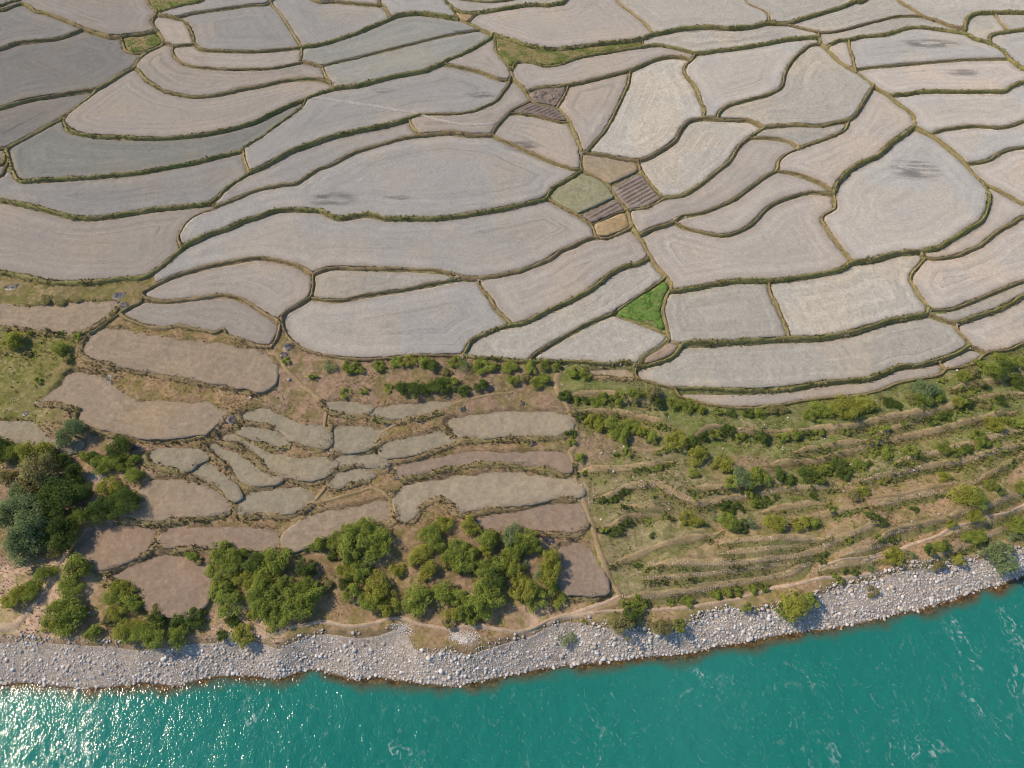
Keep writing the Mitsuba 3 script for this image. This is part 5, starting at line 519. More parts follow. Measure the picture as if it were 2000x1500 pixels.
39.6|50.2|0.67|1.0|m|shrub|medium leafy green shrub on the upper ledges by the dry path, twelfth from the left|shrubs on the upper green ledges
43.0|50.3|0.67|0.9|m|shrub|medium leafy green shrub on the upper ledges by the dry path, rightmost|shrubs on the upper green ledges
7.9|52.6|0.54|0.7|o|shrub|small dry olive shrub on the upper ledges by the dry path, left one|shrubs on the upper green ledges
14.3|47.0|0.45|0.6|o|shrub|small dry olive shrub on the upper ledges by the dry path, right one|shrubs on the upper green ledges
8.8|52.1|0.6|0.8|d|shrub|small dark green shrub on the upper ledges by the dry path, left one|shrubs on the upper green ledges
13.2|46.8|0.45|0.6|d|shrub|small dark green shrub on the upper ledges by the dry path, right one|shrubs on the upper green ledges
7.6|49.5|0.73|1.0|d|shrub|medium dark green shrub on the upper ledges by the dry path, leftmost|shrubs on the upper green ledges
23.1|48.8|0.79|1.2|d|shrub|medium dark green shrub on the upper ledges by the dry path, second from the left|shrubs on the upper green ledges
24.7|49.5|0.86|1.3|d|shrub|medium dark green shrub on the upper ledges by the dry path, third from the left|shrubs on the upper green ledges
27.8|50.3|0.86|1.2|d|shrub|medium dark green shrub on the upper ledges by the dry path, fourth from the left|shrubs on the upper green ledges
32.3|49.7|0.99|1.4|d|shrub|medium dark green shrub on the upper ledges by the dry path, fifth from the left|shrubs on the upper green ledges
38.3|50.0|0.73|1.1|d|shrub|medium dark green shrub on the upper ledges by the dry path, rightmost|shrubs on the upper green ledges
28.2|43.5|1.53|2.2|b|shrub|large bluish green shrub on the upper ledges by the dry path|shrubs on the upper green ledges
18.4|47.0|0.39|0.6|m|shrub|small leafy green shrub on the upper ledges by the dry path, left one|shrubs on the upper green ledges
19.4|47.3|0.46|0.7|m|shrub|small leafy green shrub on the upper ledges by the dry path, right one|shrubs on the upper green ledges
33.3|44.0|1.09|1.7|d|shrub|medium dark green shrub on the green ledges at right, leftmost|shrubs on the right green ledges
34.4|43.3|0.77|1.0|d|shrub|medium dark green shrub on the green ledges at right, second from the left|shrubs on the right green ledges
41.5|44.5|0.9|1.5|d|shrub|medium dark green shrub on the green ledges at right, third from the left|shrubs on the right green ledges
55.0|52.2|0.81|1.1|d|shrub|medium dark green shrub on the green ledges at right, fourth from the left|shrubs on the right green ledges
57.0|52.7|0.88|1.2|d|shrub|medium dark green shrub on the green ledges at right, fifth from the left|shrubs on the right green ledges
58.4|48.0|0.86|1.2|d|shrub|medium dark green shrub on the green ledges at right, rightmost|shrubs on the right green ledges
30.6|44.2|0.9|1.3|m|shrub|medium leafy green shrub on the green ledges at right, leftmost|shrubs on the right green ledges
31.4|43.2|0.77|1.1|m|shrub|medium leafy green shrub on the green ledges at right, second from the left|shrubs on the right green ledges
38.1|43.6|1.02|1.4|m|shrub|medium leafy green shrub on the green ledges at right, third from the left|shrubs on the right green ledges
39.5|45.1|1.16|1.6|m|shrub|medium leafy green shrub on the green ledges at right, fourth from the left|shrubs on the right green ledges
43.8|45.8|0.91|1.4|m|shrub|medium leafy green shrub on the green ledges at right, fifth from the left|shrubs on the right green ledges
47.8|47.3|0.92|1.2|m|shrub|medium leafy green shrub on the green ledges at right, sixth from the left|shrubs on the right green ledges
51.0|47.7|0.92|1.3|m|shrub|medium leafy green shrub on the green ledges at right, seventh from the left|shrubs on the right green ledges
55.4|48.0|0.86|1.2|m|shrub|medium leafy green shrub on the green ledges at right, eighth from the left|shrubs on the right green ledges
57.2|47.7|0.92|1.2|m|shrub|medium leafy green shrub on the green ledges at right, ninth from the left|shrubs on the right green ledges
60.2|49.4|1.2|1.6|m|shrub|medium leafy green shrub on the green ledges at right, tenth from the left|shrubs on the right green ledges
60.4|48.7|0.93|1.3|m|shrub|medium leafy green shrub on the green ledges at right, eleventh from the left|shrubs on the right green ledges
65.5|52.4|0.81|1.2|m|shrub|medium leafy green shrub on the green ledges at right, twelfth from the left|shrubs on the right green ledges
66.8|52.1|0.95|1.3|m|shrub|medium leafy green shrub on the green ledges at right, rightmost|shrubs on the right green ledges
36.9|44.0|1.54|2.0|d|shrub|large dark green shrub on the green ledges at right, left one|shrubs on the right green ledges
41.4|45.5|1.3|1.9|d|shrub|large dark green shrub on the green ledges at right, right one|shrubs on the right green ledges
45.2|45.8|0.58|0.9|d|shrub|small dark green shrub on the green ledges at right, leftmost|shrubs on the right green ledges
51.4|48.4|0.53|0.7|d|shrub|small dark green shrub on the green ledges at right, second from the left|shrubs on the right green ledges
52.3|47.0|0.65|0.9|d|shrub|small dark green shrub on the green ledges at right, rightmost|shrubs on the right green ledges
63.3|51.5|1.35|1.8|y|shrub|large yellow-green shrub on the green ledges at right|shrubs on the right green ledges
48.4|50.8|0.6|0.8|m|shrub|small leafy green shrub on the green ledges at right, left one|shrubs on the right green ledges
51.4|51.6|0.61|0.8|m|shrub|small leafy green shrub on the green ledges at right, right one|shrubs on the right green ledges
40.3|52.9|1.62|2.0|m|shrub|large leafy green shrub below the plateau edge at right, left one|shrubs below the plateau edge at the right
54.1|54.6|1.37|1.8|m|shrub|large leafy green shrub below the plateau edge at right, right one|shrubs below the plateau edge at the right
38.8|52.3|1.08|1.4|m|shrub|medium leafy green shrub below the plateau edge at right, leftmost|shrubs below the plateau edge at the right
56.9|55.2|1.1|1.4|m|shrub|medium leafy green shrub below the plateau edge at right, second from the left|shrubs below the plateau edge at the right
64.6|60.8|0.85|1.1|m|shrub|medium leafy green shrub below the plateau edge at right, third from the left|shrubs below the plateau edge at the right
65.6|59.8|1.27|1.7|m|shrub|medium leafy green shrub below the plateau edge at right, fourth from the left|shrubs below the plateau edge at the right
67.7|61.8|1.0|1.3|m|shrub|medium leafy green shrub below the plateau edge at right, fifth from the left|shrubs below the plateau edge at the right
69.9|61.3|1.14|1.5|m|shrub|medium leafy green shrub below the plateau edge at right, rightmost|shrubs below the plateau edge at the right
42.2|52.7|1.35|1.8|y|shrub|large yellow-green shrub below the plateau edge at right, leftmost|shrubs below the plateau edge at the right
43.9|53.1|1.9|2.2|y|shrub|large yellow-green shrub below the plateau edge at right, second from the left|shrubs below the plateau edge at the right
46.3|53.8|1.77|2.1|y|shrub|large yellow-green shrub below the plateau edge at right, rightmost|shrubs below the plateau edge at the right
35.8|53.3|0.81|1.0|o|shrub|medium dry olive shrub below the plateau edge at right, leftmost|shrubs below the plateau edge at the right
52.7|54.9|0.96|1.2|o|shrub|medium dry olive shrub below the plateau edge at right, second from the left|shrubs below the plateau edge at the right
62.8|59.2|1.13|1.4|o|shrub|medium dry olive shrub below the plateau edge at right, third from the left|shrubs below the plateau edge at the right
63.3|57.8|0.84|1.1|o|shrub|medium dry olive shrub below the plateau edge at right, fourth from the left|shrubs below the plateau edge at the right
63.3|55.0|0.96|1.2|o|shrub|medium dry olive shrub below the plateau edge at right, rightmost|shrubs below the plateau edge at the right
55.0|55.8|2.07|2.6|b|shrub|large bluish green shrub below the plateau edge at right|shrubs below the plateau edge at the right
49.9|54.3|0.82|1.1|d|shrub|medium dark green shrub below the plateau edge at right, leftmost|shrubs below the plateau edge at the right
60.7|54.9|0.82|1.1|d|shrub|medium dark green shrub below the plateau edge at right, second from the left|shrubs below the plateau edge at the right
66.3|58.8|1.13|1.7|d|shrub|medium dark green shrub below the plateau edge at right, third from the left|shrubs below the plateau edge at the right
65.6|55.5|0.9|1.2|d|shrub|medium dark green shrub below the plateau edge at right, fourth from the left|shrubs below the plateau edge at the right
68.1|60.4|1.28|1.6|d|shrub|medium dark green shrub below the plateau edge at right, fifth from the left|shrubs below the plateau edge at the right
69.1|58.6|1.27|1.6|d|shrub|medium dark green shrub below the plateau edge at right, rightmost|shrubs below the plateau edge at the right
51.1|53.8|0.75|1.0|d|shrub|small dark green shrub below the plateau edge at right|shrubs below the plateau edge at the right
49.3|55.1|0.69|0.9|o|shrub|small dry olive shrub below the plateau edge at right|shrubs below the plateau edge at the right
59.2|54.6|0.89|1.2|y|shrub|medium yellow-green shrub below the plateau edge at right, left one|shrubs below the plateau edge at the right
61.1|58.5|0.98|1.3|y|shrub|medium yellow-green shrub below the plateau edge at right, right one|shrubs below the plateau edge at the right
58.3|58.3|0.63|0.8|m|shrub|small leafy green shrub below the plateau edge at right|shrubs below the plateau edge at the right
42.0|41.6|1.14|1.6|o|shrub|large dry olive shrub on the lower dry ledges at right|shrubs on the lower dry ledges
21.0|38.3|0.99|1.4|y|shrub|medium yellow-green shrub on the lower dry ledges at right, leftmost|shrubs on the lower dry ledges
22.3|37.9|0.86|1.3|y|shrub|medium yellow-green shrub on the lower dry ledges at right, second from the left|shrubs on the lower dry ledges
43.3|42.2|0.89|1.3|y|shrub|medium yellow-green shrub on the lower dry ledges at right, third from the left|shrubs on the lower dry ledges
46.3|43.8|0.71|0.9|y|shrub|medium yellow-green shrub on the lower dry ledges at right, fourth from the left|shrubs on the lower dry ledges
54.4|44.3|0.84|1.1|y|shrub|medium yellow-green shrub on the lower dry ledges at right, fifth from the left|shrubs on the lower dry ledges
53.2|38.3|0.75|1.0|y|shrub|medium yellow-green shrub on the lower dry ledges at right, rightmost|shrubs on the lower dry ledges
47.6|44.0|0.64|0.9|o|shrub|medium dry olive shrub on the lower dry ledges at right|shrubs on the lower dry ledges
31.6|37.8|1.36|1.8|y|shrub|large yellow-green shrub on the lower dry ledges at right, leftmost|shrubs on the lower dry ledges
34.7|37.9|1.11|1.5|y|shrub|large yellow-green shrub on the lower dry ledges at right, second from the left|shrubs on the lower dry ledges
55.8|41.6|1.78|2.2|y|shrub|large yellow-green shrub on the lower dry ledges at right, third from the left|shrubs on the lower dry ledges
56.4|39.2|1.07|1.5|y|shrub|large yellow-green shrub on the lower dry ledges at right, rightmost|shrubs on the lower dry ledges
25.8|37.8|1.36|1.9|m|shrub|large leafy green shrub on the lower dry ledges at right, left one|shrubs on the lower dry ledges
56.9|41.2|1.4|1.9|m|shrub|large leafy green shrub on the lower dry ledges at right, right one|shrubs on the lower dry ledges
30.0|40.7|0.94|1.4|m|shrub|medium leafy green shrub on the lower dry ledges at right, leftmost|shrubs on the lower dry ledges
36.4|38.0|0.93|1.3|m|shrub|medium leafy green shrub on the lower dry ledges at right, second from the left|shrubs on the lower dry ledges
50.9|35.3|0.8|1.1|m|shrub|medium leafy green shrub on the lower dry ledges at right, third from the left|shrubs on the lower dry ledges
55.2|36.9|0.87|1.2|m|shrub|medium leafy green shrub on the lower dry ledges at right, fourth from the left|shrubs on the lower dry ledges
59.7|43.0|0.83|1.2|m|shrub|medium leafy green shrub on the lower dry ledges at right, fifth from the left|shrubs on the lower dry ledges
63.6|43.0|0.83|1.2|m|shrub|medium leafy green shrub on the lower dry ledges at right, rightmost|shrubs on the lower dry ledges
26.2|39.9|0.94|1.3|d|shrub|medium dark green shrub on the lower dry ledges at right, leftmost|shrubs on the lower dry ledges
27.4|40.1|0.75|1.1|d|shrub|medium dark green shrub on the lower dry ledges at right, second from the left|shrubs on the lower dry ledges
31.0|40.7|0.75|1.0|d|shrub|medium dark green shrub on the lower dry ledges at right, third from the left|shrubs on the lower dry ledges
37.3|41.8|0.63|0.9|d|shrub|medium dark green shrub on the lower dry ledges at right, fourth from the left|shrubs on the lower dry ledges
43.5|38.7|0.75|1.2|d|shrub|medium dark green shrub on the lower dry ledges at right, fifth from the left|shrubs on the lower dry ledges
44.4|38.2|0.62|1.0|d|shrub|medium dark green shrub on the lower dry ledges at right, sixth from the left|shrubs on the lower dry ledges
49.6|35.0|0.73|1.1|d|shrub|medium dark green shrub on the lower dry ledges at right, seventh from the left|shrubs on the lower dry ledges
52.0|35.7|0.74|1.1|d|shrub|medium dark green shrub on the lower dry ledges at right, eighth from the left|shrubs on the lower dry ledges
60.5|42.4|0.7|1.0|d|shrub|medium dark green shrub on the lower dry ledges at right, rightmost|shrubs on the lower dry ledges
32.4|41.4|0.5|0.8|d|shrub|small dark green shrub on the lower dry ledges at right, leftmost|shrubs on the lower dry ledges
36.7|34.6|0.55|0.8|d|shrub|small dark green shrub on the lower dry ledges at right, second from the left|shrubs on the lower dry ledges
45.5|36.5|0.55|0.8|d|shrub|small dark green shrub on the lower dry ledges at right, third from the left|shrubs on the lower dry ledges
49.2|39.9|0.56|0.8|d|shrub|small dark green shrub on the lower dry ledges at right, rightmost|shrubs on the lower dry ledges
27.0|37.2|1.23|1.8|d|shrub|large dark green shrub on the lower dry ledges at right|shrubs on the lower dry ledges
28.4|37.7|1.11|1.7|b|shrub|large bluish green shrub on the lower dry ledges at right|shrubs on the lower dry ledges
24.7|38.9|0.87|1.2|b|shrub|medium bluish green shrub on the lower dry ledges at right|shrubs on the lower dry ledges
40.0|36.1|0.55|0.8|y|shrub|small yellow-green shrub on the lower dry ledges at right|shrubs on the lower dry ledges
39.0|39.8|0.56|0.8|m|shrub|small leafy green shrub on the lower dry ledges at right, left one|shrubs on the lower dry ledges
43.9|36.4|0.55|0.8|m|shrub|small leafy green shrub on the lower dry ledges at right, right one|shrubs on the lower dry ledges
10.9|40.9|0.56|0.9|d|shrub|medium dark green shrub on the low ledges by the dry path, leftmost|low bushes on the left ledges
12.3|40.9|0.56|0.9|d|shrub|medium dark green shrub on the low ledges by the dry path, second from the left|low bushes on the left ledges
13.2|41.5|0.5|0.8|d|shrub|medium dark green shrub on the low ledges by the dry path, third from the left|low bushes on the left ledges
13.2|37.3|0.61|1.0|d|shrub|medium dark green shrub on the low ledges by the dry path, fourth from the left|low bushes on the left ledges
14.1|42.0|0.63|1.0|d|shrub|medium dark green shrub on the low ledges by the dry path, fifth from the left|low bushes on the left ledges
13.9|38.1|0.55|0.9|d|shrub|medium dark green shrub on the low ledges by the dry path, sixth from the left|low bushes on the left ledges
15.7|44.5|0.51|0.8|d|shrub|medium dark green shrub on the low ledges by the dry path, seventh from the left|low bushes on the left ledges
14.7|32.9|0.48|0.8|d|shrub|medium dark green shrub on the low ledges by the dry path, eighth from the left|low bushes on the left ledges
16.8|44.5|0.51|0.8|d|shrub|medium dark green shrub on the low ledges by the dry path, ninth from the left|low bushes on the left ledges
16.7|36.2|0.49|0.7|d|shrub|medium dark green shrub on the low ledges by the dry path, rightmost|low bushes on the left ledges
12.2|36.8|0.67|1.0|d|shrub|large dark green shrub on the low ledges by the dry path|low bushes on the left ledges
8.9|44.3|0.51|0.7|m|shrub|medium leafy green shrub on the low ledges by the dry path, leftmost|low bushes on the left ledges
11.0|36.7|0.61|0.9|m|shrub|medium leafy green shrub on the low ledges by the dry path, second from the left|low bushes on the left ledges
16.4|38.5|0.49|0.8|m|shrub|medium leafy green shrub on the low ledges by the dry path, third from the left|low bushes on the left ledges
18.3|45.1|0.51|0.7|m|shrub|medium leafy green shrub on the low ledges by the dry path, fourth from the left|low bushes on the left ledges
18.6|38.9|0.5|0.7|m|shrub|medium leafy green shrub on the low ledges by the dry path, rightmost|low bushes on the left ledges
23.3|35.7|0.49|0.7|o|shrub|medium dry olive shrub on the low ledges by the dry path|low bushes on the left ledges
45.5|34.2|1.34|1.8|y|shrub|large yellow-green shrub beside the river footpath|shrubs beside the river footpath
42.2|33.1|0.72|1.0|b|shrub|medium bluish green shrub beside the river footpath, left one|shrubs beside the river footpath
47.2|34.6|0.85|1.4|b|shrub|medium bluish green shrub beside the river footpath, right one|shrubs beside the river footpath
15.3|28.7|0.7|1.0|d|shrub|medium dark green shrub beside the river footpath, leftmost|shrubs beside the river footpath
29.5|30.9|0.71|1.0|d|shrub|medium dark green shrub beside the river footpath, second from the left|shrubs beside the river footpath
39.3|32.7|0.54|0.8|d|shrub|medium dark green shrub beside the river footpath, rightmost|shrubs beside the river footpath
36.5|33.8|0.48|0.8|d|shrub|small dark green shrub beside the river footpath, left one|shrubs beside the river footpath
40.3|32.5|0.48|0.8|d|shrub|small dark green shrub beside the river footpath, right one|shrubs beside the river footpath
53.2|34.3|0.79|1.2|y|shrub|medium yellow-green shrub beside the river footpath|shrubs beside the river footpath
49.8|33.4|0.67|1.0|o|shrub|medium dry olive shrub beside the river footpath, left one|shrubs beside the river footpath
50.8|33.7|0.79|1.1|o|shrub|medium dry olive shrub beside the river footpath, right one|shrubs beside the river footpath
14.2|28.5|1.16|1.4|m|shrub|large leafy green shrub beside the river footpath|shrubs beside the river footpath
12.9|28.4|0.7|1.0|m|shrub|medium leafy green shrub beside the river footpath, leftmost|shrubs beside the river footpath
18.1|28.9|0.58|0.9|m|shrub|medium leafy green shrub beside the river footpath, second from the left|shrubs beside the river footpath
20.2|29.2|0.76|1.1|m|shrub|medium leafy green shrub beside the river footpath, third from the left|shrubs beside the river footpath
23.6|29.9|0.76|1.1|m|shrub|medium leafy green shrub beside the river footpath, fourth from the left|shrubs beside the river footpath
25.0|30.2|0.77|1.2|m|shrub|medium leafy green shrub beside the river footpath, fifth from the left|shrubs beside the river footpath
26.4|30.5|0.71|1.1|m|shrub|medium leafy green shrub beside the river footpath, sixth from the left|shrubs beside the river footpath
28.0|30.5|0.77|1.1|m|shrub|medium leafy green shrub beside the river footpath, rightmost|shrubs beside the river footpath
-65.6|65.7|0.65|0.8|o|shrub|medium dry olive shrub around the plain brown strip at left, leftmost|low weeds around the plain brown strip
-67.8|71.7|0.9|0.7|o|shrub|medium dry olive shrub around the plain brown strip at left, second from the left|low weeds around the plain brown strip
-65.2|71.1|0.89|0.7|o|shrub|medium dry olive shrub around the plain brown strip at left, third from the left|low weeds around the plain brown strip
-63.4|71.6|0.82|0.7|o|shrub|medium dry olive shrub around the plain brown strip at left, rightmost|low weeds around the plain brown strip
-67.6|65.3|0.58|0.7|m|shrub|medium leafy green shrub around the plain brown strip at left, leftmost|low weeds around the plain brown strip
-60.6|64.7|0.72|0.9|m|shrub|medium leafy green shrub around the plain brown strip at left, second from the left|low weeds around the plain brown strip
-60.5|70.9|0.6|0.6|m|shrub|medium leafy green shrub around the plain brown strip at left, rightmost|low weeds around the plain brown strip
-63.3|65.3|0.58|0.7|d|shrub|medium dark green shrub around the plain brown strip at left|low weeds around the plain brown strip
12.3|26.3|1.83|2.2|o|shrub|large dry olive shrub overhanging the stony bank|shrubs overhanging the stony bank
13.3|26.9|1.15|1.8|d|shrub|medium dark green shrub overhanging the stony bank|shrubs overhanging the stony bank
11.7|26.6|1.03|1.6|o|shrub|medium dry olive shrub overhanging the stony bank, left one|shrubs overhanging the stony bank
16.6|26.0|1.37|1.7|o|shrub|medium dry olive shrub overhanging the stony bank, right one|shrubs overhanging the stony bank
18.8|26.3|0.86|1.2|m|shrub|medium leafy green shrub overhanging the stony bank, leftmost|shrubs overhanging the stony bank
31.1|28.2|1.17|1.8|m|shrub|medium leafy green shrub overhanging the stony bank, second from the left|shrubs overhanging the stony bank
34.1|29.4|1.18|1.8|m|shrub|medium leafy green shrub overhanging the stony bank, third from the left|shrubs overhanging the stony bank
56.4|36.7|1.11|1.6|m|shrub|medium leafy green shrub overhanging the stony bank, rightmost|shrubs overhanging the stony bank
32.2|28.6|2.11|2.4|y|shrub|large yellow-green shrub overhanging the stony bank|shrubs overhanging the stony bank
26.8|28.5|0.64|1.0|m|shrub|small leafy green shrub overhanging the stony bank, left one|shrubs overhanging the stony bank
38.1|31.7|0.6|0.9|m|shrub|small leafy green shrub overhanging the stony bank, right one|shrubs overhanging the stony bank
6.0|25.3|1.27|1.2|b|shrub|medium bluish green shrub overhanging the stony bank, leftmost|shrubs overhanging the stony bank
56.7|35.5|1.48|2.0|b|shrub|medium bluish green shrub overhanging the stony bank, second from the left|shrubs overhanging the stony bank
60.8|37.5|1.37|1.9|b|shrub|medium bluish green shrub overhanging the stony bank, rightmost|shrubs overhanging the stony bank
8.0|26.7|0.4|0.6|y|shrub|small yellow-green shrub overhanging the stony bank|shrubs overhanging the stony bank
58.4|34.7|2.09|2.6|b|shrub|large bluish green shrub overhanging the stony bank|shrubs overhanging the stony bank
62.0|38.2|1.75|2.2|m|shrub|large leafy green shrub overhanging the stony bank|shrubs overhanging the stony bank
42.2|30.7|0.72|0.8|o|shrub|small dry olive shrub overhanging the stony bank|shrubs overhanging the stony bank"""
SEEPS="-74.0,74.4,1.06 -57.6,72.5,1.20 -56.3,70.5,1.04 -54.5,58.1,0.83 -31.0,62.9,0.99 -31.3,61.4,0.70 -6.4,53.1,0.60 -15.9,50.7,0.60 -11.6,51.4,0.46 -22.8,46.9,0.58 -33.1,42.7,0.69 -28.2,43.3,0.57 -15.5,44.7,0.89 -24.7,39.5,0.68 4.4,36.1,1.21 -47.7,47.6,0.52 -63.7,52.5,0.67 -36.4,51.7,0.93 1.4,54.1,0.47 -11.3,39.6,0.56 -6.5,39.5,0.62 2.8,48.2,0.46"
GRAVEL="-12.3,25.8,1.14 -4.8,24.9,1.13 -6.2,25.1,0.79 -51.4,43.8,1.02 -5.4,24.6,0.56"
STAINS="1.8,108.1,3.6,1.7 -29.4,93.7,5.0,2.4 -18.9,94.0,2.9,0.8 69.7,102.5,5.3,4.0 86.3,143.5,7.9,2.4 89.1,132.7,4.0,1.6 -24.9,125.4,2.9,1.1 -5.8,123.8,3.9,1.3 -10.7,147.0,2.1,0.9 37.6,147.9,3.2,1.0"
ZONES="""lush -67,59 -66,54 -66,62 -71,66 -63,62
green 13,53 23,52 33,48 43,48 10,57 57,50 67,61 51,54 46,49 26,48 65,55 35,40
olive 13,43 19,41 12,39 12,34 28,39 18,31 18,37 27,32 59,47 16,46 13,31
tan 44,42 49,39 37,37 26,34 46,36 54,42 17,28 39,32 30,31 45,33 56,37 64,45
red -28,58 -14,58 -21,57 0,55 12,48 28,44 4,55 -7,55 14,48 -30,56
brown -48,56 -32,46 -19,42 -8,43 0,48 -35,38 -52,70 -56,62 -6,38 -26,46 -37,56 -19,51 -13,47 -42,48
hedge -68,73 -71,74 -62,73 -57,74
riverside -17,26 -6,24 6,29 -20,29 -1,27 -46,28 -10,25 -13,34 7,36 -23,25
sand -54,27 -56,26 -29,26 -58,29 -53,31 3,27 -52,44 -52,34
litter -29,30 -7,32 -56,40 -51,46 -33,32 -57,37 -1,34 -18,33
olive 0,106 -54,106 54,106 -62,139 63,140 0,139 -8,81 37,71 -80,106 81,107"""
RUBBLES="-38.9,122.5,0.58 -31.4,146.1,0.53 -16.6,117.2,0.56 -34.2,127.1,0.69 -4.9,75.6,0.53 60.4,69.8,0.37 63.9,68.0,0.37 64.3,63.8,0.36 93.6,125.9,0.59 63.6,145.2,0.53 25.9,88.7,0.57 12.3,106.0,0.54 28.0,89.3,0.41 50.6,107.7,0.54 73.9,115.9,0.66 4.6,93.2,0.42 9.1,60.7,0.42 -6.7,61.3,0.49 -48.5,91.0,0.50 14.7,60.2,0.35 47.0,65.6,0.58 32.6,62.3,0.35 85.1,106.6,0.54 17.0,59.9,0.35 37.3,139.0,0.62 -8.2,76.1,0.46 -27.7,156.1,0.66"
LEDGE_LABELS=['weedy ledge just under the left end of the long stubble terrace', 'long bushy ledge curving across the upper overgrown terraces', 'weedy ledge rising to the right edge under the plateau corner', 'short straight weedy ledge beside the dry path', 'stone edged ledge with a hump beside the dry path', 'stone edged ledge rising to the right edge through the middle', 'bushy ledge in the middle of the overgrown terraces at the right', 'short weedy ledge with a dip right of the dry path', 'weedy ledge climbing from the lower dry path', 'stone edged ledge sweeping up to the round yellow shrub', 'short faint stone ledge in the lower middle', 'stone wall ledge along the lowest terrace above the footpath', 'short stone ledge left of the yellow bush by the footpath', 'long stone edged ledge rising to the right edge above the footpath', 'stone edged ledge left of the round yellow bush', 'short stone edged ledge at the right edge', 'faint weedy ledge between two yellow bushes', 'small weedy ledge crossing the left overgrown terraces', 'lowest stone edged ledge at the right above the river', 'short weedy ledge above the yellow hedge by the dry path', 'short weedy ledge under the pair of yellow shrubs', 'stone edged ledge just above the stone wall ledge', 'faint ledge above the dark round shrub group', 'second stone edged ledge from the right edge in the middle', 'short stone ledge in the lowest overgrown terraces', 'short stone ledge behind the yellow bush by the footpath', 'stone edged ledge below the round yellow bush at the right edge', 'weedy ledge in the upper right corner of the slope', 'faint weedy ledge below the yellow shrubs in the middle']
SEEP_LABELS=['dark wet seep at the left edge under the long green bank', 'upper dark seep beside the plain brown strip', 'lower dark seep beside the plain brown strip', 'dark seep under the lobed bank', 'larger dark seep left of the reddish slope', 'smaller dark seep left of the reddish slope', 'dark seep below the reddish slope', 'dark seep right of the boxy terrace', 'tiny seep above the slanting terrace', 'dark seep at the right end of the stepped fan', 'glinting seep at the foot of the stepped fan', 'dark seep under the third curved terrace', 'dark seep beside the smallest lens-shaped terrace', 'dark seep at the corner of the curved terrace', 'large blue grey seep beside the small bare plot', 'small seep near the dark tree clump', 'small seep at the left edge above the trees', 'dark seep at the right tip of the large brown terrace', 'seep under the plateau edge left of the dry path', 'dark seep in the weedy mound', 'seep right of the weedy mound', 'small seep below the oval tan terrace']
SHORE="-67.29,20.62 -56.15,20.78 -53.48,21.1 -50.55,20.84 -47.66,20.62 -44.82,20.52 -42.11,20.78 -40.55,21.16 -38.18,20.78 -36.49,20.78 -34.96,21.32 -32.81,21.69 -30.02,21.86 -28.28,21.69 -25.69,21.48 -23.84,22.13 -21.63,22.51 -19.26,21.86 -16.92,21.32 -15.29,21.86 -12.41,21.32 -9.57,21.05 -6.45,20.68 -4.51,21.16 -1.13,21.69 0.28,21.91 2.85,22.51 5.71,22.84 9.16,23.23 12.62,23.5 16.12,23.89 19.6,24.06 22,24.62 25.59,25.19 29.24,25.88 32.91,26.52 37.14,26.93 40.27,27.52 44.12,28.41 48.03,29.32 51.34,30.12 54.8,31.17 58.86,32.12 61.84,33.27 76.47,37.4"
BANKTOP="-68.17,24.61 -56.79,24.55 -54,24.67 -51.04,24.39 -47.55,24.17 -44.12,24.06 -41.16,23.67 -37.89,24.06 -35.18,24.44 -32.91,24.44 -30.75,24.89 -28.43,24.72 -25.68,23.78 -24.92,24.22 -22.82,25.11 -20.59,25.45 -17.1,25 -14.85,25.28 -13.19,25.79 -11.41,25.17 -10.72,23.78 -9,23.34 -6.75,23.45 -4.49,23.23 -2.82,23.78 0,24.67 2.28,25.28 4.03,26.25 6.36,26.83 9.21,26.31 11.49,26.02 14.9,25.74 18.36,25.85 20.87,27.17 22.76,27.99 25.16,28.35 27.98,27.87 29.26,28.35 32.92,28.94 35.52,29.84 38.23,31 42.03,31.69 45.35,32.63 48.61,33.26 51.69,33.39 55.08,34.23 61.85,35.67 76.19,39.26"


def P(s):
    return np.array([[float(v) for v in q.split(',')] for q in s.split()])

rng = np.random.default_rng(7)
SHW, TOPW = P(SHORE), P(BANKTOP)
_cf = np.polyfit(SHW[2:-2, 0], SHW[2:-2, 1], 2)

def shore(x): return np.interp(x, SHW[:, 0], SHW[:, 1])
def banktop(x): return np.interp(x, TOPW[:, 0], TOPW[:, 1])

def zref(x, y):
    "the lie of the land without its terraces"
    x, y = np.asarray(x, float), np.asarray(y, float)
    sh = shore(x); tp = np.maximum(banktop(x), sh + 1.0); s = y - sh
    zb = np.interp(s, [-2500, -140, -86, -76, -60, -40, -12, -3, 0], [60, 9, 3, -0.5, -4, -4.5, -3.5, -1.1, 0.05])
    r = np.clip(s / (tp - sh), 0, 1)
    z = np.where(s < 0, zb, 0.05 + 1.85 * r ** 0.9)
    base = np.polyval(_cf, np.clip(x, -75, 85)) + 5.0
    far = np.interp(y - base, [-3, 0, 34, 140, 300, 2500], [2.6, 3.1, 7.6, 12.6, 19, 40])
    s2 = y - tp
    m = np.clip(s2 / 7.0, 0, 1); m = m * m * (3 - 2 * m)
    return np.where(s2 <= 0, z, 1.9 + np.clip(s2 / 0.5, 0, 1) * 0.75 + (np.maximum(far, 2.65) - 2.65) * m)

# ---------------------------------------------------------------- small numpy helpers
def _h(i, j, seed):
    a = (i.astype(np.int64) * 374761393 + j.astype(np.int64) * 668265263 + seed * 974634541) & 0xFFFFFFFF
    a = ((a ^ (a >> 13)) * 1274126177) & 0xFFFFFFFF
    return ((a ^ (a >> 16)) & 0xFFFFFF) / 16777215.0

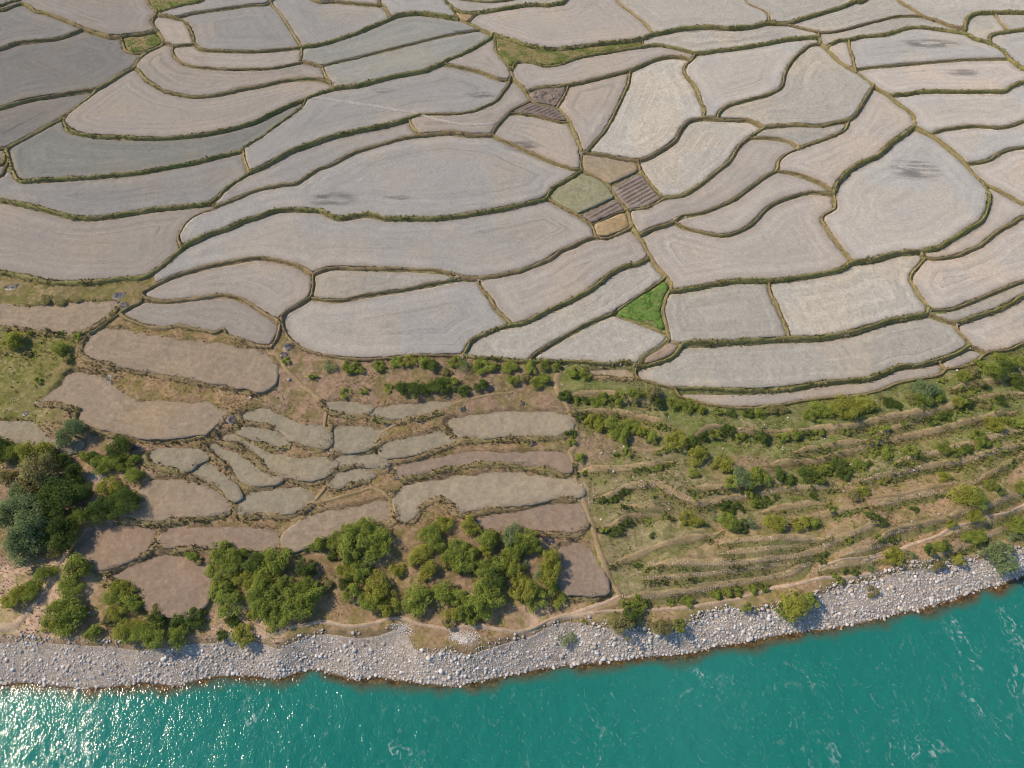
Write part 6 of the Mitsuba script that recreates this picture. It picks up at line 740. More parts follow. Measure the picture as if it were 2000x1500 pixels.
def vn(x, y, seed=0):
    i, j = np.floor(x), np.floor(y); fx, fy = x - i, y - j
    fx, fy = fx * fx * (3 - 2 * fx), fy * fy * (3 - 2 * fy)
    return (_h(i, j, seed) * (1 - fx) + _h(i + 1, j, seed) * fx) * (1 - fy) + (_h(i, j + 1, seed) * (1 - fx) + _h(i + 1, j + 1, seed) * fx) * fy

def vf(x, y, o=3, seed=0):
    return sum(0.5 ** (k + 1) * vn(x * 2 ** k, y * 2 ** k, seed + k) for k in range(o)) / (1 - 0.5 ** o)

def curve(p, step=0.5):
    "Catmull-Rom through the points, evenly resampled"
    p = np.asarray(p, float)
    if len(p) > 2:
        q = np.vstack([2 * p[0] - p[1], p, 2 * p[-1] - p[-2]]); o = []
        for i in range(len(p) - 1):
            a, b, c, d = q[i:i + 4]; t = np.linspace(0, 1, 9)[:-1, None]
            o.append(0.5 * (2 * b + (c - a) * t + (2 * a - 5 * b + 4 * c - d) * t * t + (3 * b - a - 3 * c + d) * t ** 3))
        p = np.vstack(o + [p[-1:]])
    L = np.concatenate([[0], np.cumsum(np.hypot(*np.diff(p, axis=0).T))])
    n = max(2, int(L[-1] / step) + 1); s = np.linspace(0, L[-1], n)
    return np.c_[np.interp(s, L, p[:, 0]), np.interp(s, L, p[:, 1])]

def normals2(c):
    t = np.gradient(c, axis=0); t /= np.linalg.norm(t, axis=1, keepdims=True) + 1e-9
    return np.c_[-t[:, 1], t[:, 0]]

def strip_faces(n, m):
    i, j = np.meshgrid(np.arange(n - 1), np.arange(m - 1), indexing='ij'); a = (i * m + j).ravel()
    f = np.vstack([np.c_[a, a + m, a + m + 1], np.c_[a, a + m + 1, a + 1]])
    return f

def up_faces(v, f):
    n = np.cross(v[f[:, 1]] - v[f[:, 0]], v[f[:, 2]] - v[f[:, 0]])
    return np.where((n[:, 2] < 0)[:, None], f[:, ::-1], f)

KEYS = {}
def key(name, parent=None):
    k = f'{parent}__{name}' if parent else name
    if k not in KEYS: KEYS[k] = 0; return k
    KEYS[k] += 1; return f'{k}_{KEYS[k]:03d}'

def add(name, v, f, mat, parent=None, uv=None, smooth=True, label=None, cat=None, group=None, kind=None):
    k = key(name, parent)
    scene[k] = mikit.ply((v, f), mat, smooth=smooth, uv=uv)
    tag(k, label, cat, group, kind)
    return k

def tag(k, label=None, cat=None, group=None, kind=None):
    d = {a: b for a, b in (('label', label), ('category', cat), ('group', group), ('kind', kind)) if b}
    if d: labels[k] = d

# ---------------------------------------------------------------- materials
def princ(fn, rough=0.9, spec=0.3, **more):
    return {'type': 'twosided', 'bsdf': {'type': 'principled', 'base_color': mikit.proc(fn), 'roughness': rough, 'specular': spec, **more}}

STN = [tuple(float(v) for v in q.split(',')) for q in STAINS.split()]
SOIL = [(0.302, 0.291, 0.268), (0.340, 0.308, 0.268), (0.372, 0.353, 0.306), (0.296, 0.234, 0.166), (0.316, 0.266, 0.188), (0.278, 0.244, 0.172), (0.284, 0.216, 0.162), (0.276, 0.276, 0.246)]
# uv.x: metres to the field's edge; uv.y: soil kind (whole part) + tone (fraction)
def soil_fn(p, n, uv):
    x, y = p.x, p.y
    kind = dr.floor(uv.y); tone = uv.y - kind
    c = mi.Color3f(SOIL[0])
    for i, s in enumerate(SOIL[1:], 1): c = dr.select(kind > i - 0.5, mi.Color3f(s), c)
    big = fbm(x * 0.11 + 3.1, y * 0.11, 0.0, 3); mid = fbm(x * 0.7, y * 0.7 + 40, 0.0, 3); fine = noise(x * 4.3, y * 4.3)
    streak = noise(uv.x * 2.1 + big * 3, big * 7 + kind * 3); streak2 = noise(uv.x * 0.55, 7.3 + kind * 5)
    k = 0.50 + 0.82 * tone
    k = k * (0.94 + 0.12 * big) * (0.95 + 0.10 * mid) * (0.90 + 0.20 * fine) * (0.92 + 0.16 * noise(x * 9.7, y * 9.7)) * (1 + (streak - .5) * (1 - .8 * smoothstep(3.5, 9.0, uv.x)) * dr.select((kind > 2.5) & (kind < 6.5), 0.02, 0.13)) * (1 + (streak2 - .5) * .07 * (1 - .8 * smoothstep(4.0, 10.0, uv.x)))
    plough = smoothstep(.60, .78, noise(uv.x * 2.5 + mid * .30, big * 2.5 + kind * 3.7)) * smoothstep(.42, .62, fbm(x * .09 + 8, y * .09, 4.0, 2)) * dr.select((kind > 2.5) & (kind < 6.5), 0.0, 1.0)
    edge_ = 1 - .85 * smoothstep(3.5, 9.0, uv.x); plough = plough * edge_
    an = (tone - .5) * 1.3; qq = y * dr.cos(an) - x * dr.sin(an) + (big - .5) * 4 + mid * .3
    furrow = smoothstep(.58, .80, noise(qq * 2.3, x * .05 + kind * 9)) * (1 - edge_) * smoothstep(.40, .60, fbm(x * .07 + 2, y * .07, 6.0, 2))
    k = k * (1 - .13 * furrow)
    k = k * (1 - .15 * plough) * (1 + .06 * smoothstep(.62, .8, noise(uv.x * 2.5 + mid * .30 + .6, big * 2.5 + kind * 3.7)) * edge_)
    rim = 1 - smoothstep(0.2, 1.6, uv.x + mid * 0.8)
    k = k * (1 + (noise(x * 2.3, y * 2.3) * .6 + noise(x * 6.3, y * 6.3) * .4 - .5) * dr.select((kind > 2.5) & (kind < 6.5), 0.34, 0.0))
    c = mix(c * k, mi.Color3f(0.245, 0.20, 0.15) * (0.75 + 0.5 * mid), rim * 0.35)
    c = mix(c, c * mi.Color3f(1.04, 0.99, 0.93), smoothstep(0.45, 0.7, big))
    # pale stubble: straw flecks
    fleck = smoothstep(0.62, 0.8, noise(x * 4.1 + y, y * 2.6 - x * .8)) * dr.select((kind > 1.5) & (kind < 2.5), 1.0, 0.25)
    c = mix(c, mi.Color3f(0.19, 0.18, 0.125), fleck * 0.24)
    st = mi.Float(0)
    for sx, sy, rx, ry in STN:
        q = dr.square((x - sx) / rx) + dr.square((y - sy) / ry)
        st = dr.maximum(st, (1 - smoothstep(0.1, 1.0, q)) * smoothstep(0.24, 0.74, fbm(x * 0.42 + sx + y * .25, y * 1.7, 0.0, 4)))
    return c * (1 - 0.52 * st)
scene['soil'] = princ(soil_fn, 0.95, 0.15)

def grassfield_fn(p, n, uv):
    a, b = fbm(p.x * 0.5, p.y * 0.5, 2.0, 3), noise(p.x * 3.1, p.y * 3.1)
    k = dr.floor(uv.y)
    g = dr.select(k < 0.5, mix((0.105, 0.125, 0.035), (0.20, 0.165, 0.075), smoothstep(0.38, 0.62, a)),
        dr.select(k < 1.5, mix(mix((0.085, 0.158, 0.032), (0.135, 0.200, 0.052), a), (0.215, 0.190, 0.085), smoothstep(.58, .72, fbm(p.x * .8 + 3, p.y * .8, 7.0, 3)) * .7),
        dr.select(k < 2.5, mix((0.265, 0.185, 0.098), (0.36, 0.28, 0.165), a),
        dr.select(k < 3.5, mix((0.205, 0.20, 0.12), (0.255, 0.24, 0.155), a), mix((0.215, 0.165, 0.10), (0.175, 0.145, 0.075), a)))))
    return g * (0.8 + 0.4 * b)
scene['field_grass'] = princ(grassfield_fn, 0.95, 0.1)

def clod_fn(p, n, uv):
    b = noise(p.x * 5, p.y * 5); a = fbm(p.x, p.y, 0.0, 2)
    return mix((0.16, 0.125, 0.10), (0.235, 0.195, 0.165), a) * (0.8 + 0.4 * b) * (0.8 + 0.4 * uv.y)
scene['dug_soil'] = princ(clod_fn, 0.95, 0.1)

ZC = {'lush': (0.185, 0.168, 0.062), 'green': (0.160, 0.170, 0.064), 'olive': (0.208, 0.186, 0.092), 'tan': (0.300, 0.208, 0.122), 'red': (0.255, 0.176, 0.118),
      'brown': (0.259, 0.177, 0.099), 'hedge': (0.195, 0.155, 0.075), 'riverside': (0.279, 0.193, 0.111), 'sand': (0.447, 0.314, 0.222), 'litter': (0.210, 0.143, 0.091)}
ZN = [(ln.split(' ', 1)[0], P(ln.split(' ', 1)[1])) for ln in ZONES.strip().split('\n')]
def ground_fn(p, n, uv):
    w1, w2 = fbm(p.x * 0.22, p.y * 0.22, 5.0, 3), fbm(p.x * 0.22 + 31, p.y * 0.22, 9.0, 3)
    x, y = p.x + (w1 - 0.5) * 7, p.y + (w2 - 0.5) * 7
    acc, tot = mi.Color3f(0), mi.Float(1e-9)
    for nm, pts in ZN:
        w = mi.Float(0)
        for ax, ay in pts: w += 1 / dr.square(dr.square(x - float(ax)) + dr.square(y - float(ay)) + 5.0)
        acc += mi.Color3f(ZC[nm]) * w; tot += w
    c = acc / tot
    a, b, f = fbm(p.x * 0.9, p.y * 0.9, 1.0, 3), noise(p.x * 2.7, p.y * 2.7), noise(p.x * 7.1, p.y * 7.1)
    c = mix(c, c * mi.Color3f(0.74, 0.84, 0.6), smoothstep(0.42, 0.68, a))
    c = mix(c, mi.Color3f(0.27, 0.205, 0.135), smoothstep(0.62, 0.78, w2 * 0.5 + b * 0.5) * 0.55)
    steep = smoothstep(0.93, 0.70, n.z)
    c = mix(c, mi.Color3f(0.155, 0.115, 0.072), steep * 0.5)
    return c * (0.80 + 0.40 * b) * (0.86 + 0.28 * f)
scene['ground_cover'] = princ(ground_fn, 0.95, 0.1)

# uv.x: random per tuft; uv.y: 0 lush, 1 olive, 2 dry brown, 3 straw
def turf_fn(p, n, uv):
    r = uv.x; k = uv.y; a = fbm(p.x * 0.45, p.y * 0.45, 3.0, 2)
    lush = mix((0.070, 0.097, 0.025), (0.182, 0.196, 0.062), r)
    olive = mix((0.115, 0.113, 0.039), (0.266, 0.223, 0.098), r)
    brown = mix((0.126, 0.105, 0.050), (0.259, 0.186, 0.105), r)
    straw = mix((0.205, 0.158, 0.075), (0.420, 0.312, 0.178), r)
    c = mix(lush, olive, dr.clip(k + (a - 0.5) * 1.6, 0, 1)); c = mix(c, brown, dr.clip(k - 1 + (a - 0.5), 0, 1)); c = mix(c, straw, dr.clip(k - 2 + (a - 0.5) * .6, 0, 1))
    return 1.12 * c * (0.8 + 0.4 * noise(p.x * 5, p.y * 5, p.z * 5))
scene['turf'] = princ(turf_fn, 0.9, 0.15)

def leaf_mat(dark, light):
    def fn(p, n, uv):
        return mix(dark, light, dr.clip(uv.x * 0.75 + fbm(p.x * 0.6, p.y * 0.6, p.z * 0.6, 2) * 0.5 - 0.12, 0, 1))
    return {'type': 'principledthin', 'base_color': mikit.proc(fn), 'roughness': 0.55, 'diff_trans': 1.0}
LEAF = {'d': ((0.063, 0.103, 0.029), (0.236, 0.305, 0.083)), 'm': ((0.143, 0.189, 0.039), (0.465, 0.522, 0.127)), 'y': ((0.207, 0.224, 0.040), (0.529, 0.529, 0.127)),
        'b': ((0.121, 0.175, 0.083), (0.391, 0.471, 0.220)), 'o': ((0.196, 0.184, 0.073), (0.460, 0.420, 0.193))}
for k_, (a_, b_) in LEAF.items(): scene['leaf_' + {'d': 'dark', 'm': 'mid', 'y': 'yellow', 'b': 'blue', 'o': 'olive'}[k_]] = leaf_mat(a_, b_)
LM = {'d': 'leaf_dark', 'm': 'leaf_mid', 'y': 'leaf_yellow', 'b': 'leaf_blue', 'o': 'leaf_olive'}
scene['bark'] = princ(lambda p, n, uv: mix((0.10, 0.075, 0.05), (0.20, 0.16, 0.12), fbm(p.x * 9, p.y * 9, p.z * 3, 2)), 0.9, 0.1)

def stone_fn(p, n, uv):
    r = uv.x; a = fbm(p.x * 3.1, p.y * 3.1, p.z * 3.1, 3)
    c = mix((0.33, 0.305, 0.285), (0.62, 0.59, 0.56), r); c = mix(c, mi.Color3f(0.46, 0.385, 0.30), smoothstep(0.58, 0.95, uv.y))
    c = c * (0.78 + 0.44 * a)
    wet = 1 - smoothstep(0.01, 0.14, p.z + (noise(p.x * 1.3, p.y * 1.3) - 0.5) * 0.16)
    alga = mix((0.060, 0.030, 0.008), (0.215, 0.115, 0.028), r * (0.5 + a * 0.6))
    return mix(c, alga, wet)
scene['stone'] = princ(stone_fn, 0.85, 0.25)
def gravel_fn(p, n, uv):
    d1, d2, r = voronoi(p.x * 4.5, p.y * 4.5)
    c = mix((0.29, 0.245, 0.20), (0.44, 0.385, 0.33), r) * (0.55 + 0.45 * smoothstep(0.02, 0.25, d2 - d1)) * (0.85 + 0.3 * fbm(p.x * .6, p.y * .6, 0.0, 3))
    wet = 1 - smoothstep(0.02, 0.16, p.z)
    return mix(c, mi.Color3f(0.085, 0.055, 0.022), wet)
scene['bank_gravel'] = princ(gravel_fn, 0.9, 0.2)
def pale_fn(p, n, uv):
    return mix((0.36, 0.325, 0.28), (0.52, 0.50, 0.475), fbm(p.x * 2, p.y * 2, 0.0, 3)) * (0.8 + 0.4 * noise(p.x * 7, p.y * 7))
scene['pale_gravel'] = princ(pale_fn, 0.9, 0.2)
def path_fn(p, n, uv):
    a, b = fbm(p.x * 1.1, p.y * 1.1, 0.0, 3), noise(p.x * 6, p.y * 6)
    c = mix((0.32, 0.235, 0.160), (0.46, 0.355, 0.255), a)
    c = dr.select(uv.y > 1.5, mi.Color3f(0.36, 0.325, 0.29) * (0.9 + .2 * a), dr.select(uv.y > 0.5, mix((0.20, 0.150, 0.075), (0.32, 0.235, 0.14), a), c))
    return c * (0.85 + 0.3 * b)
scene['trodden_earth'] = princ(path_fn, 0.95, 0.1)
scene['seep_water'] = {'type': 'principled', 'base_color': {'type': 'rgb', 'value': (0.045, 0.050, 0.070)}, 'roughness': 0.16, 'specular': 0.8}
scene['mud'] = princ(lambda p, n, uv: mix((0.035, 0.028, 0.024), (0.10, 0.08, 0.065), noise(p.x * 4, p.y * 4)), 0.5, 0.5)

# ---------------------------------------------------------------- fields as polygons; ground heights with terraces
FLD = []
for ln in FIELDS.strip().split('\n'):
    kd, tone, nm, pts = ln.split('|'); FLD.append([kd, float(tone), nm, Polygon(P(pts)).buffer(0)])

NUP = len(FLD) - 28
def spaced(core0, core1, step, far):
    a = np.arange(core0, core1 + 1e-6, step); o = []; d = step
    while sum(o) < far: d *= 1.28; o.append(d)
    o = np.cumsum(o)
    return np.concatenate([core0 - o[::-1], a, core1 + o]), len(o), len(a)
GX, nx0, ncx = spaced(-136, 136, 0.45, 2600)
GY, ny0, ncy = spaced(6, 190, 0.45, 2600)
XX, YY = np.meshgrid(GX, GY, indexing='ij')
GZ = zref(XX, YY)
inner = (slice(nx0, nx0 + ncx), slice(ny0, ny0 + ncy))
ix, iy = XX[inner], YY[inner]
Z = GZ[inner].copy(); sunk = np.zeros_like(Z); free = np.ones(Z.shape, bool)
KIND_UP = ('grey', 'pink', 'pale', 'tanfield', 'olivegrey'); KEEP = 0.30; KEEP_LOW = 0.22
for fd in FLD:
    pg = fd[3]; x0, y0, x1, y1 = pg.bounds
    i0, i1 = np.searchsorted(GX[nx0:nx0 + ncx], [x0, x1]); j0, j1 = np.searchsorted(GY[ny0:ny0 + ncy], [y0, y1])
    g = np.stack(np.meshgrid(np.linspace(x0, x1, 24), np.linspace(y0, y1, 24)), -1).reshape(-1, 2)
    g = g[contains_xy(pg, g[:, 0], g[:, 1])]; zz = zref(g[:, 0], g[:, 1]) if len(g) else np.array([zref(pg.centroid.x, pg.centroid.y)])
    fd.append(float(zz.mean()))
    sx, sy = ix[i0:i1, j0:j1], iy[i0:i1, j0:j1]
    if sx.size == 0: fd.append(KEEP); continue
    m = contains_xy(pg, sx, sy)
    sub = Z[i0:i1, j0:j1]; fd.append(KEEP if len([1 for q in FLD if len(q) > 4]) <= NUP else KEEP_LOW); sub[m] = fd[4] + fd[5] * (sub[m] - fd[4])
    pe = pg.buffer(-.35 if fd[0] in KIND_UP or fd[3].area > 900 else .05); me = contains_xy(pe, sx, sy) if not pe.is_empty else m & False
    sunk[i0:i1, j0:j1][me] = 0.26; free[i0:i1, j0:j1][m] = False
def fieldz(fd, x, y):
    return fd[4] + fd[5] * (zref(x, y) - fd[4])
# ledges of the overgrown terraces on the right
LDG = []
for ln in LEDGES.strip().split('\n'):
    d, st, pts = ln.split('|'); c = curve(P(pts), 0.3); LDG.append((float(d), int(st), c))
    n2 = normals2(c); n2 *= np.sign(n2[:, 1:2] + 1e-9)
    x0, y0 = c.min(0) - 7; x1, y1 = c.max(0) + 7
    m = (ix > x0) & (ix < x1) & (iy > y0) & (iy < y1) & free
    q = np.c_[ix[m], iy[m]]; dist, k = cKDTree(c).query(q)
    sd = ((q - c[k]) * n2[k]).sum(1); along = np.abs(((q - c[k]) * np.c_[n2[k][:, 1], -n2[k][:, 0]]).sum(1))
    endf = np.clip(1 - along / 2.5, 0, 1) * np.clip(np.minimum(k, len(c) - 1 - k) / 8.0, 0.1, 1)
    Z[m] += 0.9 * float(d) * np.tanh(sd / 0.18) * np.exp(-np.abs(sd) / 2.2) * endf
wet = iy < shore(ix) + 0.8
rough = np.where(free & ~wet & (iy < 75), 1.0, 0.25)
Z += rough * ((vf(ix * 0.45, iy * 0.45, 3, 5) - 0.5) * 0.55 + (vf(ix * 1.6, iy * 1.6, 2, 9) - 0.5) * 0.22)
Zs = gaussian_filter(Z, 0.75)
sunk = gaussian_filter(sunk, 0.6) * (sunk > 0)
GZ[inner] = Zs - sunk
Zg = GZ[inner]
def gz(x, y):
    "height of the ground sheet"
    u = (np.asarray(x) - GX[nx0]) / 0.45; v = (np.asarray(y) - GY[ny0]) / 0.45
    r = map_coordinates(Zg, [np.atleast_1d(u), np.atleast_1d(v)], order=1, mode='nearest')
    return r if np.ndim(x) else float(r[0])

gv = np.c_[XX.ravel(), YY.ravel(), GZ.ravel()]
gf = strip_faces(len(GX), len(GY)); gf = up_faces(gv, gf)
add('ground', gv, gf, 'ground_cover', kind='structure')

# ---------------------------------------------------------------- fields
KIND = {'grey': 0, 'pink': 1, 'pale': 2, 'brown': 3, 'tan': 4, 'olive': 5, 'rust': 6, 'tanfield': 1, 'olivegrey': 7}
GRASS = {'grass': 0, 'crop': 1, 'straw': 2, 'palegrass': 3, 'drygrass': 4}
CATS = {'grass': 'grass field', 'crop': 'crop field', 'ridge': 'vegetable bed', 'clod': 'field', 'straw': 'field'}
RIDGE_DIR = {}
def tuft_mesh(x, y, z, size, blades=4, seed=0, lean=0.5, wid=0.3, kind=None, hrange=(0.7, 1.3)):
    "grass tufts: leaning pointed blades; returns vertices, faces, uv"
    r = np.random.default_rng(seed); n = len(x)
    size = np.broadcast_to(size, (n,)); X = np.repeat(x, blades); Y = np.repeat(y, blades); Zz = np.repeat(z, blades); S = np.repeat(size, blades)
    N = n * blades; a = r.uniform(0, 2 * np.pi, N); le = r.uniform(0.15, 1.0, N) * lean * S; h = S * r.uniform(*hrange, N); w = S * wid * r.uniform(.6, 1.2, N)
    ox, oy = r.normal(0, .28, N) * S, r.normal(0, .28, N) * S
    bx, by = X + ox, Y + oy; px, py = -np.sin(a) * w, np.cos(a) * w
    v = np.empty((N, 3, 3)); v[:, 0] = np.c_[bx - px, by - py, Zz - 0.06]; v[:, 1] = np.c_[bx + px, by + py, Zz - 0.06]; v[:, 2] = np.c_[bx + np.cos(a) * le, by + np.sin(a) * le, Zz + h]
    ru = np.clip(np.repeat(r.random(n), blades) * .7 + r.random(N) * .3, 0, 1)
    kk = np.zeros(N) if kind is None else np.repeat(np.broadcast_to(kind, (n,)), blades)
    uv = np.repeat(np.c_[ru, kk], 3, axis=0)
    return v.reshape(-1, 3), np.arange(3 * N).reshape(-1, 3), uv

def build_field(fi, fd):
    kd, tone, nm, pg, zm, _ = fd
    shrink = 0.30 if fi < NUP else -0.50
    p2 = pg.buffer(-shrink).buffer(-0.35).buffer(0.35)
    if p2.is_empty: return
    if p2.geom_type != 'Polygon': p2 = max(p2.geoms, key=lambda g: g.area)
    fine = kd in ('ridge', 'clod'); st = 0.16 if fine else 0.38
    L = p2.exterior.length; nb = max(12, int(L / (0.35 if fine else 0.55)))
    bd = np.array([p2.exterior.interpolate(L * i / nb).coords[0] for i in range(nb)])
    if Polygon(bd).exterior.is_ccw is False: bd = bd[::-1]
    jag = .26 if fi >= NUP else .2
    bd = bd + normals2(bd) * ((vf(bd[:, 0] * 1.1, bd[:, 1] * 1.1, 3, 44) - .5) * 2 * jag)[:, None]
    q_ = Polygon(bd)
    if q_.is_valid: p2 = q_
    x0, y0, x1, y1 = p2.bounds; r = np.random.default_rng(100 + fi)
    g = np.stack(np.meshgrid(np.arange(x0, x1, st), np.arange(y0, y1, st), indexing='ij'), -1).reshape(-1, 2)
    g = g + r.uniform(-.28, .28, g.shape) * st
    core = p2.buffer(-st * 0.6)
    if not core.is_empty: g = g[contains_xy(core, g[:, 0], g[:, 1])]
    else: g = g[:0]
    q = np.vstack([bd, g]); tri = Delaunay(q).simplices
    c = q[tri].mean(1); tri = tri[contains_xy(p2, c[:, 0], c[:, 1])]
    dist = cKDTree(curve(np.vstack([bd, bd[:1]]), 0.2)).query(q)[0]; dist[:nb] = 0
    x, y = q.T
    z = fieldz(fd, x, y) + (0.03 if fi < NUP else -.02) - (0.0 if fi >= NUP else 0.05 * np.exp(-dist / .2))
    inn = np.clip(dist / 0.8, 0, 1)
    patch = np.clip((vf(x * .06 + fi, y * .06, 2, 3) - .42) * 6, 0, 1)
    wob = (vf(x * .15, y * .15, 2, 4) - .5) * 1.6
    lines = np.clip((vn((dist + wob) / 0.75, x * .02 + fi, 11) - .66) * 4, 0, 1)
    fade_ = np.clip(1 - (dist - 3) / 6, .12, 1); aa = (tone - .5) * 1.3; inner_ = np.clip((vn((y * np.cos(aa) - x * np.sin(aa) + wob) / .8, x * .03 + fi, 12) - .66) * 4, 0, 1) * (1 - fade_)
    lines = lines * fade_ + inner_
    rel = (vf(x * 1.7, y * 1.7, 2, 21) - .5) * (0.17 if kd in ('pale', 'brown', 'olive', 'rust', 'tan') else 0.10) + (r.random(len(x)) - .5) * (0.10 if kd == 'pale' else 0.055) + lines * patch * (0.12 if fi < NUP else 0.0) + (vn((dist + wob) / 1.1, dist * 0 + fi, 5) - .5) * (.05 * fade_ if fi < NUP else .0) - np.exp(-dist / .5) * (.03 if fi < NUP else 0) + (0 if fi < NUP else (vf(x * .35, y * .35, 2, 51) - .5) * .22)
    if fine:
        if kd == 'ridge':
            d = np.array([0.52, -0.85]) if zm > 11.2 or y.mean() > 125 else np.array([0.79, 0.61])
            s = -x * d[1] + y * d[0] + (vf(x * .3, y * .3, 2, 8) - .5) * .25
            rel = (0.5 + 0.5 * np.cos(2 * np.pi * s / 0.82)) * 0.24 + (r.random(len(x)) - .5) * .06 - .05
        else:
            rel = (vf(x * 1.5, y * 1.5, 2, 31) - .4) * .6 + (r.random(len(x)) - .5) * .16
    elif kd in GRASS: rel = (vf(x * .9, y * .9, 3, 12) - .5) * .16
    z = z + rel * inn
    v = np.c_[x, y, z]
    # a skirt round the edge
    sk = np.c_[bd, z[:nb] - 0.35]; i = np.arange(nb); j = (i + 1) % nb; o = len(v)
    v = np.vstack([v, sk])
    f = np.vstack([up_faces(v, tri), np.c_[i, o + i, o + j], np.c_[i, o + j, j]])
    if kd in GRASS: mat, code = 'field_grass', GRASS[kd] + .5
    elif fine: mat, code = 'dug_soil', tone
    else:
        mat, code = 'soil', KIND[kd] + min(max(tone, 0.02), .98)
    uv = np.c_[np.r_[dist, np.zeros(nb)], np.full(len(v), code)]
    name = {'crop': 'crop_field', 'ridge': 'vegetable_bed', 'grass': 'grass_field', 'drygrass': 'grass_field'}.get(kd, 'terraced_field')
    k = add(name, v, f, mat, uv=uv, label=nm or None, cat=CATS.get(kd, 'terraced field'), group=None if kd in CATS else ('terraced fields on the plateau' if fi < NUP else 'small terraces on the river slope'))
    if kd in ('crop', 'grass', 'drygrass'):
        n = int(pg.area * (7 if kd == 'crop' else 3 if kd == 'grass' else 1.2)); pp = np.c_[r.uniform(x0, x1, n), r.uniform(y0, y1, n)]; pp = pp[contains_xy(p2, pp[:, 0], pp[:, 1])]
        tv, tf, tu = tuft_mesh(pp[:, 0], pp[:, 1], fieldz(fd, pp[:, 0], pp[:, 1]) + .03, 0.22, 3, fi, .5, .3)
        if kd == 'crop': add('shoots', tv, tf, 'field_grass', k, np.c_[tu[:, 0], np.full(len(tu), 1.5)], False, kind='stuff')
        else: add('tufts', tv, tf, 'turf', k, np.c_[tu[:, 0], np.full(len(tu), .6 if kd == 'grass' else 2.5)], False, kind='stuff')
for fi, fd in enumerate(FLD): build_field(fi, fd)

# ---------------------------------------------------------------- banks between the fields
STY = {'g': 0.95, 'o': 1.55, 'b': 2.0, 't': 2.35, 'p': 1.5}
BH = {'g': 0.24, 'o': 0.15, 'b': 0.15, 't': 0.07, 'p': 0.10}
TH = {'g': (0.22, 14), 'o': (0.16, 13), 'b': (0.15, 13), 't': (0.11, 8), 'p': (0.12, 10)}
def build_bank(bi, sty, w, lab, pts, name='grass_bank', cat='grassy bank', group='grassy banks between the fields', hk=1.0):
    c = curve(pts, 0.45); n2 = normals2(c); n = len(c); r = np.random.default_rng(500 + bi)
    s = np.arange(n) * .45
    ww = w * (0.36 + 0.58 * vf(s * .45, s * 0 + bi, 3, 2)) * .5
    off = (vf(s * .2 + 9, s * 0 + bi, 2, 6) - .5) * w * .4
    U = np.linspace(-1, 1, 9)
    x = c[:, :1] + n2[:, :1] * (U * ww[:, None] + off[:, None]); y = c[:, 1:] + n2[:, 1:] * (U * ww[:, None] + off[:, None])
    prof = (1 - np.abs(U) ** 2.2)
    if sty == 'p': prof = prof * (0.55 + 0.75 * np.abs(U)) # a trodden way between two low ridges
    bump = 0.15 + 1.7 * vf(x * 1.1, y * 1.1, 3, 77)
    z = gz(x, y) + 0.14 * hk * prof + .02 + hk * BH[sty] * prof * bump - 0.12 * (np.abs(U) > .99)
    v = np.c_[x.ravel(), y.ravel(), z.ravel()]; f = up_faces(v, strip_faces(n, 9))
    kind = STY[sty]
    uv = np.c_[np.clip(0.25 + 0.5 * (vf(x * 1.2, y * 1.2, 3, 15).ravel()), 0, 1), np.full(len(v), kind)]
    nt = int(n * .45 * w * TH[sty][1]); k = r.integers(0, n - 1, nt); u = r.uniform(-1.02, 1.02, nt)
    tx = c[k, 0] + n2[k, 0] * (u * ww[k] + off[k]) + r.normal(0, .15, nt); ty = c[k, 1] + n2[k, 1] * (u * ww[k] + off[k]) + r.normal(0, .15, nt)
    tz = gz(tx, ty) + hk * (0.12 + BH[sty] * .8) * np.clip(1 - np.abs(u) ** 2.2, 0, 1)
    clump = 0.5 + 1.1 * vf(tx * .5, ty * .5, 3, 33)
    sz = TH[sty][0] * clump * r.uniform(.7, 1.25, nt)
    if hk < 1: kind = np.clip(kind + (vf(tx * .8, ty * .8, 3, 63) - .5) * 3.2, .3, 3); sz = sz * 1.35
    if sty == 'p': kind = np.where(np.abs(u) < .35, 2.6, 0.9)
    tv, tf, tu = tuft_mesh(tx, ty, tz, sz, 4, 900 + bi, .6, .30, kind)
    V = np.vstack([v, tv]); F = np.vstack([f, tf + len(v)]); UV = np.vstack([uv, tu])
    return add(name, V, F, 'turf', uv=UV, smooth=True, label=lab or None, cat=cat, group=group)
for bi, ln in enumerate(BANKS.strip().split('\n')):
    sty, w, lab, pts = ln.split('|'); build_bank(bi, sty, max(float(w), .45), lab or f'dry brown bank at the right end of the narrow mid-left terrace', P(pts))

for fi in range(NUP, len(FLD)):
    kd, tone, nm, pg = FLD[fi][:4]; L = pg.exterior.length; b = curve(np.array(pg.exterior.coords), .4)
    if not pg.exterior.is_ccw: b = b[::-1]
    t = np.gradient(b, axis=0); low = gaussian_filter(np.where(t[:, 0] > np.abs(t[:, 1]) * -.2, 1., 0.), 3, mode='wrap') > .5
    if low.all() or not low.any(): continue
    s0 = int(np.argmin(low)); run = np.roll(low, -s0); bb = np.roll(b, -s0, axis=0); best, cur = (0, 0), None
    for i, q in enumerate(np.r_[run, False]):
        if q and cur is None: cur = i
        if not q and cur is not None:
            if i - cur > best[1] - best[0]: best = (cur, i)
            cur = None
    seg = bb[best[0]:best[1]]
    if len(seg) < 6: continue
    seg = seg - normals2(seg) * .58
    build_bank(300 + fi, 'b' if fi % 3 else 'o', 1.45, 'weedy bank along the lower side of the ' + ' '.join(nm.split()[:7]), seg[::4], group='weedy banks below the small terraces', hk=.5)

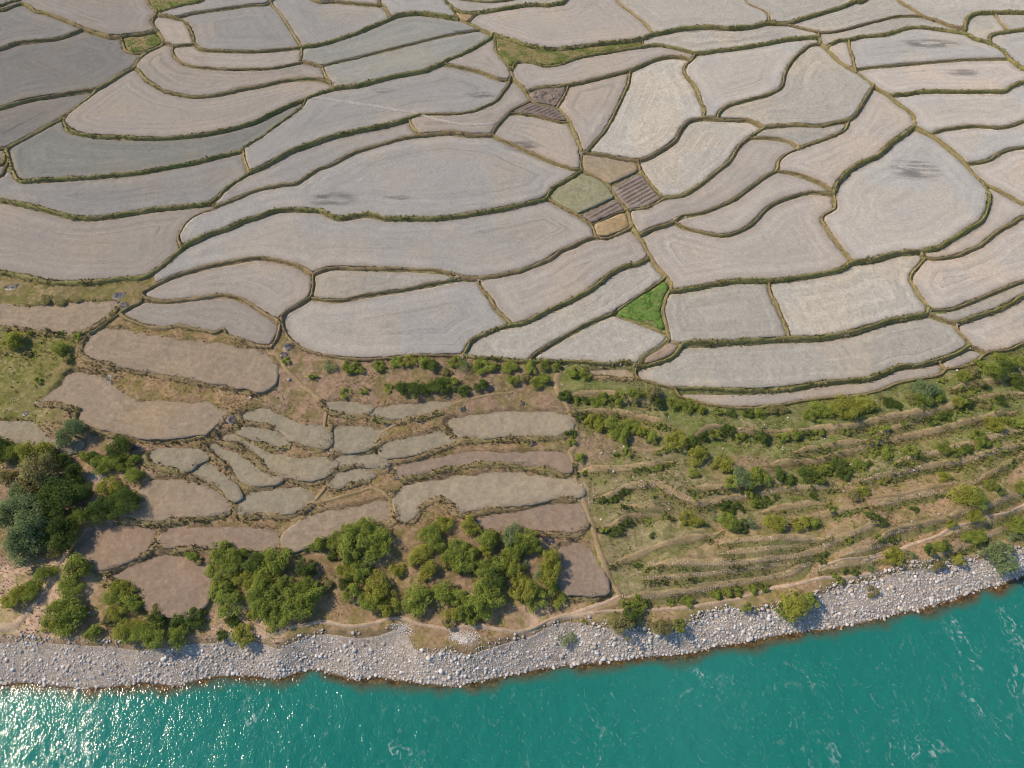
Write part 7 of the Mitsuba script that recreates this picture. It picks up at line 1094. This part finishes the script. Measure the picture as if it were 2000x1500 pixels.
# ---------------------------------------------------------------- footpaths
PLAB = {}
for pi, ln in enumerate(PATHS.strip().split('\n')):
    st, w, pts = ln.split('|'); w = float(w); c = curve(P(pts), .4); n2 = normals2(c); n = len(c); s = np.arange(n) * .4
    ww = w * .5 * (0.7 + 0.6 * vf(s * .5, s * 0 + pi, 3, 3)); U = np.linspace(-1, 1, 5); off = (vf(s * .3, s * 0 + 5 + pi, 2, 8) - .5) * .6
    x = c[:, :1] + n2[:, :1] * (U * ww[:, None] + off[:, None]); y = c[:, 1:] + n2[:, 1:] * (U * ww[:, None] + off[:, None])
    hh = gz(x, y)
    if st == 'faint':
        for fd in FLD:
            m = contains_xy(fd[3], x, y); hh[m] = np.maximum(hh[m], fieldz(fd, x[m], y[m]) + .06)
    z = hh + 0.11 + 0.03 * (1 - np.abs(U)); z[:, [0, -1]] -= .14
    v = np.c_[x.ravel(), y.ravel(), z.ravel()]
    add('footpath', v, up_faces(v, strip_faces(n, 5)), 'trodden_earth', uv=np.c_[np.zeros(len(v)), np.full(len(v), {'sandy': 0., 'dry': 1., 'faint': 2.}[st])], kind='structure')

# ---------------------------------------------------------------- stones
def stone_base(sub, seed):
    m = trimesh.creation.icosphere(subdivisions=sub); v = np.array(m.vertices); r = np.random.default_rng(seed)
    v = v * (1 + 0.30 * (meshkit.noise(v * 1.7 + seed * 5.3, seed)[:, None] - .5) * 2)
    v *= r.uniform(.75, 1.2, 3) * [1, 1, .72]
    return v, np.array(m.faces)
SB0 = [stone_base(0, s) for s in range(8)]; SB1 = [stone_base(1, s + 20) for s in range(8)]
def stones(x, y, z, r, bases, seed):
    R = np.random.default_rng(seed); V, F, U = [], [], []; o = 0
    which = R.integers(0, len(bases), len(x)); a = R.uniform(0, 2 * np.pi, len(x)); ru = R.random((len(x), 2))
    for b, (bv, bf) in enumerate(bases):
        i = np.nonzero(which == b)[0]
        if not len(i): continue
        ca, sa = np.cos(a[i])[:, None], np.sin(a[i])[:, None]; rr = r[i][:, None]
        vx = (bv[:, 0] * ca - bv[:, 1] * sa) * rr + x[i][:, None]; vy = (bv[:, 0] * sa + bv[:, 1] * ca) * rr + y[i][:, None]; vz = bv[:, 2] * rr + z[i][:, None]
        V.append(np.stack([vx, vy, vz], -1).reshape(-1, 3)); F.append((bf[None] + (np.arange(len(i)) * len(bv))[:, None, None]).reshape(-1, 3) + o); U.append(np.repeat(ru[i], len(bv), axis=0)); o += len(i) * len(bv)
    return np.vstack(V), np.vstack(F), np.vstack(U)

bx = np.arange(-84, 92, .4); rows = np.linspace(-.45, 1.06, 26)
sh_, tp_ = shore(bx), banktop(bx)
by = sh_[:, None] + (tp_ - sh_)[:, None] * rows; bX = np.repeat(bx[:, None], 26, 1)
bz = gz(bX, by) + 0.06 + 0.05 * (vf(bX * 2, by * 2, 2, 3) - .3); bz[:, -1] -= .3; bz[:, 0] -= .2
bv = np.c_[bX.ravel(), by.ravel(), bz.ravel()]
add('stony_bank', bv, up_faces(bv, strip_faces(len(bx), 26)), 'bank_gravel', kind='structure')
N = 30000
sx = rng.uniform(-80, 86, N); t = rng.beta(1.0, 1.12, N) * 1.34 - .10
sy = shore(sx) + (banktop(sx) - shore(sx)) * t + rng.normal(0, .12, N)
dens = vf(sx * .35, sy * .6, 3, 50)
keep = (rng.random(N) < np.clip(1.25 - 0.95 * np.clip((t - .45) * 2, 0, 1) * (dens < .55) * np.clip((12 - sx) / 10, .25, 1) - .45 * (dens < .40), 0, 1) * np.clip(1.25 - 2.6 * np.clip(t - .96, 0, 1), .05, 1)); sx, sy, t = sx[keep], sy[keep], t[keep]
right = np.clip((sx - 10) / 70, 0, 1)
sr = np.exp(rng.normal(np.log(0.068), .45, len(sx))) * (1 + .15 * right) * np.where(t < .1, 1.15, 1)
sr = np.clip(sr, .04, .22)
bigi = rng.choice(len(sx), 80, replace=False); sr[bigi] = rng.uniform(.18, .32, 80)
sz = gz(sx, sy) + .03 + sr * .28
order = np.argsort(-sr * (np.abs(sx) < 62)); top300, rest = order[:300], order[300:]
for n_, i in enumerate(top300):
    v, f, u = stones(sx[i:i + 1], sy[i:i + 1], sz[i:i + 1], sr[i:i + 1], SB1[n_ % 8:n_ % 8 + 1], 3000 + n_)
    add('stone', v, f, 'stone', 'stony_bank', u, True)
mid = rest[sr[rest] > .13]; sml = rest[sr[rest] <= .13]
v1, f1, u1 = stones(sx[mid], sy[mid], sz[mid], sr[mid], SB1, 41); v0, f0, u0 = stones(sx[sml], sy[sml], sz[sml], sr[sml], SB0, 42)
add('cobbles', np.vstack([v1, v0]), np.vstack([f1, f0 + len(v1)]), 'stone', 'stony_bank', np.vstack([u1, u0]), True, kind='stuff')

# ---------------------------------------------------------------- stone-edged ledges of the overgrown terraces
for li, (d, st, c) in enumerate(LDG):
    n2 = normals2(c); n2 *= np.sign(n2[:, 1:2] + 1e-9); r = np.random.default_rng(700 + li); n = len(c)
    L = n * .3; lab = f"{'stone edged' if st else 'weedy'} ledge of the overgrown terraces, number {li + 1}"
    nt = int(L * 16); k = r.integers(0, n, nt); u = r.normal(-.36, .22, nt)
    tx, ty = c[k, 0] + n2[k, 0] * u, c[k, 1] + n2[k, 1] * u
    cl = vf(tx * .35, ty * .35, 3, 71); ok = cl > .30; tx, ty, cl = tx[ok], ty[ok], cl[ok]
    tv, tf, tu = tuft_mesh(tx, ty, gz(tx, ty), (.13 + .32 * (cl - .3)) * r.uniform(.7, 1.4, len(tx)), 4, 800 + li, .6, .36, np.clip(.85 - 1.5 * (cl - .4), 0.1, 2))
    LAB = LEDGE_LABELS[li] if li < len(LEDGE_LABELS) else lab
    U = np.array([-1., -.8, -.5, -.2, .1, .3, .45, .7, 1.]); wl = .80 * (.6 + .8 * vf(np.arange(n) * .15, np.arange(n) * 0. + li, 3, 4)) * np.clip(np.minimum(np.arange(n), n - 1 - np.arange(n)) / 8, .15, 1)
    rx = c[:, :1] + n2[:, :1] * (U * wl[:, None] - .1); ry = c[:, 1:] + n2[:, 1:] * (U * wl[:, None] - .1); pr = 1 - np.abs(U) ** 2.5
    rz = gz(rx, ry) + .03 + .02 * pr + .12 * (vf(rx * 1.6, ry * 1.6, 3, 5) - .25) * pr - .1 * (np.abs(U) > .99)
    kk_ = np.where(U < .1, 1.0, 2.75)[None, :] + (vf(rx * .5, ry * .5, 2, 14) - .5) * .9
    rv = np.c_[rx.ravel(), ry.ravel(), rz.ravel()]; ru = np.c_[np.clip(.15 + .6 * vf(rx * 1.3, ry * 1.3, 2, 6).ravel(), 0, 1), kk_.ravel()]
    tv, tf, tu = np.vstack([rv, tv]), np.vstack([up_faces(rv, strip_faces(n, 9)), tf + len(rv)]), np.vstack([ru, tu])
    kk = add('terrace_ledge', tv, tf, 'turf', uv=tu, smooth=True, label=LAB, cat='terrace ledge', group='ledges of the overgrown terraces')
    if st:
        ns = int(L * 16); k = r.integers(0, n, ns); u = r.normal(.10, .11, ns); x, y = c[k, 0] + n2[k, 0] * u, c[k, 1] + n2[k, 1] * u
        rr = np.exp(r.normal(np.log(.055), .3, ns)); v, f, uu = stones(x, y, gz(x, y) + .05, rr, SB0, 60 + li)
        uu[:, 1] = .9; uu[:, 0] *= .45
        add('edging_stones', v, f, 'stone', kk, uu, True, kind='stuff')

# ---------------------------------------------------------------- loose grass, weeds and pale stones over the river slope
N = 90000
gx, gy = rng.uniform(-92, 100, N), rng.uniform(22, 74, N)
s2 = gy - banktop(gx)
u = ((gx - GX[nx0]) / .45).astype(int); v_ = ((gy - GY[ny0]) / .45).astype(int)
fr = free[np.clip(u, 0, ncx - 1), np.clip(v_, 0, ncy - 1)]
pl = vf(gx * .30, gy * .30, 3, 91)
ridgeline = 58 + .02 * np.abs(gx)
ok = fr & (s2 > .3) & (rng.random(N) < np.clip((pl - .30) * 3.0, 0.08, 1)) & (gy < 66)
gx, gy, pl = gx[ok], gy[ok], pl[ok]
pr_ = []
for fd in FLD[NUP:]:
    b = curve(np.array(fd[3].exterior.coords), .085); pr_.append(b + rng.normal(0, .30, b.shape))
for ledge in LDG:
    b = curve(ledge[2], .10); pr_.append(b + rng.normal(0, .5, b.shape))
pr_ = np.vstack(pr_); gx, gy = np.r_[gx, pr_[:, 0]], np.r_[gy, pr_[:, 1]]; pl = np.r_[pl, vf(pr_[:, 0] * .5, pr_[:, 1] * .5, 3, 17)]
greener = np.clip((gx - 8) / 6, 0, 1) * np.clip((gy - 36) / 8, 0, 1) + np.clip((-50 - gx) / 5, 0, 1) * np.clip((gy - 48) / 5, 0, 1)
kind = np.clip(2.35 - 1.25 * greener - (pl - .45) * 1.2, .6, 3)
tv, tf, tu = tuft_mesh(gx, gy, gz(gx, gy), .12 + .13 * np.clip(pl - .3, 0, 1) + .07 * greener * rng.random(len(gx)), 3, 5, .6, .32, kind)
add('grass', tv, tf, 'turf', uv=tu, smooth=False, label='dry and green grass tufts scattered over the river slope', kind='stuff')
N = 1500
px, py = rng.uniform(-80, 85, N), rng.uniform(27, 72, N)
u = ((px - GX[nx0]) / .45).astype(int); v_ = ((py - GY[ny0]) / .45).astype(int)
ok = free[u, v_] & (py > banktop(px) + .2) & (vf(px * .12, py * .12, 2, 66) > .5) & (py < 62); px, py = px[ok], py[ok]
rr = np.exp(rng.normal(np.log(.085), .35, len(px))); v, f, uu = stones(px, py, gz(px, py) + rr * .3, rr, SB0, 77)
add('loose_stones', v, f, 'stone', uv=uu, smooth=True, label='small pale stones strewn over the dry slope', kind='stuff')

# ---------------------------------------------------------------- shrubs and trees
def blob_crown(seed, nb, nl, leaf, flat=.9, sparse=False):
    "leaf clumps of a crown about one metre in radius standing on z = 0: vertices, faces, uv"
    r = np.random.default_rng(seed); cen, rad = [], []
    for i in range(nb):
        a = r.uniform(0, 2 * np.pi); q = math.sqrt(r.uniform(0, 1)) * .82 * (1 + .28 * math.sin(2 * a + seed) * math.cos(a + seed * 2.3))
        h = r.uniform(.30, 1.0) * (1 - .5 * q * q)
        cen.append([q * math.cos(a), q * math.sin(a), h * flat]); rad.append(r.uniform(.14, .36) * (1.15 - .35 * q))
    cen, rad = np.array(cen), np.array(rad)
    pick = r.choice(nb, nl, p=rad ** 2 / (rad ** 2).sum()); d = r.normal(size=(nl, 3)); d /= np.linalg.norm(d, axis=1, keepdims=True); d[:, 2] = np.where(d[:, 2] < -.3, -d[:, 2], d[:, 2])
    rho = rad[pick] * r.uniform(.55, 1.12, nl) ** .6 * (1 + .34 * r.normal(size=nl) * (1 if sparse else .7))
    p = cen[pick] + d * rho[:, None]; p[:, 2] = np.maximum(p[:, 2], .05)
    nrm = d + r.normal(size=(nl, 3)) * .40 + [-.42, .10, .75]; nrm /= np.linalg.norm(nrm, axis=1, keepdims=True)
    t = np.cross(nrm, r.normal(size=(nl, 3))); t /= np.linalg.norm(t, axis=1, keepdims=True); b = np.cross(nrm, t)
    L = leaf * r.uniform(.6, 1.35, nl)[:, None]; W = L * .5
    v = np.stack([p - t * L, p + b * W + nrm * L * .12, p + t * L - nrm * L * .25, p - b * W + nrm * L * .12], 1)
    tone = np.clip(.5 * r.random(nl) + .5 * r.random(nb)[pick], 0, 1)
    f = (np.arange(nl) * 4)[:, None, None] + np.array([[0, 1, 2], [0, 2, 3]])
    return v.reshape(-1, 3), f.reshape(-1, 3), np.repeat(np.c_[tone, tone], 4, axis=0)

def tube(p, r0, r1, sides=5):
    p = np.asarray(p, float); t = np.gradient(p, axis=0); t /= np.linalg.norm(t, axis=1, keepdims=True)
    a = np.cross(t, [.3, .9, .1]); a /= np.linalg.norm(a, axis=1, keepdims=True); b = np.cross(t, a); an = np.arange(sides) / sides * 2 * np.pi
    rr = np.linspace(r0, r1, len(p))[:, None, None]
    v = p[:, None] + rr * (np.cos(an)[None, :, None] * a[:, None] + np.sin(an)[None, :, None] * b[:, None])
    i, j = np.meshgrid(np.arange(len(p) - 1), np.arange(sides), indexing='ij'); A = i * sides + j; B = i * sides + (j + 1) % sides
    return v.reshape(-1, 3), np.vstack([np.c_[A.ravel(), B.ravel(), (B + sides).ravel()], np.c_[A.ravel(), (B + sides).ravel(), (A + sides).ravel()]])
def join(ms):
    o, V, F = 0, [], []
    for v, f in ms: V.append(v); F.append(f + o); o += len(v)
    return np.vstack(V), np.vstack(F)
def stems(seed, n, tree=False):
    r = np.random.default_rng(seed); ms = []
    if tree:
        ms.append(tube([[0, 0, -.15], [.02, .01, .2], [.05, -.03, .45], [.03, .02, .62]], .085, .05, 7))
    for i in range(n):
        a = r.uniform(0, 2 * np.pi); q = r.uniform(.3, .6); z0 = .30 if tree else -.1
        ms.append(tube([[0, 0, z0], [.4 * q * math.cos(a), .4 * q * math.sin(a), z0 + .25], [q * math.cos(a), q * math.sin(a), .75]], .035 if not tree else .045, .008))
    return join(ms)
BIG = [blob_crown(11 + i, 26 + 3 * i, 2300, .062) for i in range(6)]
MED = [blob_crown(31 + i, 15 + 2 * i, 1100, .088) for i in range(6)]
SML = [blob_crown(51 + i, 9 + i, 420, .125) for i in range(5)]
TRE = [blob_crown(71 + i, 40, 4200, .050) for i in range(4)]
SPA = [blob_crown(81 + i, 16, 800, .055, sparse=True) for i in range(2)]
def bake(var, mat):
    v, f, u = var; return mikit.ply((v, f), mat, smooth=False, uv=u)
CACHE = {}
def crown(cls, i, mat):
    if (cls, i, mat) not in CACHE: CACHE[cls, i, mat] = bake({'big': BIG, 'med': MED, 'sml': SML, 'tre': TRE, 'spa': SPA}[cls][i], mat)
    return CACHE[cls, i, mat]
STEM = [mikit.ply(stems(5 + i, 5), 'bark', smooth=True) for i in range(3)]; TRUNK = [mikit.ply(stems(15 + i, 6, True), 'bark', smooth=True) for i in range(2)]
for si, ln in enumerate(SHRUBS.strip().split('\n')):
    x, y, r, h, t, noun, lab, grp = ln.split('|'); x, y, r, h = float(x), float(y), float(r), float(h)
    R = np.random.default_rng(1500 + si); z = float(gz(x, y))
    tree = noun == 'tree'
    cls = ('spa' if t == 'b' and not tree and r < 1.5 else 'tre' if tree else 'big' if r > 1.25 else 'med' if r > .75 else 'sml')
    vi = int(R.integers(0, {'big': 6, 'med': 6, 'sml': 5, 'tre': 4, 'spa': 2}[cls]))
    m = T().translate([x, y, z - .05]).rotate([0, 0, 1], float(R.uniform(0, 360))).scale([r * (1.0 if r > 1 else 1.15) * float(R.uniform(.82, 1.1)), r * (1.0 if r > 1 else 1.15) * float(R.uniform(.82, 1.1)), h * .70])
    k = key(noun); tag(k, lab, noun, grp)
    scene[k + ('__crown' if tree else '__foliage')] = {**crown(cls, vi, LM[t]), 'to_world': m}
    scene[k + ('__trunk' if tree else '__stems')] = {**(TRUNK[si % 2] if tree else STEM[si % 3]), 'to_world': m}

# low leafy weeds in bands along the overgrown ledges
WD = [blob_crown(91 + i, 7, 46, .20) for i in range(4)]; WV, WF, WU, o_ = [], [], [], 0; R = np.random.default_rng(99)
for li, (d, st, c) in enumerate(LDG):
    n2 = normals2(c); n2 *= np.sign(n2[:, 1:2] + 1e-9); hi = np.clip((c[:, 1] - 36) / 14, .12, 1).mean()
    for k in range(int(len(c) * .3 * 2.6 * hi)):
        i = R.integers(0, len(c)); u = R.normal(-.75, .5); x, y = c[i] + n2[i] * u
        if vf(np.array([x * .3]), np.array([y * .3]), 2, 7)[0] < .42: continue
        r_ = R.uniform(.18, .48) * (.7 + .5 * hi); v, f, u_ = WD[R.integers(0, 4)]; a = R.uniform(0, 6.28); ca, sa = math.cos(a), math.sin(a)
        WV.append(np.c_[(v[:, 0] * ca - v[:, 1] * sa) * r_ + x, (v[:, 0] * sa + v[:, 1] * ca) * r_ + y, v[:, 2] * r_ * .9 + gz(float(x), float(y))]); WF.append(f + o_); WU.append(u_); o_ += len(v)
N = 900
for x, y in np.c_[R.uniform(8, 88, N), R.uniform(38, 62, N)]:
    if vf(np.array([x * .18]), np.array([y * .25]), 3, 27)[0] < .56 or not free[int((x - GX[nx0]) / .45), int((y - GY[ny0]) / .45)]: continue
    r_ = R.uniform(.12, .32); v, f, u_ = WD[R.integers(0, 4)]
    WV.append(v * [r_, r_, r_ * .6] + [x, y, gz(float(x), float(y))]); WF.append(f + o_); WU.append(u_); o_ += len(v)
add('weeds', np.vstack(WV), np.vstack(WF), 'leaf_mid', uv=np.vstack(WU), smooth=False, label='low leafy weeds growing in bands along the overgrown ledges', kind='stuff')

# ---------------------------------------------------------------- wet seeps and pale gravel patches
def patch(x, y, r, seed, dz, squash=.8):
    R = np.random.default_rng(seed); a = np.linspace(0, 2 * np.pi, 19)[:-1]; rings = [0.0, .4, .75, 1.0]; V = [[x, y, float(gz(x, y)) + dz]]
    edge = 1 + .9 * (vf(np.cos(a) * 1.3 + seed, np.sin(a) * 1.3, 3, seed) - .5)
    for q in rings[1:]:
        px, py = x + np.cos(a) * edge * r * q, y + np.sin(a) * edge * r * q * squash
        for X, Y in zip(px, py): V.append([X, Y, float(gz(X, Y)) + (dz if q < 1 else -.05)])
    F = [[0, 1 + i, 1 + (i + 1) % 18] for i in range(18)]
    for k in range(2):
        o = 1 + k * 18
        for i in range(18): j = (i + 1) % 18; F += [[o + i, o + 18 + i, o + 18 + j], [o + i, o + 18 + j, o + j]]
    return np.array(V), np.array(F)
for i, q in enumerate(SEEPS.split()):
    x, y, r = [float(v) for v in q.split(',')]
    k = key('wet_seep'); tag(k, SEEP_LABELS[i], 'wet seep', 'dark wet seeps on the terraces')
    v, f = patch(x, y, r * .95, 40 + i, .04); scene[k + '__mud'] = mikit.ply((v, f), 'mud', smooth=True)
    R = np.random.default_rng(i); ms = [patch(x + R.normal(0, r * .4), y + R.normal(0, r * .4), r * R.uniform(.12, .32), 140 + i * 5 + j, .07) for j in range(5)]
    v, f = join(ms); scene[k + '__water'] = mikit.ply((v, f), 'seep_water', smooth=True)
for i, q in enumerate(GRAVEL.split()):
    x, y, r = [float(v) for v in q.split(',')]; R = np.random.default_rng(240 + i); n = int(420 * r)
    px, py = x + R.normal(0, .5, n) * r, y + R.normal(0, .34, n) * r; rr = R.uniform(.035, .075, n)
    v, f, uu = stones(px, py, gz(px, py) + rr * .2, rr, SB0, 340 + i); add('pale_gravel_patch', v, f, 'stone', uv=uu, smooth=True, label=f'patch of pale pebbles on the grass above the stony bank', kind='stuff')

for i, q in enumerate(RUBBLES.split()):
    x, y, r = [float(v) for v in q.split(',')]; R = np.random.default_rng(440 + i); n = 16 + int(10 * r); m_ = R.normal(0, .55, (n, 2)) * r; rr = R.uniform(.05, .12, n)
    v, f, uu = stones(x + m_[:, 0], y + m_[:, 1], gz(x + m_[:, 0], y + m_[:, 1]) + .16 + rr * .4, rr, SB0, 460 + i); uu[:, 0] = .5 * uu[:, 0]; uu[:, 1] = .9
    add('rubble_patch', v, f, 'stone', uv=uu, smooth=True, label='small heap of pale rubble at a gap in the field banks', kind='stuff')

# ---------------------------------------------------------------- the river
def water_fn(p, n, uv):
    x, y = p.x, p.y; s = -uv.x  # metres out from the shore
    big = fbm(x * .05, y * .05, 4.0, 3)
    teal = mix((0.006, 0.132, 0.105), (0.020, 0.172, 0.146), big)
    d1, d2, r = voronoi(x * 2.6, y * 2.6)
    bed = mix((0.045, 0.032, 0.012), (0.17, 0.10, 0.032), r) * (.45 + .55 * smoothstep(.03, .3, d2 - d1))
    near = smoothstep(-.3, 2.1, s + (fbm(x * .5, y * .5, 1.0, 2) - .5) * 1.4)
    c = mix(bed, mix((0.050, 0.105, 0.075), teal, smoothstep(.45, 1.0, near)), smoothstep(.05, .62, near))
    # foam: torn flecks carried down the current
    wx, wy = x + (fbm(x * .25, y * .25, 2.0, 2) - .5) * 5 + (noise(x * 1.7, y * 1.7) - .5) * .9, y + (fbm(x * .25 + 9, y * .25, 6.0, 2) - .5) * 5 + (noise(x * 1.7 + 5, y * 1.7) - .5) * .9
    a = .35; u_, v_ = wx * math.cos(a) + wy * math.sin(a), -wx * math.sin(a) + wy * math.cos(a)
    area = smoothstep(.56, .80, fbm(u_ * .30 + 4, v_ * .11, 8.0, 3)); tear = fbm(u_ * 2.6, v_ * .75, 3.0, 4); fl = noise(x * 5.3, y * 4.1)
    foam = dr.maximum(smoothstep(.50, .80, tear) * area * (.35 + .65 * noise(x * 8.7, y * 7.9)), smoothstep(.60, .86, fbm(u_ * 4.6 + 7, v_ * 1.9, 1.0, 3)) * .20) * smoothstep(.2, .85, fl) * smoothstep(.8, 3.0, s)
    return mix(c, mi.Color3f(.62, .68, .68), foam * .62)
def ripple_fn(p, n, uv):
    x, y = p.x, p.y
    return 0.036 * fbm(x * 6.3 + y * 1.5, y * 4.4, 0.0, 3) + 0.050 * fbm(x * 1.9 + y * .5, y * 1.4, 4.0, 2)
scene['river_water'] = {'type': 'bumpmap', 'arbitrary': mikit.proc(ripple_fn, eps=0.02), 'scale': 1.0,
                        'bsdf': {'type': 'principled', 'base_color': mikit.proc(water_fn), 'roughness': 0.11, 'specular': 0.30}}
WX, _, _ = spaced(-92, 104, .35, 2600)
WYn = np.concatenate([np.array([-140., -90, -60, -35, -18, -8]), np.arange(0, 48, .35)])
wX, wY = np.meshgrid(WX, WYn, indexing='ij')
amp = np.clip((shore(wX) - wY) / 3, .15, 1) * (np.abs(wX) < 110)
wZ = amp * ((vf(wX * .55 + wY * .2, wY * .38, 3, 61) - .5) * .14 + (vf(wX * 1.5, wY * 1.1, 2, 62) - .5) * .07)
wv = np.c_[wX.ravel(), wY.ravel(), wZ.ravel()]
wf = up_faces(wv, strip_faces(len(WX), len(WYn)))
s_ = (wY - shore(wX)).ravel(); wf = wf[(s_[wf] < 2.2).all(1)]
add('river', wv, wf, 'river_water', uv=np.c_[s_, wX.ravel()], kind='structure')
